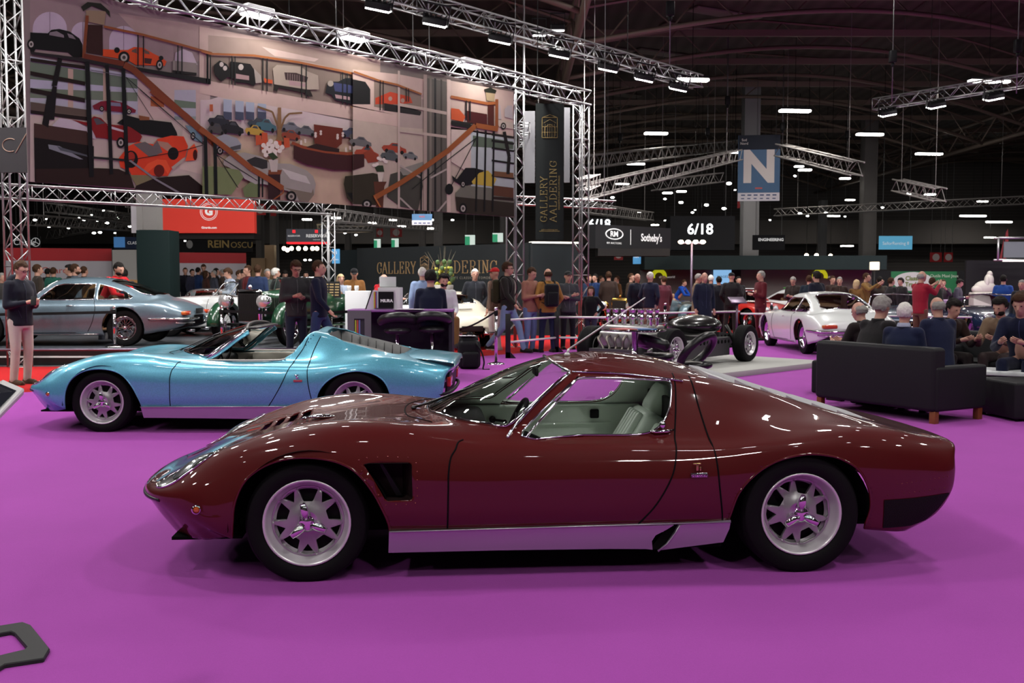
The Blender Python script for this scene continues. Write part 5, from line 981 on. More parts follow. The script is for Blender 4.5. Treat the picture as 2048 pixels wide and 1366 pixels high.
def XY(x,*p): return [V((x,a,b)) for a,b in p]
MROWS=[
 [V(q) for q in [(-.40,.72,.22),(-.52,.69,.20),(-.56,.67,.20),(-.60,.65,.20),(-.64,.60,.195),(-.68,.56,.195),(-.72,.50,.19),(-.76,.40,.19),(-.79,.28,.185),(-.80,.14,.185),(-.805,0,.185)]],
 [V(q) for q in [(-.46,.775,.26),(-.56,.755,.28),(-.63,.72,.30),(-.68,.69,.32),(-.72,.65,.325),(-.77,.60,.33),(-.82,.53,.33),(-.87,.42,.33),(-.90,.30,.33),(-.915,.15,.33),(-.92,0,.33)]],
 [V(q) for q in [(-.46,.80,.27),(-.585,.775,.33),(-.655,.745,.37),(-.71,.715,.40),(-.765,.675,.415),(-.82,.62,.42),(-.865,.55,.425),(-.91,.44,.425),(-.94,.31,.425),(-.955,.16,.425),(-.96,0,.425)]],
 [V(q) for q in [(-.43,.81,.26),(-.55,.80,.34),(-.60,.785,.40),(-.64,.755,.455),(-.67,.70,.49),(-.70,.635,.50),(-.74,.555,.495),(-.78,.44,.48),(-.80,.31,.475),(-.815,.16,.475),(-.82,0,.475)]],
 [V(q) for q in [(-.40,.815,.25),(-.47,.825,.33),(-.49,.82,.41),(-.51,.79,.50),(-.52,.725,.575),(-.54,.655,.60),(-.56,.565,.59),(-.58,.45,.565),(-.59,.31,.555),(-.595,.16,.555),(-.60,0,.555)]],
 XY(-.36,(.815,.235),(.84,.31),(.845,.40),(.825,.52),(.77,.635),(.69,.675),(.60,.675),(.45,.645),(.30,.63),(.15,.63),(0,.63)),
 XY(-.15,(.825,.24),(.85,.32),(.862,.42),(.85,.55),(.80,.675),(.72,.73),(.60,.745),(.45,.712),(.30,.69),(.15,.69),(0,.69)),
 XY(.05,(.83,.24),(.855,.33),(.87,.43),(.865,.57),(.815,.69),(.73,.758),(.61,.778),(.46,.748),(.30,.725),(.15,.722),(0,.722)),
 XY(.25,(.835,.25),(.86,.33),(.87,.43),(.868,.57),(.815,.69),(.735,.76),(.62,.785),(.47,.765),(.31,.748),(.16,.745),(0,.745)),
 XY(.50,(.84,.258),(.863,.34),(.868,.43),(.863,.56),(.81,.675),(.74,.742),(.63,.765),(.48,.762),(.32,.758),(.16,.76),(0,.76)),
 XY(.60,(.842,.26),(.864,.34),(.868,.43),(.863,.555),(.81,.668),(.74,.728),(.63,.752),(.48,.758),(.32,.760),(.16,.762),(0,.766)),
 XY(.75,(.844,.262),(.865,.34),(.869,.43),(.863,.55),(.81,.662),(.73,.718),(.63,.740),(.48,.758),(.33,.79),(.16,.83),(0,.84)),
 XY(.90,(.845,.262),(.865,.34),(.87,.43),(.863,.55),(.81,.66),(.72,.712),(.65,.732),(.56,.765),(.36,.858),(.18,.902),(0,.912)),
 XY(1.05,(.845,.262),(.865,.34),(.87,.43),(.864,.55),(.81,.66),(.715,.708),(.668,.738),(.62,.79),(.45,.895),(.22,.96),(0,.978)),
 XY(1.2,(.845,.262),(.865,.34),(.87,.43),(.864,.55),(.81,.658),(.71,.706),(.652,.785),(.575,.888),(.42,.965),(.20,1.015),(0,1.03)),
 XY(1.3,(.845,.262),(.865,.34),(.87,.43),(.864,.55),(.81,.656),(.705,.705),(.625,.855),(.54,.955),(.39,1.012),(.19,1.045),(0,1.056)),
 XY(1.4,(.845,.262),(.865,.34),(.87,.43),(.864,.55),(.81,.655),(.705,.705),(.615,.865),(.522,1.0),(.37,1.042),(.18,1.062),(0,1.07)),
 XY(1.6,(.845,.263),(.865,.34),(.872,.43),(.866,.55),(.813,.653),(.71,.703),(.612,.865),(.522,1.0),(.37,1.052),(.18,1.076),(0,1.083)),
 XY(1.85,(.847,.268),(.867,.34),(.876,.43),(.87,.545),(.822,.645),(.73,.698),(.625,.855),(.528,.982),(.37,1.03),(.18,1.055),(0,1.062)),
 XY(2.05,(.85,.27),(.87,.34),(.88,.43),(.878,.545),(.84,.64),(.755,.695),(.645,.83),(.53,.968),(.36,.995),(.18,1.012),(0,1.02)),
 XY(2.3,(.855,.27),(.873,.34),(.886,.43),(.888,.55),(.862,.65),(.79,.71),(.665,.805),(.525,.925),(.36,.94),(.18,.95),(0,.953)),
 XY(2.5,(.855,.26),(.875,.34),(.89,.43),(.893,.56),(.868,.665),(.80,.725),(.675,.785),(.52,.872),(.36,.88),(.18,.885),(0,.886)),
 XY(2.75,(.85,.23),(.87,.32),(.885,.43),(.887,.56),(.86,.672),(.795,.738),(.68,.763),(.50,.80),(.35,.806),(.18,.81),(0,.81)),
 XY(3.0,(.83,.20),(.852,.30),(.866,.42),(.865,.55),(.835,.655),(.77,.712),(.66,.728),(.48,.738),(.33,.738),(.16,.74),(0,.74)),
 [V(q) for q in [(3.07,.81,.195),(3.19,.81,.285),(3.2,.825,.41),(3.2,.825,.53),(3.2,.795,.622),(3.2,.735,.672),(3.2,.63,.684),(3.2,.46,.688),(3.2,.32,.688),(3.2,.16,.69),(3.2,0,.69)]],
 [V(q) for q in [(3.09,.79,.19),(3.25,.775,.275),(3.32,.785,.40),(3.33,.785,.51),(3.33,.755,.59),(3.34,.70,.642),(3.35,.61,.655),(3.36,.45,.658),(3.365,.31,.658),(3.37,.16,.658),(3.37,0,.658)]],
 [V(q) for q in [(3.10,.77,.185),(3.27,.755,.27),(3.355,.755,.39),(3.375,.75,.49),(3.385,.725,.565),(3.41,.68,.612),(3.43,.60,.626),(3.45,.45,.63),(3.46,.31,.632),(3.465,.16,.632),(3.468,0,.632)]],
 [V(q) for q in [(3.10,.75,.185),(3.265,.74,.27),(3.345,.73,.385),(3.36,.71,.47),(3.37,.69,.53),(3.39,.64,.565),(3.405,.56,.575),(3.42,.42,.58),(3.43,.3,.58),(3.435,.16,.58),(3.435,0,.58)]],
 [V(q) for q in [(3.08,.72,.185),(3.23,.70,.25),(3.25,.68,.27),(3.26,.66,.28),(3.27,.63,.29),(3.28,.58,.29),(3.29,.5,.29),(3.3,.38,.29),(3.31,.26,.29),(3.31,.14,.29),(3.31,0,.29)]],
]
for _r in MROWS[:4]:
    for _p in _r: _p.x+=.04*max(0,(-_p.x-.4)/.56)
ARCHF=[(-.362,-.1),(-.362,.20),(-.352,.30),(-.336,.42),(-.285,.525),(-.17,.603),(-.014,.632),(.145,.612),(.239,.565),(.313,.479),(.361,.391),(.40,.29),(.405,.20),(.405,-.1)]
ARCHR=[(2.105,-.1),(2.11,.20),(2.135,.33),(2.165,.42),(2.24,.512),(2.353,.582),(2.50,.616),(2.60,.612),(2.69,.59),(2.785,.53),(2.842,.43),(2.858,.33),(2.84,.24),(2.835,-.1)]
SIDEWIN=[(1.075,.705),(1.16,.795),(1.27,.89),(1.385,.978),(1.42,.985),(1.60,.982),(1.80,.97),(1.885,.962),(1.882,.91),(1.86,.83),(1.82,.765),(1.76,.722),(1.68,.706),(1.4,.706)]
WSCREEN=[(.605,0),(.61,.12),(.635,.24),(.69,.37),(.78,.49),(.90,.59),(1.0,.645),(1.10,.615),(1.20,.57),(1.29,.52),(1.355,.485),(1.335,.40),(1.31,.28),(1.292,.14),(1.288,0)]
def mirr(p): return p+[(x,-y) for x,y in p[::-1] if abs(y)>1e-4]

def seat(par, x, y, z, m, name='seat', sc=1, rz=0):
    b=MB(); b.rbox(-.25,.27,-.24,.24,0,.14,.05)
    for k in range(5): b.rbox(-.20+.0,.24,-.15+k*.062,-.15+k*.062+.052,.12,.165,.02,2)
    Mx=Matrix.Translation((.22,0,.06))@Matrix.Rotation(.55,4,'Y')
    b.rbox(-.05,.10,-.24,.24,0,.46,.05,3,Mx)
    for k in range(5): b.rbox(-.085,-.04,-.15+k*.062,-.15+k*.062+.052,.06,.42,.02,2,Mx)
    b.rbox(-.04,.09,-.14,.14,.44,.66,.055,3,Mx)
    o=b.build(name,m,par,(x,y,z),rz); o.scale=(sc,sc,sc); return o
def steering(par,x,y,z,r=.19,tilt=-1.05,m=None):
    b=MB(); M_=Matrix.Translation((x,y,z))@Matrix.Rotation(tilt,4,'Y')
    b.tube([M_@V((r*cos(2*pi*i/32),r*sin(2*pi*i/32),0)) for i in range(32)],.014,8,closed=True)
    for k in range(3):
        a=2*pi*k/3+pi; b.cyl(M_@V((0,0,-.02)),M_@V((r*cos(a),r*sin(a),0)),.009,6)
    b.cyl(M_@V((0,0,-.2)),M_@V((0,0,.01)),.03,10)
    return b.build('steering_wheel',m or black,par)

def miura(label, loc, yaw, paint, roof=True, inner=(.80,.86,.79)):
    T=thing('sports_car',label,'car',loc,yaw)
    roadster=not roof
    bm=net(MROWS,6,5)
    bv=BVHTree.FromBMesh(bm)
    near=lambda c:c.y<0; far=lambda c:c.y>0
    arches=[(ARCHF,near),(ARCHF,far),(ARCHR,near),(ARCHR,far)]
    for p,c in arches: cutout(bm,dense(rpoly(p[1:-1],2)+[] if 0 else [p[0]]+[(q.x,q.y) for q in spline([V((a,b,0)) for a,b in p[1:-1]],4)]+[p[-1]],.3),'y',lambda q,c=c:c(q) and abs(q.y)>.45)
    cream=mat('pale_leather' if roof else 'cream_leather',inner,.5,var=.06,bscale=12)
    # windscreen
    ws=[(p.x,p.y) for p in spline([V((a,b,0)) for a,b in WSCREEN],3)]; ws=mirr(ws)
    g=cutout(bm,ws,'z',lambda c:c.z>.6 and c.x<1.5); gl=bmobj('windscreen',g,clear,T)
    fr=MB(); P=onsurf(bv,dense(ws,.03),'z',off=.004); fr.tube(P,.0085 if roof else .012,8,closed=True)
    fr.build('windscreen_trim',chrome if roof else chrome,T)
    seam=mat('shut_line',(.004,.003,.004),.8)
    if roof:
        sw=[(p.x,p.y) for p in spline([V((a,b,0)) for a,b in SIDEWIN],3,closed=True)]
        for sd,cn in ((-1,near),(1,far)):
            g=cutout(bm,sw,'y',lambda c,cn=cn:cn(c) and abs(c.y)<.76 and c.z>.69); bmobj('side_window',g,clear,T)
            b=MB(); b.tube(onsurf(bv,dense(sw,.03),'y',sd,.003),.0055,8,closed=True)
            # vent window bar
            b.tube(onsurf(bv,dense([(1.10,.70),(1.395,.99)],.03)[:18],'y',sd,.004),.007,6)
            b.build('window_trim',chrome,T)
        dt=MB(); L=[(.98,.70),(1.10,.795),(1.22,.90),(1.37,1.012),(1.42,1.022)]
        for sd in (-1,1):
            b=MB(); b.tube(onsurf(bv,[(p.x,p.y) for p in spline([V((a,c,0)) for a,c in [(1.0,.70),(1.10,.80),(1.22,.905),(1.35,1.0)]],5)],'y',sd,.004),.009,6); b.build('pillar_trim',chrome,T)
            b=MB(); b.tube(onsurf(bv,[(1.37+.065*i,1.01-.0006*i*i) for i in range(10)],'y',sd,.004),.006,6); b.build('drip_rail',chrome,T)
        doorr=[(1.915,1.0),(1.905,.90),(1.885,.78),(1.868,.70),(1.857,.66),(1.825,.53),(1.745,.38),(1.655,.272)]
        panel=[(2.0,.985),(2.02,.82),(2.043,.664),(2.062,.468),(2.087,.287)]
    else:
        doorr=[(2.0,.93),(1.96,.82),(1.90,.72),(1.86,.64),(1.80,.50),(1.72,.36),(1.66,.272)]
        panel=[(2.12,.94),(2.07,.80),(2.045,.66),(2.062,.468),(2.10,.287)]
        # open cockpit: remove roof and side glass area between screen and roll hoop
        cp=[(1.0,.665),(1.10,.635),(1.20,.60),(1.29,.555),(1.40,.52)]
        op=[(1.30,0),(1.305,.2),(1.33,.36),(1.36,.47),(1.40,.555),(1.0,.705),(1.3,.712),(1.6,.714),(1.75,.708),(1.87,.67),(1.95,.60),(2.02,.52),(2.06,.40),(2.07,0)]
        cutout(bm,mirr(op),'z',lambda c:c.z>.695 and c.x>.98)
        b=MB()
        for sd in (-1,1):
            b.tube([(1.0,sd*.665,.72),(1.1,sd*.64,.785),(1.2,sd*.60,.87),(1.3,sd*.55,.95),(1.365,sd*.505,1.0)],.014,8)
        b.build('screen_pillar',chrome,T)
        b=MB(); b.tube(spline([(1.365,-.505,1.0),(1.34,-.40,1.035),(1.315,-.2,1.055),(1.31,0,1.062),(1.315,.2,1.055),(1.34,.4,1.035),(1.365,.505,1.0)],3),.018,8)
        b.rbox(1.31,1.44,-.46,.46,1.005,1.03,.012)
        b.rbox(1.42,1.62,-.46,-.40,.86,1.01,.02,2,Matrix.Rotation(0,4,'Y')) if 0 else None
        b.build('header_rail',mat('black_leather',(.025,.025,.027),.35,bump=.3,bscale=60),T)
        b=MB(); b.tube([(1.02,sd*.0+-.705,.712),(1.3,-.712,.712),(1.6,-.714,.712),(1.75,-.708,.715),(1.87,-.67,.74),(1.96,-.60,.83),(2.02,-.53,.93)],.009,8)
        b.tube([(1.02,.705,.712),(1.3,.712,.712),(1.6,.714,.712),(1.75,.708,.715),(1.87,.67,.74),(1.96,.60,.83),(2.02,.53,.93)],.009,8)
        b.build('cockpit_trim',mat('cream_piping',(.7,.68,.62),.4),T)
        b=MB()
        for k in range(9):
            t=k/8; q=onsurf(bv,[(1.865+.16*t+.02,.70+.25*t)],'y',-1,.003)
            if q: b.ell(q[0],(.006,.006,.006),8,5)
        b.build('rivets',mat('rivet_dark',(.02,.1,.16),.3),T)
    # door shut lines
    for sd in (-1,1):
        b=MB()
        for ln in ([(.775,.70),(.75,.69),(.735,.66),(.712,.625),(.699,.55),(.697,.468),(.693,.272)],doorr,panel):
            q=[(p.x,p.y) for p in spline([V((a,c,0)) for a,c in ln],6)]
            b.tube(onsurf(bv,q,'y',sd,.0),.0045,6)
        b.build('shut_line',seam,T)
    # bonnet shut line ahead of screen
    b=MB(); b.tube(onsurf(bv,[(p.x,p.y) for p in spline([V(q) for q in [(.62,-.52,0),(.56,-.42,0),(.50,-.3,0),(.475,-.15,0),(.47,0,0),(.475,.15,0),(.50,.3,0),(.56,.42,0),(.62,.52,0)]],5)],'z',off=.0005),.004,6); b.build('cowl_line',seam,T)
    # side air intake behind front wheel: opening with dark duct and lip
    vp=[(.285,.60),(.31,.606),(.505,.604),(.518,.595),(.522,.43),(.51,.42),(.40,.418),(.385,.43),(.33,.53)]
    vents=[]
    for sd,cn in ((-1,near),(1,far)):
        if roof: 
            cutout(bm,vp,'y',cn)
            b=MB(); n=len(vp); o_=[V((a,sd*.863,c)) for a,c in vp]; i_=[V((a-.05,sd*.74,c)) for a,c in vp]
            b.add(o_+i_,[(k,(k+1)%n,(k+1)%n+n,k+n) for k in range(n)]+[tuple(range(n,2*n))]); 
            for z0 in (): pass
            b.build('intake_duct',mat('duct_dark',(.014,.008,.008),.6),T)
            b=MB(); b.prism([(.36,sd*.845,.60),(.375,sd*.845,.60),(.47,sd*.80,.43),(.44,sd*.80,.43)],(0,-sd,0),.02); b.build('intake_vane',black,T)
            b=MB()
            for k,(a,c) in enumerate([(.26,.62),(.30,.63),(.35,.632),(.40,.632),(.45,.63),(.50,.628),(.54,.60),(.545,.56),(.545,.52),(.545,.48),(.545,.44),(.535,.405),(.49,.40),(.44,.40),(.39,.40),(.355,.45),(.325,.49),(.30,.53),(.275,.57)]):
                q=onsurf(bv,[(a,c)],'y',sd,.001)
                if q: b.ell(q[0],(.0045,.003,.0045),8,5)
            b.build('rivets',mat('rivet',(.25,.06,.05),.2,.5),T)
    # bonnet vents: narrow slots with a dark tray under them
    for sd,cn in ((-1,near),(1,far)):
        for k in range(4):
            x0=(-.385 if roof else -.32)+k*.078; w=.40-.0*k; cutout(bm,[(x0,sd*.13),(x0+.05,sd*.11),(x0+.05,sd*w),(x0,sd*(w-.02))],'z',lambda c,cn=cn:cn(c) and c.z>.55)
        b=MB(); zz=lambda x:.615+(x+.40)*.31
        b.prism([V((x,sd*y,zz(x)-.03)) for x,y in ((-.42,.08),(-.05,.08),(-.05,.44),(-.42,.44))],(0,0,-1),.01); b.build('vent_tray',mat('duct_dark',(.014,.008,.008),.6),T)
    # headlights (lying flat) with dark surround
    for sd,cn in ((-1,near),(1,far)):
        hl=[(-.60+.175*cos(t)*1.0+.10*sin(t)*0,sd*(.60+.095*sin(t)+.10*-cos(t)*-.0+ .02*cos(t))) for t in [2*pi*i/28 for i in range(28)]]
        g=cutout(bm,hl,'z',lambda c,cn=cn:cn(c) and c.z>.42)
        d=bmobj('headlight',g,mat('headlight_surround',(.02,.02,.022),.3,coat=1),T)
        b=MB(); b.tube(onsurf(bv,dense(hl,.03),'z',off=.002),.006,6,closed=True); b.build('headlight_trim',chrome,d)
        sm=[(-.585+.105*cos(t),sd*(.60+.078*sin(t))) for t in [2*pi*i/24 for i in range(24)]]
        rr=[]
        for f in (1,.8,.6,.4,.2,.02):
            rr.append(onsurf(bv,[(-.585+(a+.585)*f,sd*.60+(c-sd*.6)*f) for a,c in sm],'z',off=.004+.012*(1-f*f)))
        if all(len(q)==24 for q in rr):
            b=MB(); b.add([v for q in rr for v in q],[(i*24+j,(i+1)*24+j,(i+1)*24+(j+1)%24,i*24+(j+1)%24) for i in range(5) for j in range(24)],True); b.build('lens',mat('lens_silver',(.55,.58,.6),.12,.8,1),d)
    # engine cover
    if roof:
        lp=[(2.13,.0),(2.13,.30),(2.15,.44),(2.22,.475),(3.0,.43),(3.10,.40),(3.13,.30),(3.135,0)]
        cutout(bm,mirr(lp),'z',lambda c:c.z>.6)
        zt=[(2.1,.992),(2.3,.952),(2.5,.885),(2.75,.81),(3.0,.74),(3.16,.70)]
        def zf(x):
            for (a,c),(e,f) in zip(zt,zt[1:]):
                if x<=e: return c+(f-c)*(x-a)/(e-a)
            return zt[-1][1]
        b=MB(); N=7
        for k in range(N):
            x0=2.115+k*(1.035/N); x1=x0+1.035/N+.02; w0=.475-.045*(k/N); w1=w0-.006
            z0=zf(x0)+.014; z1=zf(x1)-.012
            b.add([V(q) for q in [(x0,-w0,z0-.01),(x0,-w0*.5,z0),(x0,w0*.5,z0),(x0,w0,z0-.01),(x1,-w1,z1-.01),(x1,-w1*.5,z1),(x1,w1*.5,z1),(x1,w1,z1-.01)]]+[V(q) for q in [(x0,-w0,z0-.03),(x0,w0,z0-.03),(x1,-w1,z1-.025),(x1,w1,z1-.025)]],[(0,1,5,4),(1,2,6,5),(2,3,7,6),(0,8,9,3,2,1),(4,5,6,7,11,10),(0,4,10,8),(3,9,11,7),(8,10,11,9)],False)
        b.build('engine_cover_slats',mat('slat_silver',(.62,.62,.64),.38,.25),T)
        b=MB(); b.box(2.15,3.1,-.44,.44,.45,.60); b.build('engine_bay',dark,T)
    else:
        lp=[(2.13,.0),(2.14,.30),(2.20,.50),(2.35,.56),(2.7,.575),(2.85,.56),(2.90,.52),(2.93,.30),(2.935,0)]
        cutout(bm,mirr(lp),'z',lambda c:c.z>.6)
        gr=mat('grey_flank',(.19,.19,.19),.55,bump=.1)
        b=MB()
        for sd in (-1,1):
            top=[V(q) for q in [(2.14,sd*.47,.955),(2.32,sd*.50,.90),(2.5,sd*.51,.86),(2.7,sd*.52,.81),(2.9,sd*.53,.745)]]
            out=[V(q) for q in [(2.16,sd*.52,.90),(2.32,sd*.60,.78),(2.5,sd*.63,.76),(2.7,sd*.62,.755),(2.93,sd*.55,.742)]]
            low=[V((p.x,p.y*.93,p.z-.2)) for p in top]
            for Q in (out,top):
                pass
            n=5; b.add(out+top+low,[(i,i+1,n+i+1,n+i) for i in range(4)]+[(n+i,n+i+1,2*n+i+1,2*n+i) for i in range(4)],True)
        b.add([V(q) for q in [(2.13,-.5,.955),(2.13,.5,.955),(2.15,.48,.6),(2.15,-.48,.6)]],[(0,1,2,3)])
        b.add([V(q) for q in [(2.93,-.55,.745),(2.93,.55,.745),(2.9,.5,.6),(2.9,-.5,.6)]],[(0,1,2,3)])
        b.build('engine_bay_flank',gr,T)
        b=MB()
        for sd in (-1,1):
            for k in range(7):
                x=2.25+k*.09; b.cyl((x,sd*.55,.83-.0*k),(x+.03,sd*.60,.775),.003,4) if 0 else b.cyl((x,sd*.485,.90-k*.022),(x,sd*.46,.74-k*.01),.006,6)
        b.build('flank_ribs',mat('grey_rib',(.05,.05,.05),.6),T)
        b=MB(); b.box(2.15,2.92,-.46,.46,.56,.62); 
        b.rbox(2.3,2.6,-.25,.25,.62,.70,.03); b.build('engine_bay',dark,T)
        # upswept tail deck
        b=MB(); b.rbox(2.5,2.62,-.30,-.10,.70,.74,.01); b.build('engine_latch',black,T)
        b=MB(); secs=[]
        for x,z,w in [(2.93,.742,.55),(3.05,.752,.57),(3.2,.742,.60),(3.35,.722,.62),(3.46,.705,.62),(3.47,.655,.62)]:
            secs.append([V((x,w*f,z-(abs(f)**6)*.03)) for f in (-1,-.85,-.5,0,.5,.85,1)])
        b.add([v for q in secs for v in q],[(i*7+j,(i+1)*7+j,(i+1)*7+j+1,i*7+j+1) for i in range(5) for j in range(6)],True); b.build('tail_deck',paint,T)
    # body shell
    body=bmobj('body',bm,[paint,cream] if roof else paint,T,True,.010,-1,1 if roof else 0)
    b=MB()  # flared wheel arch lips
    for sd in (-1,1):
        for A in (ARCHF,ARCHR):
            q=[(p.x,p.y) for p in spline([V((a,c,0)) for a,c in A[1:-1]],5)]; 
            cx=sum(p[0] for p in q)/len(q); q=[(cx+(a-cx)*1.012,c+.004) for a,c in q]
            b.tube(onsurf(bv,q,'y',sd,-.002),.007,6)
    b.build('arch_lip',paint,T)
    # wells, floor
    b=MB()
    for cx,r in ((.02,.40),(2.49,.395)):
        for sd in (-1,1):
            Mx=Matrix.Translation((cx,0,.27)); b.lathe([(r,sd*.84),(r,sd*.42),(.02,sd*.42)],24,'y',M=Mx,arc=pi)
    b.box(.42,2.10,-.80,.80,.135,.15); b.box(-.7,-.35,-.62,.62,.185,.2); b.box(2.86,3.2,-.66,.66,.2,.215); b.box(-.4,.44,-.40,.40,.16,.5); b.box(2.08,2.9,-.40,.40,.16,.45)
    b.build('underbody',dark,T)
    # sill
    sm=mat('sill_silver',(.50,.48,.53),.3,.65,.4)
    for sd in (-1,1):
        b=MB(); 
        if roof:
            P0=[(.405,.262),(.95,.264),(1.635,.267),(1.86,.266),(2.0,.272),(2.128,.285)]; P1=[(.40,.150),(.95,.149),(1.5,.143),(1.70,.137),(1.745,.127),(2.09,.163)]
            a=[(.405,.262),(1.835,.266),(1.80,.242),(1.745,.212),(1.728,.18),(1.735,.132),(1.70,.137),(1.5,.143),(.95,.149),(.40,.150)]
            c=[(1.865,.266),(2.128,.286),(2.125,.24),(2.10,.165),(1.76,.127),(1.805,.165),(1.845,.225)]
            for poly in (a,c):
                n=len(poly); o_=[V((x,sd*(.862-.10*(.27-z)/.13*.35),z)) for x,z in poly]; i_=[V((x,sd*.80,z)) for x,z in poly]
                b.add(o_+i_,[tuple(range(n)),tuple(range(2*n-1,n-1,-1))]+[(k,(k+1)%n,(k+1)%n+n,k+n) for k in range(n)])
            b.cyl((.405,sd*.866,.2635),(2.128,sd*.866,.277),.004,6)
            b.tube([(1.865,sd*.862,.266),(1.845,sd*.855,.225),(1.805,sd*.845,.165),(1.76,sd*.838,.127)],.004,6)
        else:
            a=[(.405,.262),(2.10,.27),(2.09,.165),(1.5,.143),(.95,.149),(.42,.152)]
            n=len(a); o_=[V((x,sd*(.862-.04*(.27-z)/.13),z)) for x,z in a]; i_=[V((x,sd*.80,z)) for x,z in a]
            b.add(o_+i_,[tuple(range(n)),tuple(range(2*n-1,n-1,-1))]+[(k,(k+1)%n,(k+1)%n+n,k+n) for k in range(n)])
            b.cyl((.405,sd*.868,.2635),(2.10,sd*.868,.272),.005,6)
        b.build('sill',sm,T)
    b=MB(); 
    if roof:
        for sd in (-1,1): b.add([V(q) for q in [(1.82,sd*.825,.262),(1.87,sd*.825,.262),(1.85,sd*.825,.20),(1.79,sd*.825,.135),(1.72,sd*.825,.135),(1.70,sd*.825,.20)]],[(0,1,2,3,4)])
        b.build('sill_intake',dark,T)
    # bumpers: black nose bumper halves, rear
    b=MB()
    for sd in (-1,1): b.tube(spline([(-.745,sd*.66,.40),(-.80,sd*.60,.40),(-.85,sd*.51,.40),(-.885,sd*.40,.40),(-.915,sd*.25,.40)],3),.010,8)
    b.build('nose_bumper',mat('bumper_black',(.015,.015,.016),.3),T)
    
    b=MB(); b.prism([(3.40,-.62,.58),(3.43,0,.59),(3.40,.62,.58),(3.36,.62,.34),(3.39,0,.34),(3.36,-.62,.34)],(1,0,0),.02); b.build('tail_grille',black,T)
    for sd in (-1,1):
        b=MB(); b.rbox(3.385,3.43,sd*.5-.13,sd*.5+.13,.44,.54,.015); b.build('tail_light',mat('tail_red',(.5,.02,.02),.15,coat=1),T)
    b=MB(); b.tube(spline([(3.25,-.78,.40),(3.34,-.75,.38),(3.41,-.60,.385),(3.44,-.3,.39),(3.445,0,.39),(3.44,.3,.39),(3.41,.60,.385),(3.34,.75,.38)],3),.018,8); b.build('rear_bumper',black,T) if not roof else None
    if roof:   # black mesh panel low on the rear quarter with rivets
        for sd,cn in ((-1,near),(1,far)):
            qp=[(2.93,.375),(3.10,.378),(3.28,.385),(3.335,.385),(3.27,.30),(3.20,.245),(3.10,.225),(2.94,.222)]
            b2=net(MROWS,6,5); g=cutout(b2,qp,'y',cn); b2.free()
            for v in g.verts: v.co.y+=sd*.004
            bmobj('quarter_grille',g,mat('mesh_black',(.010,.008,.009),.6,bump=.8,bscale=200),T)
            b=MB()
            for k in range(12):
                q=onsurf(bv,[(2.95+k*.031,.40+k*.0015)],'y',sd,.001)+onsurf(bv,[(3.0+k*.028,.455+k*.002)],'y',sd,.001)
                for w in q: b.ell(w,(.003,.0025,.003),6,4)
            b.build('rivets',mat('rivet',(.25,.06,.05),.2,.5),T)
    # wheels
    for xx,zz_,rt,wt,rr,tr in ((0,.30,.305,.195,.215,.712),(2.5,.305,.31,.235,.21,.745)):
        for sd in (-1,1): cast_wheel(T,xx,sd*tr,rt-.003,rt,wt,rr,sd)
    # badges, marker, handle
    q=onsurf(bv,[(-.53,.382),(1.955,.525),(1.955,.575),(1.79,.735)],'y',-1,.004)
    for sd in (-1,1):
        q=onsurf(bv,[(-.53,.382)],'y',sd,.002)
        b=MB(); b.ell(q[0],(.018,.010,.018),16,8); b.build('side_marker',mat('amber_lens',(.55,.12,.02),.15,coat=1),T)
        b=MB(); b.lathe([(.022,.0),(.024,sd*.006),(.018,sd*.009)],16,'y',c=q[0]); b.build('marker_ring',chrome,T)
    q=onsurf(bv,[(1.925,.523),(1.99,.523)],'y',-1,.004)
    b=MB(); a=q[0]; b.rbox(1.915,2.0,a.y-.005,a.y+.003,.512,.535,.003,2); bd=b.build('badge_plate',chrome if roof else mat('red_badge',(.4,.08,.1),.3),T)
    if roof:
        text('bertone',.026,.001,mat('badge_ink',(.03,.02,.02),.4),bd,(1.957,a.y-.0065,.524),(pi/2,0,0),'badge_lettering',sx=1.1)
    b=MB(); b.rbox(1.94,1.953,a.y-.006,a.y+.002,.545,.585,.003,2); b.rbox(1.925,1.965,a.y-.006,a.y+.002,.575,.585,.003,2); b.rbox(1.958,1.966,a.y-.006,a.y+.002,.545,.565,.002,2); b.build('badge_crest',mat('gold_badge',(.5,.35,.15),.25,.9) if roof else chrome,T)
    if roof:
        for sd in (-1,1):
            q=onsurf(bv,[(1.80,.728)],'y',sd,.01); 
            b=MB(); b.tube([(1.74,q[0].y,.722),(1.77,q[0].y+sd*.012,.72),(1.83,q[0].y+sd*.012,.722),(1.87,q[0].y-sd*.004,.728)],[.006,.010,.010,.005],8); b.ell((1.81,q[0].y-sd*.005,.752),(.018,.014,.024),12,8); b.build('door_handle',chrome,T)
    # chrome cowl pieces and fuel cap
    for yy in ((-.02,) if roof else (-.1,)):
        zc=.69 if roof else .70
        b=MB(); b.ell((-.0,yy,.728),(.075,.05,.014),16,8); b.ell((-.1,yy-.01,.716),(.018,.014,.010),8,6); b.cyl((-.1,yy-.01,.72),(-.02,yy,.728),.008,8); b.build('filler_cap',chrome,T)
    # wiper
    b=MB(); b.tube([(.52,-.02,.772),(.60,-.05,.80),(.78,-.12,.875),(.96,-.20,.945)],[.008,.006,.005,.004],6); b.tube([(.60,.0,.785),(.80,-.08,.875),(1.0,-.17,.965)],.004,5); b.ell((.52,-.02,.77),(.016,.016,.012),10,6); b.build('wiper',mat('wiper_dark',(.06,.06,.065),.3,.8),T)
    if roof:
        b=MB(); b.ell((1.40,-.08,1.075),(.018,.018,.014),12,8); 
        b.cyl((1.40,-.08,1.08),(1.41,-.08,1.108),.007,8); b.tube([(1.41,-.08,1.105),(1.64,-.06,1.255),(1.86,-.04,1.40)],[.0065,.005,.0035],6); b.ell((1.86,-.04,1.40),(.004,.004,.004),6,4); b.build('aerial',mat('aerial_steel',(.72,.72,.72),.4,.2),T)
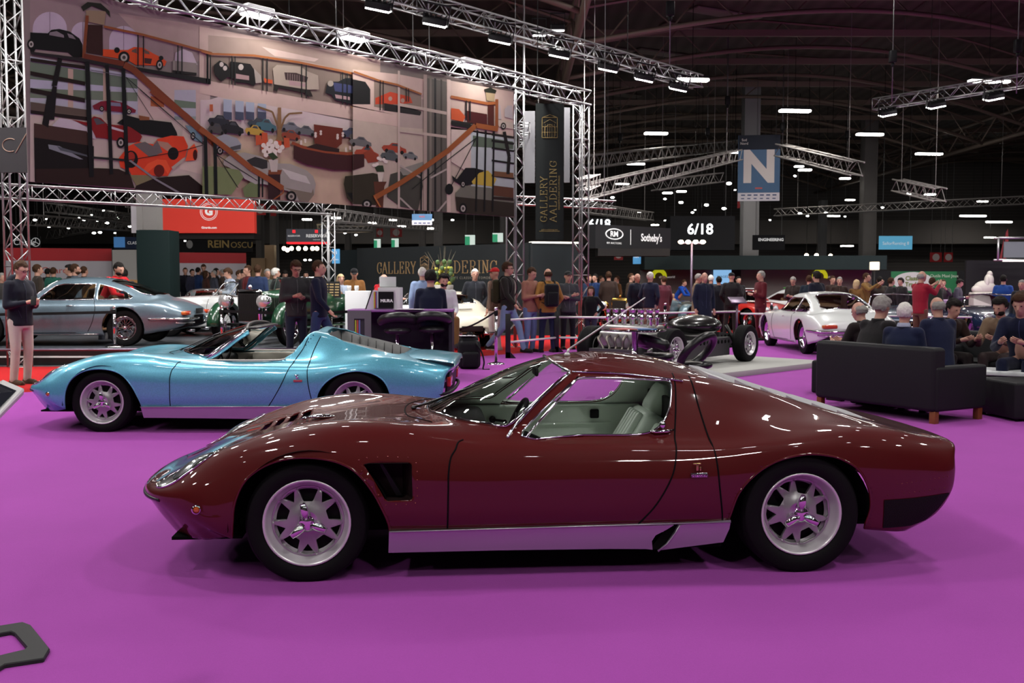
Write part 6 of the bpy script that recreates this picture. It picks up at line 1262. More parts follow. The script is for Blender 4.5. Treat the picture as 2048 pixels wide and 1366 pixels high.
    # chin spoiler blade
    b=MB(); b.prism([(-.52,-.50,.20),(-.60,-.42,.185),(-.70,-.25,.17),(-.72,0,.165),(-.70,.25,.17),(-.60,.42,.185),(-.52,.50,.20)],(0,0,-1),.006); b.build('chin_blade',black,T)
    # interior
    cab=T
    b=MB()
    for sd in (-1,1):
        b.rbox(.72,2.0,sd*.705-.02,sd*.705+.02,.20,.690,.02)
        b.rbox(1.0,1.75,sd*.66-.035,sd*.66+.035,.40,.46,.02)
        b.rbox(.80,1.80,sd*.68-.012,sd*.68+.012,.56,.575,.005)
    b.build('door_panel',cream,T)
    b=MB()
    for sd in (-1,1):
        b.cyl((1.02,sd*.68,.60),(1.02,sd*.655,.60),.022,12); b.tube([(1.02,sd*.655,.60),(1.10,sd*.65,.59)],.008,6); b.cyl((1.10,sd*.65,.59),(1.10,sd*.62,.59),.012,8); b.rbox(1.66,1.72,sd*.67-.01,sd*.67+.01,.60,.66,.01)
    b.build('window_winder',black,T)
    b=MB(); b.box(.70,2.05,-.70,.70,.19,.21); b.rbox(.9,1.9,-.10,.10,.2,.40,.04); b.build('cabin_floor',cream if roof else black,T)
    b=MB(); b.rbox(.62,.95,-.64,.64,.45,.70,.05); b.rbox(.9,1.02,-.62,-.12,.56,.69,.04); b.build('dashboard',black,T)
    # rear bulkhead
    b=MB(); b.rbox(2.03,2.07,-.62,.62,.2,.80 if roof else .70,.01); b.build('bulkhead',mat('dark_trim',(.02,.02,.02),.6) if roof else cream,T)
    if roof:
        b=MB(); b.box(2.045,2.05,-.5,.5,.8,.95); b.build('rear_window',clear,T)
    sc=cream if roof else mat('black_leather',(.025,.025,.027),.35,bump=.3,bscale=60)
    if not roof:
        b=MB(); b.rbox(1.1,1.95,-.68,-.62,.60,.70,.02); b.rbox(1.1,1.95,.62,.68,.60,.70,.02); b.build('armrest',cream,T)
    for sd in (-1,1): seat(T,1.52,sd*.36,.24,sc,sc=1.0 if roof else .88)
    steering(T,1.06,-.36,.68,.185,-1.15)
    b=MB(); b.ell((1.22,-.0,.975),(.02,.10,.035),16,8) if 0 else b.rbox(1.215,1.235,-.09,.09,.95,1.0,.01); b.cyl((1.235,0,.99),(1.28,0,1.04),.005,6); b.build('rear_view_mirror',black,T)
    return T
# paint
def paintmat(name,col,rough=.32,metal=0,flake=0,coat=1,specl=.5):
    m=mat(name,col,rough,metal,coat,spec=specl)
    nt=m.node_tree; b=nt.nodes['Principled BSDF']
    if flake:
        tc=nt.nodes.new('ShaderNodeTexCoord'); n=nt.nodes.new('ShaderNodeTexVoronoi'); n.inputs['Scale'].default_value=420; nt.links.new(tc.outputs['Object'],n.inputs[0])
        mx=nt.nodes.new('ShaderNodeMixRGB'); mx.blend_type='MIX'; mx.inputs[1].default_value=(*[c*.72 for c in col],1); mx.inputs[2].default_value=(*[min(1,c*1.35+.03) for c in col],1)
        nt.links.new(n.outputs['Color'],mx.inputs[0]); nt.links.new(mx.outputs[0],b.inputs['Base Color'])
    return m
red_p=paintmat('maroon_paint',(.085,.006,.006),.45,0,0,1,.12)
blue_p=paintmat('metallic_sky_blue',(.10,.40,.54),.33,.35,1,.8)
yw=math.atan2(.22,2.5)
miura('maroon low mid-engined coupe with silver sill, nearest car on the purple carpet',(-1.085,5.662,0),yw,red_p)
miura('metallic sky blue open roadster parked behind the nose of the maroon coupe',(-4.03,10.56,0),-.015,blue_p,roof=False,inner=(.62,.58,.5))
# ================================================================ OTHER CARS
def crow(x,w,zb,zs,zt,yr=None,zr=None,xo=0):
    if yr is None:
        d=zt-zs; P=[(w*.92,zb),(w*.97,zb+(zs-zb)*.3),(w,zb+(zs-zb)*.62),(w*.96,zs),(w*.86,zs+d*.5),(w*.72,zs+d*.78),(w*.52,zs+d*.92),(w*.26,zt),(0,zt)]
    else:
        P=[(w*.92,zb),(w*.97,zb+(zs-zb)*.3),(w,zb+(zs-zb)*.62),(w*.97,zs),(w*.90,zs+.035),((w*.90+yr)/2,(zs+.03+zr)/2),(yr,zr),(yr*.55,zt-.012),(0,zt)]
    return [V((x,a,b)) for a,b in P]
def car(label,loc,yaw,paint,rows,wb,rt,side=None,ws=None,rw=None,wstyle='wire',rr=None,tw=.17,track=.68,inner=None,name='classic_car',cat='car',group=None,arch=.05,open_=None,extra=None,x0=0):
    T=thing(name,label,cat,loc,yaw,group); bm=net([crow(*r) for r in rows],4,3); bv=BVHTree.FromBMesh(bm); rr=rr or rt*.62
    near=lambda c:c.y<0; far=lambda c:c.y>0
    for wx in (0,wb):
        for cn in (near,far):
            R=rt+arch; cutout(bm,[(wx+R*cos(a),rt+R*sin(a)) for a in [pi+.6-(pi+1.2)*i/16 for i in range(17)]]+[(wx+R,-.2),(wx-R,-.2)],'y',lambda q,cn=cn:cn(q) and abs(q.y)>.4)
    inn=mat(*inner) if inner else mat('tan_leather',(.22,.11,.06),.5)
    if open_: cutout(bm,open_,'z',lambda c:c.z>.5)
    if side:
        for sg in side:
            for sd,cn in ((-1,near),(1,far)):
                g=cutout(bm,sg,'y',lambda c,cn=cn:cn(c) and c.z>.55); bmobj('side_window',g,clear,T)
                b=MB(); q=onsurf(bv,dense(sg,.06),'y',sd,.004)
                if len(q)>3: b.tube(q,.009,5,closed=True); b.build('window_trim',chrome,T)
    for nm,pg in (('windscreen',ws),('rear_window',rw)):
        if pg:
            g=cutout(bm,pg,'z',lambda c:c.z>.6); bmobj(nm,g,clear,T); b=MB(); q=onsurf(bv,dense(pg,.06),'z',off=.004)
            if len(q)>3: b.tube(q,.010,5,closed=True); b.build('window_trim',chrome,T)
    bmobj('body',bm,paint,T,True,.012,-1)
    b=MB(); xa=rows[1][0]; xb=rows[-2][0]; zb=min(r[2] for r in rows)+.04
    b.box(rt+arch+.02,wb-rt-arch-.02,-.66,.66,zb,zb+.03)
    for wx in (0,wb):
        for sd in (-1,1): b.lathe([(rt+arch,sd*(track+.08)),(rt+arch,sd*.35),(.02,sd*.35)],16,'y',M=Matrix.Translation((wx,0,rt)),arc=pi)
    b.build('underbody',dark,T)
    for wx in (0,wb):
        for sd in (-1,1): cast_wheel(T,wx,sd*track,rt-.002,rt,tw,rr,sd,wstyle)
    if side or open_:
        for sd in (-1,1): seat(T,wb*.56,sd*.33,zb+.12,inn,sc=.9 if side else .82)
        steering(T,wb*.36,-.33,.80,.18,-1.1)
        b=MB(); b.rbox(wb*.25,wb*.33,-.6,.6,.6,.80,.03); b.rbox(wb*.3,wb*.8,-.62,.62,zb+.03,zb+.06,.01); b.rbox(wb*.33,wb*.72,-.66,-.63,.3,.78,.01);b.rbox(wb*.33,wb*.72,.63,.66,.3,.78,.01); b.build('cabin_trim',inn,T)
    def lines(ls,m=None,r=.005,nm='shut_line'):
        for sd in (-1,1):
            b=MB()
            for l in ls:
                q=onsurf(bv,[(p.x,p.y) for p in spline([V((a,c,0)) for a,c in l],5)],'y',sd,.001 if not m else .006)
                if len(q)>1: b.tube(q,r,5)
            if b.v: b.build(nm,m or mat('shut_line',(.004,.003,.004),.8),T)
    return T,bv,lines
def light(T,nm,c,r,m,ring=True,n=14):
    b=MB(); b.ell(c,r,n,8); o=b.build(nm,m,T)
    if ring: b=MB(); R=max(r[1],r[2]); b.tube([V(c)+V((0,R*1.08*cos(2*pi*i/18),R*1.08*sin(2*pi*i/18))) for i in range(18)],.008,5,closed=True); b.build(nm+'_ring',chrome,o)
lensm=mat('lamp_glass',(.6,.62,.62),.08,.6,1); redl=mat('tail_orange_red',(.55,.05,.012),.15,coat=1); amb=mat('amber_lens',(.55,.12,.02),.15,coat=1)
COUPE=[(-.80,.45,.36,.56,.56),(-.76,.66,.30,.58,.62),(-.62,.78,.24,.62,.70),(-.35,.83,.2,.70,.78),(0,.85,.2,.76,.84),(.35,.855,.2,.78,.86),(.65,.86,.2,.785,.87),(.72,.86,.2,.785,.89,.70,.84),(.90,.86,.2,.79,1.03,.64,.93),(1.08,.86,.2,.79,1.17,.585,1.08),(1.28,.86,.2,.79,1.24,.56,1.17),(1.6,.86,.2,.79,1.265,.55,1.19),(1.95,.86,.2,.79,1.255,.55,1.175),(2.25,.86,.2,.79,1.20,.56,1.11),(2.55,.86,.2,.79,1.12,.57,1.02),(2.8,.86,.21,.785,1.02,.59,.92),(3.0,.85,.23,.77,.94,.62,.85),(3.15,.84,.26,.75,.87),(3.40,.81,.30,.69,.79),(3.58,.76,.36,.62,.70),(3.66,.62,.42,.56,.60),(3.68,.3,.46,.54,.56)]
SW1=[(.98,.85),(1.1,.98),(1.26,1.10),(1.4,1.135),(1.98,1.135),(2.0,.855),(1.4,.845)]; SW2=[(2.06,.855),(2.05,1.13),(2.2,1.10),(2.5,1.0),(2.68,.90),(2.66,.86)]
WS=[(.70,-.62),(.68,0),(.70,.62),(.92,.60),(1.20,.50),(1.23,0),(1.20,-.50),(.92,-.60)]; RW=[(2.2,-.40),(2.17,0),(2.2,.40),(2.8,.50),(2.98,.42),(3.03,0),(2.98,-.42),(2.8,-.50)]
def coupe(label,loc,yaw,paint,plate=True):
    T,bv,ln=car(label,loc,yaw,paint,COUPE,2.55,.335,(SW1,SW2),WS,RW,'wire',.215,.175,.68)
    ln([[(.72,.82),(.66,.6),(.68,.30),(.72,.24)],[(2.02,.84),(2.06,.70),(2.0,.45),(1.9,.27)],[(.68,.245),(1.68,.25)]])
    ln([[(.0+.45,.225),(1.2,.215),(2.1,.225)]],chrome,.008,'sill_strip'); ln([[(3.02,.50),(3.3,.505),(3.62,.515)]],chrome,.022,'side_bumper')
    for sd in (-1,1):
        b=MB(); b.tube(spline([(3.35,sd*.82,.50),(3.60,sd*.78,.50),(3.70,sd*.62,.50),(3.74,sd*.25,.50)],4),.035,8,flat=.7); b.tube(spline([(3.5,sd*.78,.43),(3.64,sd*.66,.42),(3.68,sd*.3,.42)],4),.02,6); b.build('bumper',chrome,T)
        b=MB(); b.rbox(3.60,3.68,sd*.58-.13,sd*.58+.13,.56,.64,.025); l=b.build('tail_light',redl,T); b=MB(); b.rbox(3.58,3.67,sd*.70-.04,sd*.70+.04,.565,.635,.02); b.build('indicator',amb,l)
        b=MB(); b.tube(spline([(-.5,sd*.80,.42),(-.74,sd*.66,.42),(-.84,sd*.3,.42)],4),.03,6); b.build('bumper',chrome,T)
        for y in (.40,.60): light(T,'headlight',(-.73,sd*y,.58),(.03,.075,.075),lensm)
        b=MB(); b.tube([(1.55,sd*.885,.74),(1.66,sd*.885,.745)],.010,6); b.build('door_handle',chrome,T)
        b=MB(); b.cyl((3.60,sd*.40,.28),(3.72,sd*.40,.27),.028,10); b.cyl((3.60,sd*.48,.28),(3.72,sd*.48,.27),.028,10); b.build('exhaust',chrome,T)
    b=MB(); b.rbox(3.68,3.70,-.2,.2,.58,.68,.01); b.build('licence_plate',black,T)
    b=MB(); b.tube(spline([(3.05,-.55,.30),(3.4,-.62,.33),(3.75,-.60,.40)],4),.03,6); b.build('rear_valance',black,T)
    return T
sb=paintmat('metallic_silver_blue',(.115,.175,.22),.34,.4,1,.7); wp=paintmat('white_paint',(.68,.70,.70),.3,0,0,1); dblue=paintmat('dark_blue_paint',(.012,.022,.06),.25,.1,0,1); green=paintmat('racing_green',(.005,.045,.018),.28,0,0,1); redp=paintmat('signal_red',(.45,.02,.015),.3,0,0,1); creamp=paintmat('ivory_paint',(.62,.58,.47),.3,0,0,1); slate=paintmat('slate_blue',(.10,.16,.19),.35,.3,0,.8); palegrey=paintmat('pale_blue_grey',(.20,.25,.26),.35,.1,0,.7)
PZ=.30
coupe('metallic silver-blue fastback coupe with wire wheels on the black platform',( -7.09-2.55,18.95,PZ),0.0,sb)
coupe('white fastback coupe with amber tail lights standing on the purple carpet, seen from behind',(6.62,22.85,.004),-pi/2+.03,wp)
# white open car behind the silver-blue coupe
OPEN=[(-.80,.5,.36,.58,.58),(-.74,.68,.3,.62,.66),(-.5,.78,.24,.70,.76),(0,.82,.2,.77,.84),(.5,.82,.2,.80,.87),(.85,.82,.2,.80,.885),(1.0,.82,.2,.80,.885),(1.6,.82,.2,.79,.87),(2.0,.82,.2,.79,.87),(2.4,.82,.21,.79,.86),(2.8,.81,.24,.76,.83),(3.2,.76,.3,.69,.75),(3.4,.66,.36,.60,.64),(3.45,.4,.4,.56,.58)]
def opencar(label,loc,yaw,paint,inner=None,top=None,name='open_sports_car',group=None,ws='wire'):
    T,bv,ln=car(label,loc,yaw,paint,OPEN,2.45,.325,None,None,None,ws,.20,.16,.66,open_=[(1.05,-.62),(1.0,0),(1.05,.62),(1.95,.66),(2.05,.5),(2.05,-.5),(1.95,-.66)],inner=inner,name=name,group=group)
    b=MB(); A=[(.93,-.62,.87),(1.16,-.56,1.14),(1.20,0,1.17),(1.16,.56,1.14),(.93,.62,.87),(.88,0,.90)]; b.tube(A[:5],.016,7); b.build('screen_frame',chrome,T)
    b=MB(); b.add([V(q) for q in A],[(0,1,2,5),(5,2,3,4)]); b.build('windscreen',clear,T)
    ln([[(.9,.85),(.85,.6),(.88,.27)],[(1.95,.84),(1.98,.6),(1.88,.27)]]); 
    for sd in (-1,1):
        b=MB(); b.tube(spline([(-.55,sd*.76,.46),(-.76,sd*.62,.46),(-.84,sd*.3,.46)],4),.028,6); b.build('bumper',chrome,T); light(T,'headlight',(-.66,sd*.56,.66),(.05,.085,.085),lensm)
        b=MB(); b.tube(spline([(3.2,sd*.76,.46),(3.42,sd*.6,.46),(3.5,sd*.3,.46)],4),.028,6); b.build('bumper',chrome,T); light(T,'tail_light',(3.36,sd*.55,.58),(.03,.04,.05),redl)
        b=MB(); b.ell((1.0,sd*.80,.93),(.03,.05,.035)); b.cyl((1.0,sd*.80,.87),(1.0,sd*.80,.92),.008,5); b.build('wing_mirror',chrome,T)
    b=MB(); b.rbox(-.83,-.80,-.28,.28,.46,.60,.02); b.build('grille',mat('grille_dark',(.05,.05,.05),.4,.6),T)
    if top:
        b=MB(); secs=[]
        for x,z,w in ((1.16,1.15,.54),(1.4,1.19,.56),(1.8,1.18,.57),(2.1,1.06,.58),(2.3,.90,.60)): secs.append([V((x,w*f,z-.10*abs(f)**3)) for f in (-1,-.8,-.4,0,.4,.8,1)])
        b.add([v for q in secs for v in q],[(i*7+j,(i+1)*7+j,(i+1)*7+j+1,i*7+j+1) for i in range(4) for j in range(6)],True); o=b.build('soft_top',mat('soft_top_'+('brown' if top==1 else 'dark'),(.05,.035,.028),.9),T); o.modifiers.new('s','SOLIDIFY').thickness=.02
    return T
opencar('white open sports car with raked chrome screen behind the silver-blue coupe',(-7.35,22.0,PZ),0.0,wp,('dark_red_trim',(.10,.02,.02),.5))
opencar('white convertible with dark brown raised hood behind the bar table',(-3.9,26.6,0.01),.0,wp,('dark_red_trim',(.10,.02,.02),.5),top=1)
opencar('glossy slate blue open car with a white card behind its windscreen',(8.85,22.9,.01),pi/2-.35,mat('slate_gloss',(.03,.05,.09),.25,.2,1),name='open_sports_car')
opencar('very dark blue roadster with chrome grille and raised bonnet posters at the right edge',(11.25,22.7,.01),pi/2-.15,dblue)
# 356-type rear engined coupe
P356=[(-.72,.4,.34,.5,.5),(-.66,.62,.28,.56,.62),(-.4,.76,.22,.66,.72),(0,.80,.2,.72,.80),(.4,.81,.2,.76,.85),(.6,.81,.2,.77,.88,.60,.84),(.85,.81,.2,.77,1.10,.54,1.02),(1.1,.81,.2,.77,1.22,.52,1.14),(1.4,.81,.2,.77,1.25,.51,1.17),(1.7,.81,.2,.76,1.21,.51,1.12),(2.0,.81,.2,.75,1.10,.52,1.0),(2.3,.80,.22,.72,.96,.54,.86),(2.6,.77,.26,.66,.82),(2.85,.70,.32,.58,.68),(3.0,.58,.36,.50,.55),(3.05,.3,.4,.47,.49)]
T,bv,ln=car('ivory rounded rear-engined coupe seen from behind with dark number plate',(-1.9,24.2,0.005),-pi/2+.35,creamp,P356,2.1,.32,([(.80,.83),(.95,.98),(1.1,1.06),(1.75,1.05),(2.1,.86),(1.5,.82)],),[(.62,-.5),(.60,0),(.62,.5),(.95,.42),(.98,0),(.95,-.42)],[(1.85,-.34),(1.83,0),(1.85,.34),(2.2,.36),(2.25,0),(2.2,-.36)],'steel',.2,.15,.64)
b=MB(); 
for k in range(9): b.box(2.42+.0,2.62,-.15+k*.035,-.138+k*.035,.865-.0,.88)
b.build('engine_grille',chrome,T)
for sd in (-1,1): light(T,'tail_light',(2.93,sd*.46,.52),(.03,.035,.035),redl); b=MB(); b.tube(spline([(2.75,sd*.74,.36),(3.02,sd*.6,.36),(3.12,sd*.25,.36)],4),.04,8); b.build('bumper',chrome,T)
b=MB(); b.rbox(3.06,3.09,-.24,.24,.40,.52,.01); b.build('licence_plate',mat('plate_dark',(.04,.03,.03),.5),T)
# far cars
coupe('pale blue-grey coupe far behind the white open car',(-9.7,31.5,0),-1.2,palegrey)
T,bv,ln=car('tan wood-sided estate behind the tail of the silver-blue coupe',(-12.2,28.6,0),-.6,mat('wood_panel',(.30,.15,.05),.5,var=.2,bscale=4),[(-.7,.5,.4,.6,.6),(-.6,.7,.3,.7,.75),(0,.78,.25,.8,.88),(.7,.8,.22,.85,.95),(.8,.8,.22,.85,1.0,.66,.95),(1.05,.8,.22,.85,1.42,.60,1.3),(1.4,.8,.22,.85,1.5,.60,1.4),(2.4,.8,.22,.85,1.5,.60,1.38),(3.0,.78,.25,.85,1.38,.58,1.25),(3.3,.74,.3,.84,1.0,.60,.92),(3.36,.6,.4,.7,.75)],2.5,.33,([(1.0,.93),(1.1,1.25),(1.8,1.33),(1.8,.92)],[(1.9,.92),(1.9,1.33),(2.9,1.24),(3.1,.95)]),None,[(2.95,-.5),(3.25,-.6),(3.25,.6),(2.95,.5)],'steel')
for lab,p,yaw,pt in (('red and white rally car with bonnet lamps behind the maroon jumper man',(7.7,30.0,0),2.0,redp),('green-roofed white and red rally car in the far display',(10.6,33.0,0),2.25,wp)):
    T,bv,ln=car(lab,p,yaw,pt,P356,2.1,.32,([(.80,.83),(.95,.98),(1.1,1.06),(1.75,1.05),(2.1,.86),(1.5,.82)],),[(.62,-.5),(.60,0),(.62,.5),(.95,.42),(.98,0),(.95,-.42)],None,'steel',.2,.18,.66)
    b=MB(); b.rbox(1.0,1.6,-.46,.46,1.235,1.262,.01); b.build('roof_panel',wp if pt is redp else mat('roof_green',(.05,.40,.06),.4),T)
    b=MB(); b.rbox(-.3,.3,-.5,.5,.80,.84,.02) if pt is wp else b.rbox(.1,.5,-.5,.5,.86,.88,.01); b.build('bonnet_panel',redp if pt is wp else wp,T)
    for sd in (-1,1):
        light(T,'headlight',(-.60,sd*.5,.62),(.06,.09,.09),lensm); light(T,'driving_lamp',(-.62,sd*.2,.66),(.06,.09,.09),lensm)
        b=MB(); b.rbox(1.2,1.9,sd*.815-.01,sd*.815+.01,.3,.7,.01); b.build('side_decal',mat('decal_white',(.7,.7,.7),.4),T)
# ---------------------------------------------------------------- vintage cars
def vintage(label,loc,yaw,paint,brass=False,roundel=None,name='vintage_car'):
    T=thing(name,label,'car',loc,yaw); met=mat('brass',(.62,.38,.10),.2,1) if brass else chrome
    b=MB(); secs=[(-.15,.20,.42,.98),(.3,.27,.42,1.0),(.95,.36,.42,1.04),(1.25,.42,.40,1.06),(1.6,.50,.38,.98),(2.4,.52,.38,.98),(2.9,.46,.42,.95),(3.25,.26,.50,.80)]
    vs_=[]; n=16
    for x,w,z0,z1 in secs:
        for k in range(n):
            a=2*pi*k/n; ca,sa=cos(a),sin(a); vs_.append((x,w*(abs(ca)**.5)*(1 if ca>0 else -1),(z0+z1)/2+(z1-z0)/2*(abs(sa)**.6)*(1 if sa>0 else -1)))
    b.add(vs_,[(i*n+k,i*n+(k+1)%n,(i+1)*n+(k+1)%n,(i+1)*n+k) for i in range(len(secs)-1) for k in range(n)]+[tuple(range(n)),tuple((len(secs)-1)*n+k for k in range(n))],True); b.build('body',paint,T)
    b=MB(); 
    for k in range(14): 
        for sd in (-1,1): b.box(.05+k*.065,.075+k*.065,sd*.30-.06,sd*.30+.06,.60,.88)
    b.build('bonnet_louvres',mat('louvre_dark',(.01,.02,.012),.4),T)
    b=MB(); b.rbox(-.26,-.14,-.25,.25,.40,1.04,.05,3); b.ell((-.2,0,1.08),(.04,.04,.04)); r=b.build('radiator',met,T)
    b=MB(); b.box(-.275,-.255,-.20,.20,.45,.96)
    for k in range(18): b.box(-.285,-.27,-.195+k*.0225,-.187+k*.0225,.46,.95)
    b.build('radiator_core',mat('core_dark',(.03,.03,.03),.4,.5),r)
    for sd in (-1,1):
        b=MB(); b.ell((-.34,sd*.40,.82),(.13,.13,.13),18,12); b.cyl((-.30,sd*.38,.55),(-.32,sd*.40,.72),.02,6); h=b.build('headlamp',met,T)
        b=MB(); b.lathe([(.0,-.475),(.08,-.468),(.12,-.44)],18,'x',c=(0,sd*.40,.82)); b.build('headlamp_lens',lensm,h)
        b=MB()
        for (wx,r0) in ((0,.43),(2.75,.43)):
            q=[];A=15
            for i in range(A+1):
                a=pi*1.02-(pi*.86)*i/A; q.append(V((wx+r0*cos(a)*1.02,0,.38+r0*sin(a))))
            vs_=[]; 
            for p0 in q:
                d=(p0-V((wx,0,.38))).normalized()
                for yy,dd in ((-.14,-.05),(-.09,.0),(0,.02),(.09,0),(.14,-.05)): vs_.append(p0+d*dd+V((0,sd*.68+yy,0)))
            b.add(vs_,[(i*5+j,(i+1)*5+j,(i+1)*5+j+1,i*5+j+1) for i in range(A) for j in range(4)],True)
        b.rbox(.50,2.25,sd*.66-.12,sd*.66+.12,.30,.33,.01); o=b.build('wing',paint,T); o.modifiers.new('s','SOLIDIFY').thickness=.012
    for wx in (0,2.75):
        for sd in (-1,1): cast_wheel(T,wx,sd*.68,.378,.38,.12,.27,sd,'wire')
    b=MB(); b.box(-.2,3.0,-.30,-.24,.32,.40); b.box(-.2,3.0,.24,.30,.32,.40); b.cyl((0,-.62,.38),(0,.62,.38),.03,8); b.cyl((2.75,-.62,.38),(2.75,.62,.38),.04,8); b.build('chassis_rails',black,T)
    b=MB(); b.tube([(1.35,-.45,1.0),(1.42,-.43,1.26),(1.42,.43,1.26),(1.35,.45,1.0)],.014,6); b.build('screen_frame',met,T); b=MB(); b.add([V(q) for q in ((1.35,-.45,1.0),(1.42,-.43,1.26),(1.42,.43,1.26),(1.35,.45,1.0))],[(0,1,2,3)]); b.build('windscreen',clear,T)
    steering(T,1.75,-.22,1.05,.2,-1.2); seat(T,2.2,.22,.62,mat('tan_leather'),sc=.8); seat(T,2.2,-.22,.62,mat('tan_leather'),sc=.8)
    if roundel:
        b=MB(); b.lathe([(.0,0),(.21,0)],28,'y',c=(2.0,-.525,.72)); r=b.build('race_roundel',mat('roundel_white',(.75,.75,.78),.5),T); text(roundel,.26,.002,black,r,(2.0,-.533,.72),(pi/2,0,0),'race_number',bold=.008)
    return T
x,y=at(505,103); vintage('dark green vintage tourer with chrome headlamps and wire wheels behind the blue roadster',(-4.75,18.5,.30),1.25,green)
vintage('dark green vintage racing car with white number roundel behind the charcoal jacket man',(-6.0,24.6,.0),.02,green,roundel='11')
vintage('teal vintage tourer with brass lamps behind the chassis display',(3.0,26.8,0),1.0,slate,brass=True)
# single-seat racer
T=thing('racing_car','grey single-seat racing car with number 10 roundel in the far dark stand','car',(4.77,31.5,0),-1.0)
b=MB(); secs=[(-1.0,.10,.42,.58),(-.5,.30,.32,.74),(.3,.38,.28,.84),(1.1,.40,.28,.88),(1.8,.36,.30,.92),(2.5,.24,.34,.84),(3.0,.08,.42,.62)]; vs_=[]; n=16
for x,w,z0,z1 in secs:
    for k in range(n): a=2*pi*k/n; vs_.append((x,w*cos(a),(z0+z1)/2+(z1-z0)/2*sin(a)))
b.add(vs_,[(i*n+k,i*n+(k+1)%n,(i+1)*n+(k+1)%n,(i+1)*n+k) for i in range(6) for k in range(n)],True); b.build('body',paintmat('gunmetal',(.09,.09,.08),.35,.4),T)
for wx in (-.2,2.2):
    for sd in (-1,1): cast_wheel(T,wx,sd*.66,.33,.332,.2,.2,sd,'wire')
b=MB(); b.lathe([(0,0),(.2,0)],24,'y',c=(1.0,-.40,.58)); r=b.build('race_roundel',mat('roundel_white',(.75,.75,.78),.5),T); text('10',.26,.002,black,r,(1.0,-.41,.58),(pi/2,0,0),'race_number',bold=.008)
b=MB()
for wx in (-.2,2.2): b.cyl((wx,-.6,.33),(wx,.6,.33),.02,6); b.cyl((wx-.15,-.6,.33),(wx+.1,0,.4),.015,5); b.cyl((wx-.15,.6,.33),(wx+.1,0,.4),.015,5)
b.build('suspension',black,T)
# ---------------------------------------------------------------- bare chassis on its slab
CY=math.atan2(2.1,1.77)
sl=thing('display_slab','pale grey display slab under the bare chassis','platform',(2.75,16.25,0),CY-.10)
b=MB(); b.rbox(-1.4,3.05-.25,-1.15,1.35,0,.095,.01,2); b.build('slab',mat('slab_grey',(.42,.42,.40),.6,var=.06,bscale=3),sl)
CH=thing('bare_chassis','bare mid-engined sports car chassis with exposed engine and four wheels on a grey slab','car chassis',(1.9,15.85,.095),CY)
for wx,rt,wt in ((0,.335,.25),(2.5,.32,.20)):
    for sd in (-1,1): cast_wheel(CH,wx,sd*.72,rt-.003,rt,wt,.205,sd,'wire' if 0 else 'cast')
gm=mat('tub_grey',(.06,.06,.062),.45,.3); 
b=MB()
for sd in (-1,1):
    b.prism([(.42,sd*.62,.14),(.42,sd*.62,.40),(2.12,sd*.62,.44),(2.12,sd*.62,.14)],(0,-sd,0),.20)
b.box(.4,2.15,-.6,.6,.13,.16); b.prism([(2.1,-.42,.2),(2.1,-.42,.52),(2.9,-.42,.44),(2.9,-.42,.24)],(0,1,0),.06); b.prism([(2.1,.36,.2),(2.1,.36,.52),(2.9,.36,.44),(2.9,.36,.24)],(0,1,0),.06); b.box(2.85,2.92,-.42,.42,.24,.44); b.box(.36,.46,-.62,.62,.14,.62)
b.box(-.5,.4,-.40,-.34,.22,.34); b.box(-.5,.4,.34,.40,.22,.34); b.box(-.56,-.48,-.42,.42,.22,.34); b.build('tub',gm,CH)
b=MB()
for k in range(14):
    for sd in (-1,1): b.cyl((.52+k*.12,sd*.625,.37),(.52+k*.12,sd*.60,.37),.032,10)
for k in range(5):
    for j in range(3): b.cyl((2.2+k*.13,-.425,.28+j*.08),(2.2+k*.13,-.40,.28+j*.08),.028,8)
b.build('lightening_holes',dark,CH)
b=MB(); b.ell((2.0,.0,.62),(.62,.42,.19),24,14); b.build('fuel_tank_cover',mat('black_gloss',(.012,.012,.012),.25,coat=.6),CH)
em=mat('engine_alloy',(.40,.40,.39),.35,.75)
b=MB(); b.rbox(.0-.25,.28,-.46,.46,.34,.60,.04); b.rbox(-.22,.02,-.44,.44,.58,.70,.03,2); b.rbox(.08,.30,-.44,.44,.58,.70,.03,2); b.rbox(-.1,.2,-.30,.30,.18,.36,.04); b.cyl((-.1,-.55,.30),(-.1,.55,.30),.06,12); e=b.build('engine',em,CH)
for k in range(12):
    y=-.40+(k//2)*.16; x=-.06 if k%2 else .12
    t=MB(); t.lathe([(.02,.68),(.028,.72),(.024,.78),(.040,.80),(.040,.84),(.026,.86),(.034,.92),(.046,.95),(.043,.955),(.028,.93)],12,'z',c=(x,y,0)); t.build('intake_trumpet',chrome,e)
b=MB()
for k in range(6):
    for sx in (-1,1): b.tube(spline([(.02+sx*.24,-.4+k*.16,.56),(.02+sx*.36,-.4+k*.16,.48),(.02+sx*.36,-.3+k*.12,.34),(-.5,-.2+k*.08,.26)],4),.02,6)
b.build('exhaust_pipes',mat('exhaust_steel',(.25,.22,.20),.35,.9),e)
b=MB()
for k in range(12): b.tube(spline([(.05+(k%2)*.1,-.42+k*.075,.68),(.2,-.35+k*.06,.76+(k%3)*.02),(.34,.1,.66)],4),.006,4)
b.build('ignition_leads',mat('lead_rust',(.25,.06,.02),.5),e)
b=MB()
for wx in (0,2.5):
    for sd in (-1,1): b.cyl((wx-.15,sd*.30,.25),(wx,sd*.62,.25),.018,6); b.cyl((wx+.15,sd*.30,.25),(wx,sd*.62,.25),.018,6); b.cyl((wx,sd*.55,.28),(wx,sd*.34,.62),.035,10); b.cyl((wx,sd*.62,.2),(wx,sd*.62,.48),.03,8)
b.build('suspension',mat('suspension_black',(.03,.03,.03),.4,.5),CH)
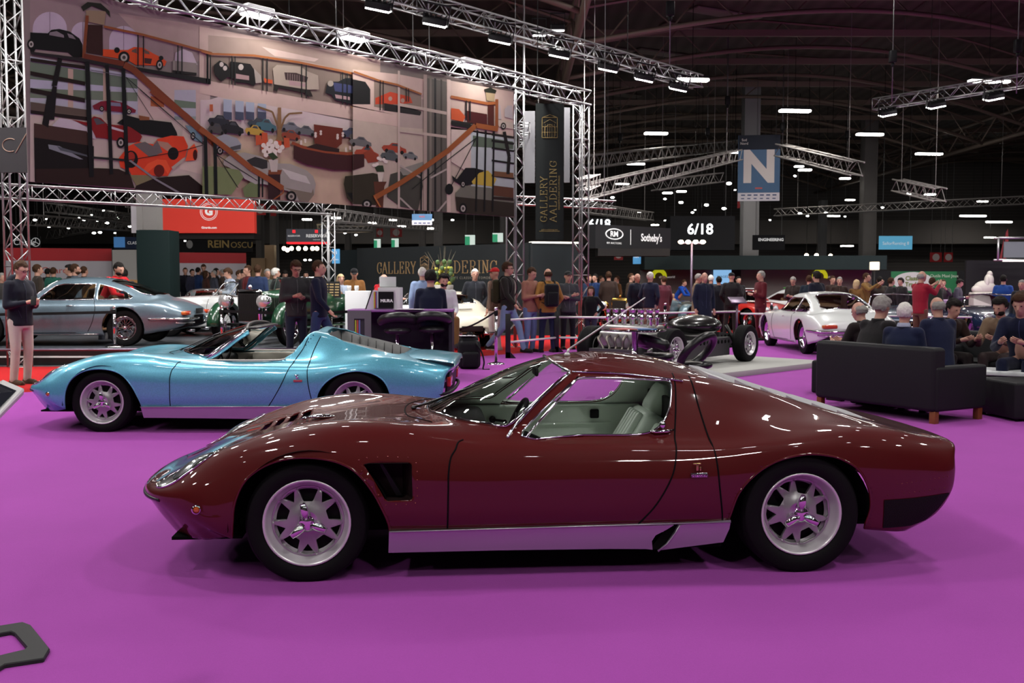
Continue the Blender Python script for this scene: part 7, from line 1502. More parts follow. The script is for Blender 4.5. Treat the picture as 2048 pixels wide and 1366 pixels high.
# ================================================================ PEOPLE
def remesh(mb, vox, sm=3, extra=None, fac=.5):
    me=bpy.data.meshes.new('r'); me.from_pydata([tuple(v) for v in mb.v],[],[tuple(f) for f in mb.f]); o=bpy.data.objects.new('r',me); COL.objects.link(o)
    md=o.modifiers.new('r','REMESH'); md.mode='VOXEL'; md.voxel_size=vox
    if sm: m2=o.modifiers.new('s','SMOOTH'); m2.iterations=sm; m2.factor=fac
    dg=bpy.context.evaluated_depsgraph_get(); dg.update(); r=bpy.data.meshes.new_from_object(o.evaluated_get(dg)); bpy.data.objects.remove(o)
    if extra:
        bm=bmesh.new(); bm.from_mesh(r); n=len(bm.verts); vv=[bm.verts.new(v) for v in extra.v]
        for f in extra.f:
            try: bm.faces.new([vv[i] for i in f])
            except ValueError: pass
        bm.to_mesh(r); bm.free()
    r.polygons.foreach_set('use_smooth',[True]*len(r.polygons)); r.materials.clear(); r.materials.append(None); return r
def capsule(mb,a,b,ra,rb,n=12):
    a=V(a);b=V(b); d=(b-a); L=d.length or 1e-4; d=d/L; pts=[];rs=[]
    for k in (0,.35,.7,.95): pts.append(a-d*ra*cos(k*pi/2)); rs.append(max(.001,ra*sin(k*pi/2)))
    pts+= [a,b]; rs+=[ra,rb]
    for k in (.95,.7,.35,0): pts.append(b+d*rb*cos(k*pi/2)); rs.append(max(.001,rb*sin(k*pi/2)))
    mb.tube(pts,rs,n)
def loftz(mb, secs, n=20):
    """secs: (x,y,z,rx,ry) elliptic sections"""
    vs_=[];m=len(secs)
    for x,y,z,rx,ry in secs:
        for k in range(n):
            a=2*pi*k/n; ca,sa=cos(a),sin(a); e=.85
            vs_.append((x+rx*abs(ca)**e*(1 if ca>0 else -1),y+ry*abs(sa)**e*(1 if sa>0 else -1),z))
    fs=[(i*n+k,i*n+(k+1)%n,(i+1)*n+(k+1)%n,(i+1)*n+k) for i in range(m-1) for k in range(n)]+[tuple(range(n))[::-1],tuple((m-1)*n+k for k in range(n))]
    mb.add(vs_,fs,True)
# pose: lean (chest offset y), arms elbow/wrist offsets from shoulder for L(+x) and R(-x), legs: knee, ankle per side, head (dx,dy,dz), turn
ST=dict(lean=0,hz=.92,legs=[((.105,-.02,.50),(.11,.03,.08)),((-.105,-.02,.50),(-.11,.03,.08))],head=(0,-.01,0),nod=0)
POSES={
 'stand':dict(ST,arms=[((.07,.03,-.29),(.06,-.04,-.54)),((-.07,.03,-.29),(-.06,-.04,-.54))]),
 'pockets':dict(ST,arms=[((.10,.06,-.28),(-.02,-.08,-.50)),((-.10,.06,-.28),(.02,-.08,-.50))],legs=[((.12,-.03,.50),(.16,.02,.08)),((-.10,.0,.50),(-.10,.05,.08))]),
 'phone':dict(ST,arms=[((.06,-.02,-.29),(-.10,-.24,-.26)),((-.06,-.02,-.29),(.08,-.26,-.24))],head=(0,-.05,-.01),nod=.35),
 'folded':dict(ST,arms=[((.06,-.03,-.28),(-.22,-.20,-.24)),((-.06,-.03,-.28),(.22,-.18,-.20))]),
 'back':dict(ST,arms=[((.07,.06,-.28),(-.14,.17,-.42)),((-.07,.06,-.28),(.14,.17,-.42))]),
 'walk':dict(ST,arms=[((.06,.12,-.26),(.05,.08,-.50)),((-.06,-.08,-.28),(-.04,-.24,-.46))],legs=[((.09,-.20,.52),(.09,-.30,.10)),((-.09,.06,.50),(-.09,.36,.16))]),
 'photo':dict(ST,arms=[((.05,-.18,-.14),(-.08,-.40,.02)),((-.05,-.18,-.14),(.06,-.40,.04))],head=(0,-.03,0)),
 'hips':dict(ST,arms=[((.17,.08,-.24),(.02,-.04,-.40)),((-.07,.03,-.29),(-.04,-.08,-.52))]),
 'lean':dict(ST,lean=.30,arms=[((.05,-.18,-.26),(.02,-.40,-.28)),((-.05,-.18,-.26),(-.02,-.40,-.28))],head=(0,-.06,-.03),nod=.3),
 'sit':dict(lean=.06,hz=.50,legs=[((.13,-.42,.50),(.13,-.42,.08)),((-.13,-.42,.50),(-.13,-.40,.08))],arms=[((.05,-.05,-.29),(-.04,-.28,-.36)),((-.05,-.05,-.29),(.04,-.28,-.36))],head=(0,-.03,0),nod=.15),
 'sitlean':dict(lean=.22,hz=.50,legs=[((.13,-.42,.50),(.13,-.46,.08)),((-.13,-.42,.50),(-.13,-.38,.08))],arms=[((.06,-.12,-.27),(-.06,-.34,-.20)),((-.06,-.12,-.27),(.06,-.34,-.20))],head=(0,-.06,-.02),nod=.3),
}
PC={}
def pose_meshes(pn, coat=0, vox=.019):
    key=(pn,coat)
    if key in PC: return PC[key]
    P=POSES[pn]; hz=P['hz']; ln=P['lean']; dz=hz-.92
    sh=1.40+dz-ln*.18; hipy=0; chy=-ln
    neck=V((0,chy-.0,sh+.055)); H=V(P['head'])+V((0,chy,1.625+dz-ln*.16))
    nod=Matrix.Rotation(P['nod'],4,'X')
    S=[V((.175,chy,sh)),V((-.175,chy,sh))]
    E=[S[i]+V(P['arms'][i][0]) for i in (0,1)]; Wr=[S[i]+V(P['arms'][i][1]) for i in (0,1)]
    hp=[V((.09,hipy,hz)),V((-.09,hipy,hz))]
    # body core
    b=MB(); M4=Matrix.Translation(H)@nod
    b.ell(H,(.074,.094,.105),20,14,nod)
    capsule(b,M4@V((0,-.045,-.055)),M4@V((0,-.055,-.085)),.050,.038); capsule(b,M4@V((0,.02,-.02)),M4@V((0,-.03,-.06)),.068,.055)
    capsule(b,M4@V((0,-.098,.0)),M4@V((0,-.112,-.028)),.010,.015,8); capsule(b,M4@V((-.03,-.082,.022)),M4@V((.03,-.082,.022)),.014,.014,8)
    capsule(b,M4@V((-.02,-.098,-.058)),M4@V((.02,-.098,-.058)),.009,.009,8)
    for s_ in (-1,1): b.ell(M4@V((s_*.077,.01,-.005)),(.014,.022,.033),10,8)
    capsule(b,neck+V((0,.01,-.05)),H+V((0,.015,-.06)),.062,.055)
    capsule(b,neck+V((0,0,-.08)),V((0,chy*.4,hz+.12)),.10,.11); 
    for i in (0,1):
        capsule(b,S[i]*.9+V((0,0,neck.z-.06))*.1,S[i],.05,.05); capsule(b,S[i],E[i],.05,.037); capsule(b,E[i],Wr[i],.036,.026); capsule(b,V((0,0,hz+.05)),hp[i],.10,.09)
        k,a=[V(q) for q in P['legs'][i]]; capsule(b,hp[i],k,.075,.05); capsule(b,k,a,.045,.035); capsule(b,a+V((0,-.0,-.03)),a+V((0,-.14,-.045)),.035,.028)
        d=(Wr[i]-E[i]).normalized(); capsule(b,Wr[i],Wr[i]+d*.07,.028,.032)
    x=MB()
    for i in (0,1):
        d=(Wr[i]-E[i]).normalized(); s_=1 if i==0 else -1; w=d.cross(V((0,1,0))); w=w.normalized() if w.length>.2 else V((1,0,0)); cu=d.cross(w).normalized()
        if cu.dot(V((-s_,-.3,0)))<0: cu=-cu
        for f in range(4):
            o_=Wr[i]+d*.075+w*(f-1.5)*.016; L=(.036,.042,.040,.032)[f]
            x.tube([o_,o_+d*L,o_+d*L*1.7+cu*.012,o_+d*L*2.0+cu*.030],[.0095,.009,.008,.0065],6)
        o_=Wr[i]+d*.03+w*.024*(-s_ if cu.dot(w)<0 else s_); x.tube([o_,o_+d*.03+w*.018+cu*.01,o_+d*.055+w*.016+cu*.02],[.011,.010,.008],6)
    body=remesh(b,.0145,2,x)
    # top
    t=MB(); zz=lambda f: hz+(sh-hz)*f
    hem=-.10-coat
    secs=[(0,hipy*0,hz+hem,.182+coat*.08,.128+coat*.08),(0,-ln*.02,hz,.178,.128),(0,-ln*.25,zz(.3),.168,.122),(0,-ln*.6,zz(.6),.188,.130),(0,-ln*.85,zz(.82),.200,.130),(0,chy,zz(1.0),.175,.100),(0,chy,zz(1.09),.115,.080),(0,chy,zz(1.15),.078,.070)]
    if 'sit' in pn: secs=secs[1:]; secs[0]=(0,.0,hz-.06,.185,.14)
    loftz(t,secs)
    for i in (0,1):
        capsule(t,S[i]*.85+V((0,0,sh))*.15,S[i],.072,.070); capsule(t,S[i],E[i],.070,.054); capsule(t,E[i],Wr[i]-(Wr[i]-E[i])*.10,.053,.040)
    top=remesh(t,vox,3)
    # trousers
    t=MB(); loftz(t,[(0,0,hz-.13,.150,.115),(0,0,hz-.05,.170,.125),(0,0,hz+.10,.155,.115)])
    for i in (0,1):
        k,a=[V(q) for q in P['legs'][i]]; capsule(t,hp[i]+V((0,0,-.03)),k,.098,.068); capsule(t,k,a+V((0,0,-.01)),.066,.055)
    tr=remesh(t,vox,3)
    t=MB()
    for i in (0,1):
        a=V(P['legs'][i][1]); g=-.0
        capsule(t,V((a.x,a.y+.035,a.z-.035)),V((a.x,a.y-.15,a.z-.045)),.045,.036,12); t.box(a.x-.042,a.x+.042,a.y-.17,a.y+.07,max(.0,a.z-.08),max(.0,a.z-.08)+.03)
    shoe=remesh(t,.014,2)
    # hair styles
    def hair(k):
        t=MB()
        if k in('short','cap','long','full'):
            g=.010 if k=='short' else .020
            t.ell(M4@V((0,.016,.018)),(.076+g,.092+g,.100+g),20,14,nod)
            if k=='full': t.ell(M4@V((0,-.01,.075)),(.082,.09,.055),16,10,nod); t.ell(M4@V((0,.05,.0)),(.088,.07,.09),16,10,nod)
            if k=='long': t.ell(M4@V((0,.05,-.05)),(.10,.075,.15),16,10,nod)
            me=remesh(t,.014,2)
            bm=bmesh.new(); bm.from_mesh(me); inv=M4.inverted()
            kill=[v for v in bm.verts if (lambda q:(q.y<-.035 and q.z<.055) or (q.y<.02 and q.z<-.01 and k!='long') or q.z<(-.06 if k!='long' else -.3))(inv@v.co)]
            bmesh.ops.delete(bm,geom=kill,context='VERTS'); bm.to_mesh(me); bm.free()
            me.polygons.foreach_set('use_smooth',[True]*len(me.polygons)); return me
        if k=='fringe':
            t.ell(M4@V((0,.02,-.01)),(.086,.095,.075),20,12,nod); me=remesh(t,.014,2); bm=bmesh.new(); bm.from_mesh(me); inv=M4.inverted()
            kill=[v for v in bm.verts if (lambda q:(q.y<.0) or q.z>.045 or q.z<-.06)(inv@v.co)]; bmesh.ops.delete(bm,geom=kill,context='VERTS'); bm.to_mesh(me); bm.free(); return me
        if k=='peak':
            t.ell(M4@V((0,.01,.045)),(.088,.103,.078),20,12,nod); t.ell(M4@V((0,-.12,.04)),(.065,.07,.010),14,6,nod); me=remesh(t,.013,1); bm=bmesh.new(); bm.from_mesh(me); inv=M4.inverted()
            kill=[v for v in bm.verts if (inv@v.co).z<.022]; bmesh.ops.delete(bm,geom=kill,context='VERTS'); bm.to_mesh(me); bm.free(); me.polygons.foreach_set('use_smooth',[True]*len(me.polygons)); return me
        if k=='beanie':
            t.ell(M4@V((0,.012,.04)),(.090,.106,.095),20,12,nod); me=remesh(t,.013,1); bm=bmesh.new(); bm.from_mesh(me); inv=M4.inverted()
            kill=[v for v in bm.verts if (inv@v.co).z<.02]; bmesh.ops.delete(bm,geom=kill,context='VERTS'); bm.to_mesh(me); bm.free(); return me
    e=MB()
    for s_ in (-1,1): e.ell(M4@V((s_*.03,-.088,.004)),(.011,.006,.007),10,6,nod)
    e=e.build('eyes',mat('eye_dark',(.03,.02,.02),.2)); eyes=e.data; bpy.data.objects.remove(e)
    for m_ in (body,top,tr,shoe): pass
    bt=BVHTree.FromPolygons([v.co for v in top.vertices],[tuple(p.vertices) for p in top.polygons])
    def front(x,z,off=.003):
        h=bt.ray_cast(V((x,chy-1.2,z)),V((0,1,0))); return h[0]+V((0,-off,0)) if h[0] is not None and h[0].y<.1 else None
    def strip(x,z0,z1,r,n=14,x2=None):
        q=[front(x+((x2 if x2 is not None else x)-x)*i/n,z0+(z1-z0)*i/n) for i in range(n+1)]; return [p for p in q if p is not None]
    g=MB(); q=strip(0,hz-.04,sh+.03,.004)
    if len(q)>3: g.tube(q,.0045,5)
    for s_ in (-1,1):
        q=strip(s_*.075,hz+.02,hz+.13,.003,5,s_*.11)
        if len(q)>2 and 'sit' not in pn: g.tube(q,.0035,4)
    g.v or g.ell((0,0,sh),(.001,.001,.001),4,3); zp=g.build('zip',black); zipm=zp.data; bpy.data.objects.remove(zp)
    g=MB(); c0=neck+V((0,0,-.005)); vs_=[]
    for i in range(25):
        a=-pi/2+.28+(2*pi-.56)*i/24
        for rr,hh in ((.088,-.035),(.076,.012),(.070,.034),(.066,.030)): vs_.append(c0+V((rr*cos(a),rr*.95*sin(a)+.004,hh)))
    g.add(vs_,[(i*4+j,(i+1)*4+j,(i+1)*4+j+1,i*4+j+1) for i in range(24) for j in range(3)],True); g=g.build('collar',black); colm_=g.data; bpy.data.objects.remove(g); zipm.materials.clear(); zipm.materials.append(None); colm_.materials.clear(); colm_.materials.append(None)
    PC[key]=dict(zip=zipm,col=colm_,body=body,top=top,tr=tr,shoe=shoe,eyes=eyes,hair={},hf=hair,M4=M4,S=S,E=E,Wr=Wr,sh=sh,chy=chy,hz=hz)
    return PC[key]
def ovr(o,m):
    if len(o.material_slots)==0: o.data.materials.append(None)
    o.material_slots[0].link='OBJECT'; o.material_slots[0].material=m; return o
def cloth(c,rough=.85): 
    n='cloth_%02x%02x%02x'%tuple(int(v) for v in c); return mat(n,tuple((v/255)**2.2 for v in c),rough,bump=1.0,bscale=11,var=.12,spec=.2,sheen=.1)
SKIN={'f':mat('skin_fair',(.50,.27,.20),.5),'t':mat('skin_tan',(.40,.20,.13),.5)}
HAIRC={'k':mat('hair_black',(.012,.010,.009),.7,bump=1.0,bscale=45,var=.3),'b':mat('hair_brown',(.045,.022,.012),.7,bump=1.0,bscale=45,var=.3),'g':mat('hair_grey',(.24,.225,.21),.7,bump=1.0,bscale=45,var=.3),'w':mat('hair_white',(.62,.60,.56),.7,bump=1.0,bscale=45,var=.3),'y':mat('hair_blond',(.50,.36,.20),.7,bump=1.0,bscale=45,var=.3)}
TOPN={'jacket':'jacket','shirt':'shirt','coat':'coat','jumper':'jumper','tshirt':'t_shirt'}
def person(x,y,rz,pose,top,tr,hair,lab,h=1.76,z=0,hc='b',garment='jacket',shoe=(28,22,20),skin='f',coat=0,group=None,acc=(),w=1.0):
    m=pose_meshes(pose,coat); T=thing('person',lab,'person',(x,y,z),rz,group)
    def part(n,me,mt):
        o=newobj(n,me,T); ovr(o,mt); return o
    bd=part('body',m['body'],SKIN[skin]); e=newobj('eyes',m['eyes'],bd)
    gm_=part(garment,m['top'],cloth(top))
    if garment in ('jacket','coat','shirt'):
        o=newobj('zip' if garment!='shirt' else 'placket',m['zip'],gm_); ovr(o,cloth(tuple(min(255,int(c*1.5+12)) for c in top) if sum(top)<240 else tuple(int(c*.6) for c in top)))
    if garment!='tshirt': o=newobj('collar',m['col'],gm_); ovr(o,cloth(tuple(int(c*.8) for c in top)))
    part('trousers',m['tr'],cloth(tr)); part('shoes',m['shoe'],cloth(shoe,.5))
    if hair!='bald':
        if hair not in m['hair']:
            m['hair'][hair]=m['hf'](hair)
            if hair in ('short','full','long','fringe'):
                for v in m['hair'][hair].vertices: v.co+=v.normal*(noise.noise(v.co*38)*.009+noise.noise(v.co*90)*.004+.002)
            m['hair'][hair].update(); m['hair'][hair].materials.clear(); m['hair'][hair].materials.append(None)
        part({'peak':'cap','beanie':'hat'}.get(hair,'hair'),m['hair'][hair],hc if not isinstance(hc,str) else HAIRC[hc])
    M4=m['M4']
    if 'glasses' in acc:
        g=MB()
        for s_ in (-1,1):
            g.tube([M4@V((s_*.032+.024*cos(2*pi*i/16),-.104,.004+.017*sin(2*pi*i/16))) for i in range(16)],.0026,5,closed=True); g.cyl(M4@V((s_*.056,-.102,.008)),M4@V((s_*.08,.0,.006)),.0022,4)
        g.cyl(M4@V((-.01,-.106,.008)),M4@V((.01,-.106,.008)),.0025,4); g.build('glasses',black,T)
    if 'beard' in acc:
        g=MB(); g.ell(M4@V((0,-.030,-.072)),(.064,.072,.048),18,12); g.build('beard',HAIRC[hc] if isinstance(hc,str) else HAIRC['b'],T)
    if 'hood' in acc:
        g=MB(); g.ell((0,m['chy']+.095,m['sh']+.05),(.115,.075,.10),16,10); g.build('hood',cloth(top),T)
    if 'collar' in acc:
        g=MB(); g.lathe([(.070,-.03),(.078,.0),(.066,.035)],18,'z',c=(0,m['chy'],m['sh']+.08)); g.build('collar',cloth((170,180,200)),T)
    if 'pack' in acc:
        g=MB(); g.rbox(-.15,.15,m['chy']+.12,m['chy']+.27,m['sh']-.45,m['sh']+.02,.06,4); g.rbox(-.11,.11,m['chy']+.25,m['chy']+.31,m['sh']-.42,m['sh']-.15,.03,3)
        pk=g.build('backpack',cloth((24,24,28)) if 'olive' not in acc else cloth((52,50,34)),T)
        g=MB()
        for s_ in (-1,1): g.tube(spline([(s_*.10,m['chy']+.15,m['sh']-.02),(s_*.12,m['chy']+.05,m['sh']+.085),(s_*.13,m['chy']-.10,m['sh']+.02),(s_*.14,m['chy']-.145,m['sh']-.15),(s_*.17,m['chy']-.05,m['sh']-.33),(s_*.14,m['chy']+.14,m['sh']-.38)],4),.018,6,flat=.5)
        g.build('strap',cloth((20,20,24)),pk)
    if 'strapx' in acc:
        g=MB(); g.tube(spline([(.12,m['chy'],m['sh']+.08),(.02,m['chy']-.15,m['sh']-.12),(-.17,m['chy']-.08,m['sh']-.42)],5),.012,5,flat=.5); g.build('bag_strap',black,T)
    sc=h/1.745; T.scale=(sc*w,sc*w,sc); return T
def held(T_,nm,lab,cat,build):
    pass
# ---------------------------------------------------------------- who stands where (pixel x of the feet, scale px per metre)

N_=0.0; TO=0; AW=pi; LF=-pi/2; RT=pi/2    # facing: toward viewer, away, left, right
YT={77:529,109:535,152:528,142:530,170:533,212:530,250:538,246:533,98:537,6:546,372:537,398:535,409:530,413:542,429:541,434:537,461:536,477:540,487:539,497:531,343:546,517:530,536:538,552:537,571:541,592:521,638:521,640:540,613:543,682:549,709:536,741:538,845:535,950:538,990:535,1015:525,1060:534,1096:536,1136:542,1182:573,1274:546,1300:544,1327:552,1350:572,1408:544,1393:547,1421:550,1437:553,1462:545,1521:542,1586:553,1617:551,1632:543,1664:552,1678:554,1712:560,1730:546,1758:553,1781:555,1840:541,1863:555,1885:559,1915:558,2005:550,2042:560,1178:549,1190:548,1217:543,1202:552,1234:552,1262:547,1476:553,1800:556}
def pp(px,s,rz,*a,**k):
    if px in YT and a[0]!='lean':
        z=k.get('z',0); d=561-YT[px]; h=1.5+d/s-z
        if h>1.93: s=d/(.40+z); h=1.90
        if h<1.5 and px!=1182: h=1.52
        if s<53: s=53
        k['h']=h
    x,y=at(px,s); return person(x,y,rz,*a,**k)
navy=(28,32,50); blk=(24,23,26); jean=(62,76,104); dk=(40,38,44)
# left foreground man
pp(40,139,1.15,'phone',(30,32,42),(176,166,160),'short','man in navy zip hoodie, glasses and pale trousers holding a phone at the left edge',h=1.79,acc=('glasses','hood'),shoe=(70,56,44))
x_,y_=at(52,143)
t=thing('mobile_phone','small phone held by the man in the navy hoodie','phone',(x_-.0+.17,y_-.14,1.155),.3); b=MB(); b.rbox(-.035,.035,-.01,.01,-.0,.14,.004,2,Matrix.Rotation(-.5,4,'X')); b.build('handset',black,t)
# men walking right of centre-left
pp(592,115,.45,'phone',(56,56,58),(36,42,58),'full','young man in charcoal zip jacket looking down at his phone',h=1.84,z=0,acc=('glasses',))
pp(638,117,1.45,'walk',(24,27,48),(50,64,96),'short','man in navy jumper and jeans walking to the right',h=1.80,garment='jumper')
pp(517,78,pi-.2,'back',(42,54,84),(40,44,60),'short','man in blue suit seen from behind with hands clasped on his back',h=1.80)
pp(552,74,pi/2+.4,'folded',(40,44,44),(60,60,70),'full','man with bushy white hair in dark green coat',hc='w',h=1.72,coat=.15)
pp(536,72,.6,'stand',(70,78,76),(50,50,56),'short','grey haired man in open grey jacket facing the white haired man',hc='g',h=1.72)
pp(461,83,-.9,'phone',(148,158,176),(40,44,60),'full','young man in pale grey shirt with dark strap beside the white open car',h=1.80,garment='shirt',hc='b',acc=('strapx',),z=.12)
pp(640,90,2.6,'stand',(30,36,60),(40,40,50),'short','man in dark navy coat behind the walking man',hc='g',h=1.70)
# people behind the silver-blue coupe
pp(77,70,2.3,'stand',(58,50,44),(40,40,44),'short','man in dark brown jacket with tan collar facing the red and white wall',h=1.80)
pp(109,66,pi,'stand',(40,92,80),(44,44,50),'short','man in green and navy striped jumper seen from behind',h=1.72,garment='jumper')
pp(152,66,2.0,'stand',(70,80,92),(40,40,44),'short','bearded man with swept hair in grey puffer jacket',h=1.80,acc=('beard',))
pp(142,60,-1.2,'stand',blk,blk,'full','man in black coat beside the bearded man',h=1.80,hc='k')
pp(170,64,pi-.5,'stand',(52,36,26),(40,36,36),'short','man in dark brown coat behind the coupe roof',h=1.74)
pp(212,98,1.1,'lean',(196,34,44),(50,50,60),'short','dark haired man in bright red jumper bending toward the right',h=1.95,garment='jumper',hc='k',acc=('beard',))
pp(250,86,pi+.2,'stand',(32,44,66),(40,44,56),'short','man in navy jacket seen from behind left of the dark pillar',h=1.66,hc='k')
pp(246,62,pi-.6,'stand',(50,50,54),dk,'short','man in dark coat behind the man in navy at the pillar',h=1.72,hc='k')
pp(6,80,1.3,'stand',(60,58,58),(50,50,50),'short','elderly man at the far left edge beyond the tower truss',h=1.66,hc='g')
pp(98,58,2.8,'stand',blk,blk,'short','person in black between the man in brown and the striped jumper',h=1.70,hc='k')
# group left of white car, far
for i,(px,s,rz,c,hr,hc,lab,h) in enumerate([(372,50,.4,(24,24,34),'short','b','man in dark suit holding a leaflet near the white wall',1.76),(398,54,2.6,(34,50,86),'short','k','man in blue jacket seen from behind near the white wall',1.70),(409,50,.2,(54,46,44),'short','b','person in brown coat in the far group by the white wall',1.78),(413,56,2.2,(60,36,32),'long','b','woman with long brown hair in the far group',1.62),(429,56,-.9,(60,62,72),'short','g','grey haired man in grey coat in the far group',1.66),(434,54,1.8,(34,32,36),'long','k','long haired person in black beside the far group',1.66),(477,66,1.3,(56,50,46),'short','b','man in brown jacket behind the man in pale shirt',1.72),(487,66,1.5,(40,34,38),'short','k','man in dark jacket facing right behind the shirt man',1.74),(497,60,-.8,(86,30,34),'short','b','man in dark red jacket near the far wooden panel',1.78),(343,54,.2,(30,36,60),'short','b','man in blue suit at the right of the dark pillar',1.66),(571,62,.3,(90,34,36),'full','k','person in red brown clothes behind the white haired man',1.66),(613,58,.0,(30,30,34),'full','k','person in black far behind the charcoal jacket man',1.66),(386,54,1.0,(44,44,60),'short','k','man in slate jacket deep in the far group',1.72),(446,55,-1.4,(72,60,54),'short','g','man in taupe coat deep in the far group',1.70),(584,56,2.4,(48,42,44),'short','b','person in dark clothes under the far warm spots',1.68)]):
    pp(px,s,rz,('stand','pockets','phone','folded')[i%4],c,(36,36,44),hr,lab,h=h,hc=hc,z=.2 if px<450 else 0)
# behind the counter
pp(682,88,.5,'stand',(150,162,180),(170,176,186),'long','woman with long blond hair in pale blue top',h=1.50,hc='y',garment='shirt',z=.1)
pp(709,86,.2,'phone',(120,84,48),(60,50,40),'peak','person in brown jacket and black flat cap smiling behind the counter',h=1.64,hc=cloth((20,20,24)),z=.05)
pp(741,88,2.2,'lean',(168,24,36),(60,50,50),'fringe','bald man in red jumper leaning on the white laptop desk',h=1.68,hc='g',garment='jumper',z=.05)
pp(845,100,pi+.3,'stand',(130,150,184),(90,100,120),'short','white haired man in light blue shirt with navy jumper round his shoulders',h=1.64,hc='w',garment='shirt',z=.05)
pp(885,112,.35,'sit',(206,206,212),(120,90,56),'full','bearded young man in white t-shirt sitting at the purple bar table',h=1.72,hc='k',garment='tshirt',z=.32,acc=('beard',))
pp(862,128,pi+.15,'sit',(26,30,48),(26,28,40),'full','dark haired man in navy suit on the bar stool, seen from behind',h=1.72,hc='k',z=.36)
pp(950,88,.2,'pockets',(40,42,48),(34,34,38),'short','white haired man in black puffer jacket with orange zip edges',h=1.70,hc='w')
# group by the right towers
pp(990,93,-1.0,'stand',(90,70,60),(196,186,184),'peak','person in red and white cap and pale trousers beside the backpacker',h=1.70,hc=cloth((190,40,44)),shoe=(190,180,176))
pp(1015,97,1.2,'walk',(40,38,36),(116,136,172),'full','man in black jacket with olive backpack facing right',h=1.84,acc=('pack','olive','glasses'))
pp(1060,96,.9,'phone',(150,104,90),(104,122,160),'short','man in orange, white and grey patterned jumper and jeans',h=1.76,garment='jumper')
pp(1096,96,pi+.35,'pockets',(150,108,58),(34,38,62),'fringe','balding man in tan jacket with black backpack seen from behind',h=1.78,acc=('pack',),hc='b')
pp(1136,92,.2,'folded',(66,68,72),(30,30,36),'peak','man in grey top and black cap with folded arms by the right tower',h=1.72,hc=cloth((34,34,36)))
pp(1182,90,-.4,'hips',(30,30,34),(56,58,74),'long','child with dark hair in black printed t-shirt, hand on hip',h=1.36,hc='b',garment='tshirt',skin='f')
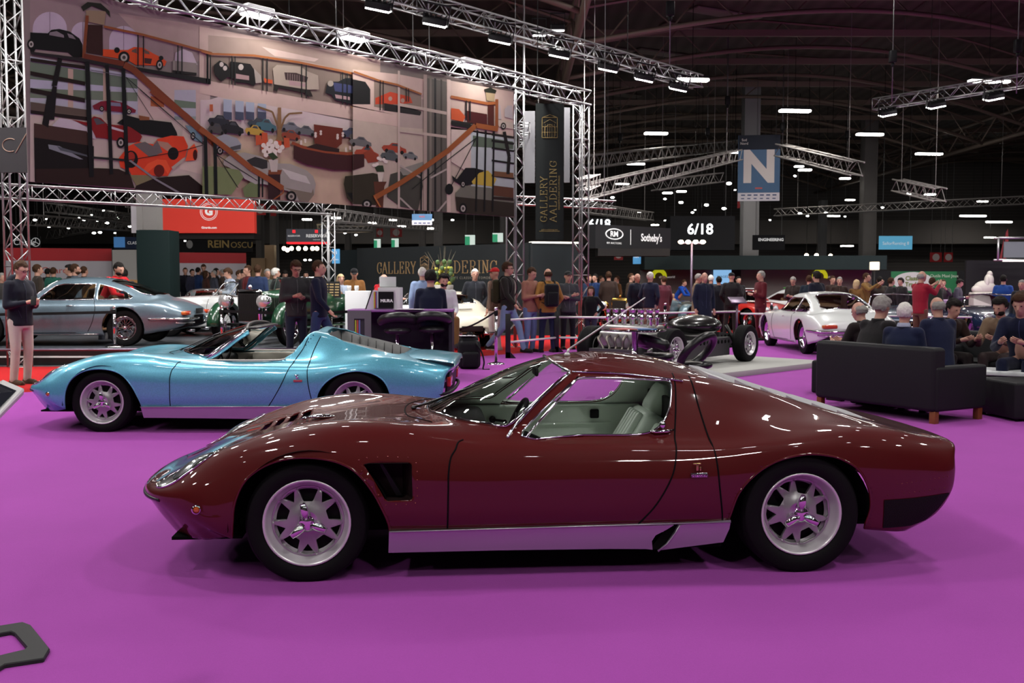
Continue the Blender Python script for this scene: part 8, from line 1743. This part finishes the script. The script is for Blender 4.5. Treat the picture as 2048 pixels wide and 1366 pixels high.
# centre right crowd
for a in [(1274,78,.4,'stand',(34,38,52),(40,40,50),'fringe','g','bald man in dark suit beside the man in padded navy jacket',1.74,'jacket'),(1300,80,pi-.7,'pockets',(34,38,58),(150,130,128),'short','w','white haired man in padded navy jacket and pale trousers from behind',1.74,'jacket'),(1327,72,pi+.4,'stand',(84,40,52),(60,50,56),'short','b','person in long wine red quilted coat seen from behind',1.62,'coat'),(1408,86,.25,'stand',(30,36,52),(34,34,42),'bald','g','bald man in dark navy coat walking beside the lamp stand',1.82,'coat'),(1393,74,1.2,'phone',(120,104,86),(70,66,60),'short','g','man in beige coat behind the bald man',1.72,'coat'),(1421,68,pi,'stand',(60,56,60),(50,50,50),'short','w','white haired person partly hidden behind the bald man',1.66,'jacket'),(1437,72,pi+.2,'stand',(26,27,36),(34,34,40),'short','k','person in dark coat facing the dark stand wall',1.66,'coat'),(1462,74,pi-.2,'pockets',(34,32,34),(40,38,40),'peak','k','person in black with cap and backpack facing the dark wall',1.76,'jacket'),(1521,80,-1.3,'folded',(82,26,34),(84,30,38),'short','g','man in maroon jumper and maroon trousers with crossed arms',1.82,'jumper'),(1586,72,-.6,'phone',(48,42,40),(40,36,38),'short','g','man in brown black jacket looking down behind the white coupe',1.66,'jacket'),(1632,84,pi+.5,'stand',(28,30,44),(34,34,42),'full','k','person in dark hooded coat in front of the yellow ring logo',1.70,'coat'),(1617,74,pi-.3,'stand',(30,40,50),(34,34,42),'short','b','person in teal black jacket left of the yellow ring logo',1.66,'jacket'),(1664,70,.2,'stand',(56,44,40),(44,40,40),'short','b','man in dark brown jacket behind the white coupe roof',1.70,'jacket'),(1678,72,-.3,'pockets',(50,38,34),(44,40,40),'short','g','grey haired man in brown coat behind the white coupe',1.68,'coat'),(1712,72,2.4,'stand',(112,82,48),(60,50,44),'long','y','blond person in tan coat right of the white coupe',1.60,'coat'),(1730,72,.9,'photo',(122,92,52),(60,50,40),'short','b','tall man in ochre coat pointing right',1.80,'coat'),(1758,72,2.9,'stand',(66,60,54),(50,50,50),'short','k','man in grey brown jacket looking at the dark blue car',1.66,'jacket'),(1781,74,1.8,'stand',(36,34,36),(40,38,40),'short','b','man in black jacket beside the dark blue car',1.70,'jacket'),(1840,96,-2.2+pi+1.0,'photo',(140,34,50),(104,72,60),'fringe','g','bald bearded man in red shirt and brown trousers taking a picture',1.76,'shirt'),(1863,84,2.6,'stand',(50,52,50),(50,46,46),'short','b','man in grey green jacket behind the man taking a picture',1.72,'jacket'),(1885,70,-.4,'photo',(60,58,58),(50,46,46),'short','b','man in grey coat stooping over the blue roadster',1.60,'jacket'),(1915,70,.9,'phone',(70,68,78),(50,46,46),'full','k','dark haired person with a camera at the far blue car',1.64,'jacket'),(2005,78,2.6,'stand',(40,72,140),(40,44,60),'short','k','man in royal blue jumper beyond the dark blue car',1.62,'jumper'),(2042,90,-.8,'stand',(36,38,44),(34,34,40),'short','g','grey haired man in dark coat at the right edge',1.72,'coat'),(1178,64,.5,'stand',(40,54,78),(36,36,44),'short','b','man in blue jacket beside the vintage tourer',1.70,'jacket'),(1190,66,-.8,'stand',(32,50,88),(36,36,44),'short','k','person in royal blue behind the child in black',1.64,'jacket'),(1217,70,pi,'stand',(52,40,36),(36,36,44),'short','b','man in dark brown coat looking at the vintage tourer',1.80,'coat'),(1202,58,1.2,'stand',(70,44,40),(36,36,44),'short','b','person in russet jacket far behind the vintage tourer',1.66,'jacket'),(1234,58,-1.2,'stand',(110,78,52),(36,36,44),'short','b','person in camel coat far behind the vintage tourer',1.66,'coat'),(1262,68,1.0,'stand',(56,44,36),(36,36,44),'short','b','man in brown jacket left of the bald man in suit',1.70,'jacket'),(1350,57,1.0,'lean',(24,70,160),(36,36,44),'short','b','person in bright blue top bending over the numbered racing car',1.60,'shirt'),(1476,66,.3,'stand',(30,30,34),(36,36,44),'short','k','person in black deep behind the maroon jumper man',1.62,'jacket'),(1800,68,-1.0,'stand',(40,40,40),(36,36,44),'full','k','man in black coat under the green sign',1.66,'coat')]:
    px,s,rz,po,c,tr,hr,hc,lab,h,g=a; pp(px,s,rz,po,c,tr,hr,lab,h=h,hc=hc if hr!='peak' else cloth((24,24,26)),garment=g,coat=.22 if g=='coat' else 0)
# seated lounge group at the right
e1=V((-.5,.866,0)); e2=V((.866,.5,0)); SC=V((4.38,10.25,0))
def sp(a,b): q=SC+e1*a+e2*b; return q.x,q.y
rs=math.atan2(.5,.866)+pi/2
x,y=sp(1.28,.42); person(x,y,rs,'sitlean',(34,32,34),(34,34,44),'full','grey haired man in black jacket leaning forward on the far end of the black sofa',h=1.80,hc='g')
x,y=sp(.72,.36); person(x,y,rs+.3,'sit',(28,34,58),(34,34,44),'short','white haired man in navy jacket with blue collar sitting on the black sofa',h=1.66,hc='w',acc=('collar',))
x,y=sp(1.5,.9); person(x,y,rs+1.6,'sitlean',(40,34,34),(34,34,44),'fringe','man with ruddy bald head beyond the grey haired man on the sofa',h=1.72,hc='g')
person(5.35,12.4,pi+.2,'sit',(32,36,60),(34,34,50),'fringe','balding grey man in navy suit seen from behind between the sofas',h=1.76,hc='g',z=-.02)
person(5.75,13.4,.3,'sitlean',(44,30,26),(40,34,34),'full','dark curly haired person leaning behind the balding man in navy',h=1.72,hc='k')
person(6.55,13.1,-.9,'sitlean',(120,100,82),(60,50,50),'full','bearded man in beige jacket talking with folded hands on the far sofa',h=1.76,hc='k',acc=('beard',))
person(6.12,11.8,-.75,'sitlean',(26,30,52),(26,30,52),'full','brown haired man in navy suit leaning forward at the right edge',h=1.86,hc='b')
for hx,hy,hz,sz,pw in HALL:  # panels added outside the view to light the hall
    t=thing('added_panel_lamp','square high-bay panel lamp under the hall roof','lamp',(hx,hy,hz),0,'high-bay panel lamps')
    b=MB(); b.box(-sz/2-.05,sz/2+.05,-sz/2-.05,sz/2+.05,.02,.12); b.build('housing',black,t)
    area('panel_light',(0,0,0),(0,0,0),sz,pw,parent=t)
# ---------------------------------------------------------------- separate pieces of paired trims into single parts
def islands(me):
    n=len(me.vertices); par=list(range(n))
    def fd(i):
        while par[i]!=i: par[i]=par[par[i]]; i=par[i]
        return i
    for e in me.edges:
        a,b=fd(e.vertices[0]),fd(e.vertices[1])
        if a!=b: par[a]=b
    g={}
    for i in range(n): g.setdefault(fd(i),[]).append(i)
    return list(g.values())
SPL={'arch_lip','cockpit_trim','nose_bumper','screen_pillar','shut_line','door_panel','engine_bay_flank','lightening_holes','rivets','intake_vane','window_winder','armrest','filler_cap','exhaust','bumper','headlight_surround','strap','leg','exhaust_pipes','drip_rail','wiper','side_bumper','sill_strip','glides','sill_intake','flank_ribs'}
for o in list(S.objects):
    if o.type!='MESH' or o.parent is None or o.name.split('.')[0] not in SPL: continue
    isl=islands(o.data)
    if not 1<len(isl)<=40: continue
    me=o.data; fo={}
    idx={v:k for k,g in enumerate(isl) for v in g}
    fl=[[] for _ in isl]
    for p_ in me.polygons: fl[idx[p_.vertices[0]]].append(p_)
    for k,g in enumerate(isl):
        mp={v:i for i,v in enumerate(g)}; m2=bpy.data.meshes.new(me.name); m2.from_pydata([me.vertices[v].co for v in g],[],[[mp[v] for v in p_.vertices] for p_ in fl[k]])
        for q in me.materials: m2.materials.append(q)
        m2.polygons.foreach_set('use_smooth',[p_.use_smooth for p_ in fl[k]]); m2.update()
        if k==0: first=m2
        else:
            c=o.copy(); c.data=m2; COL.objects.link(c)
    o.data=first
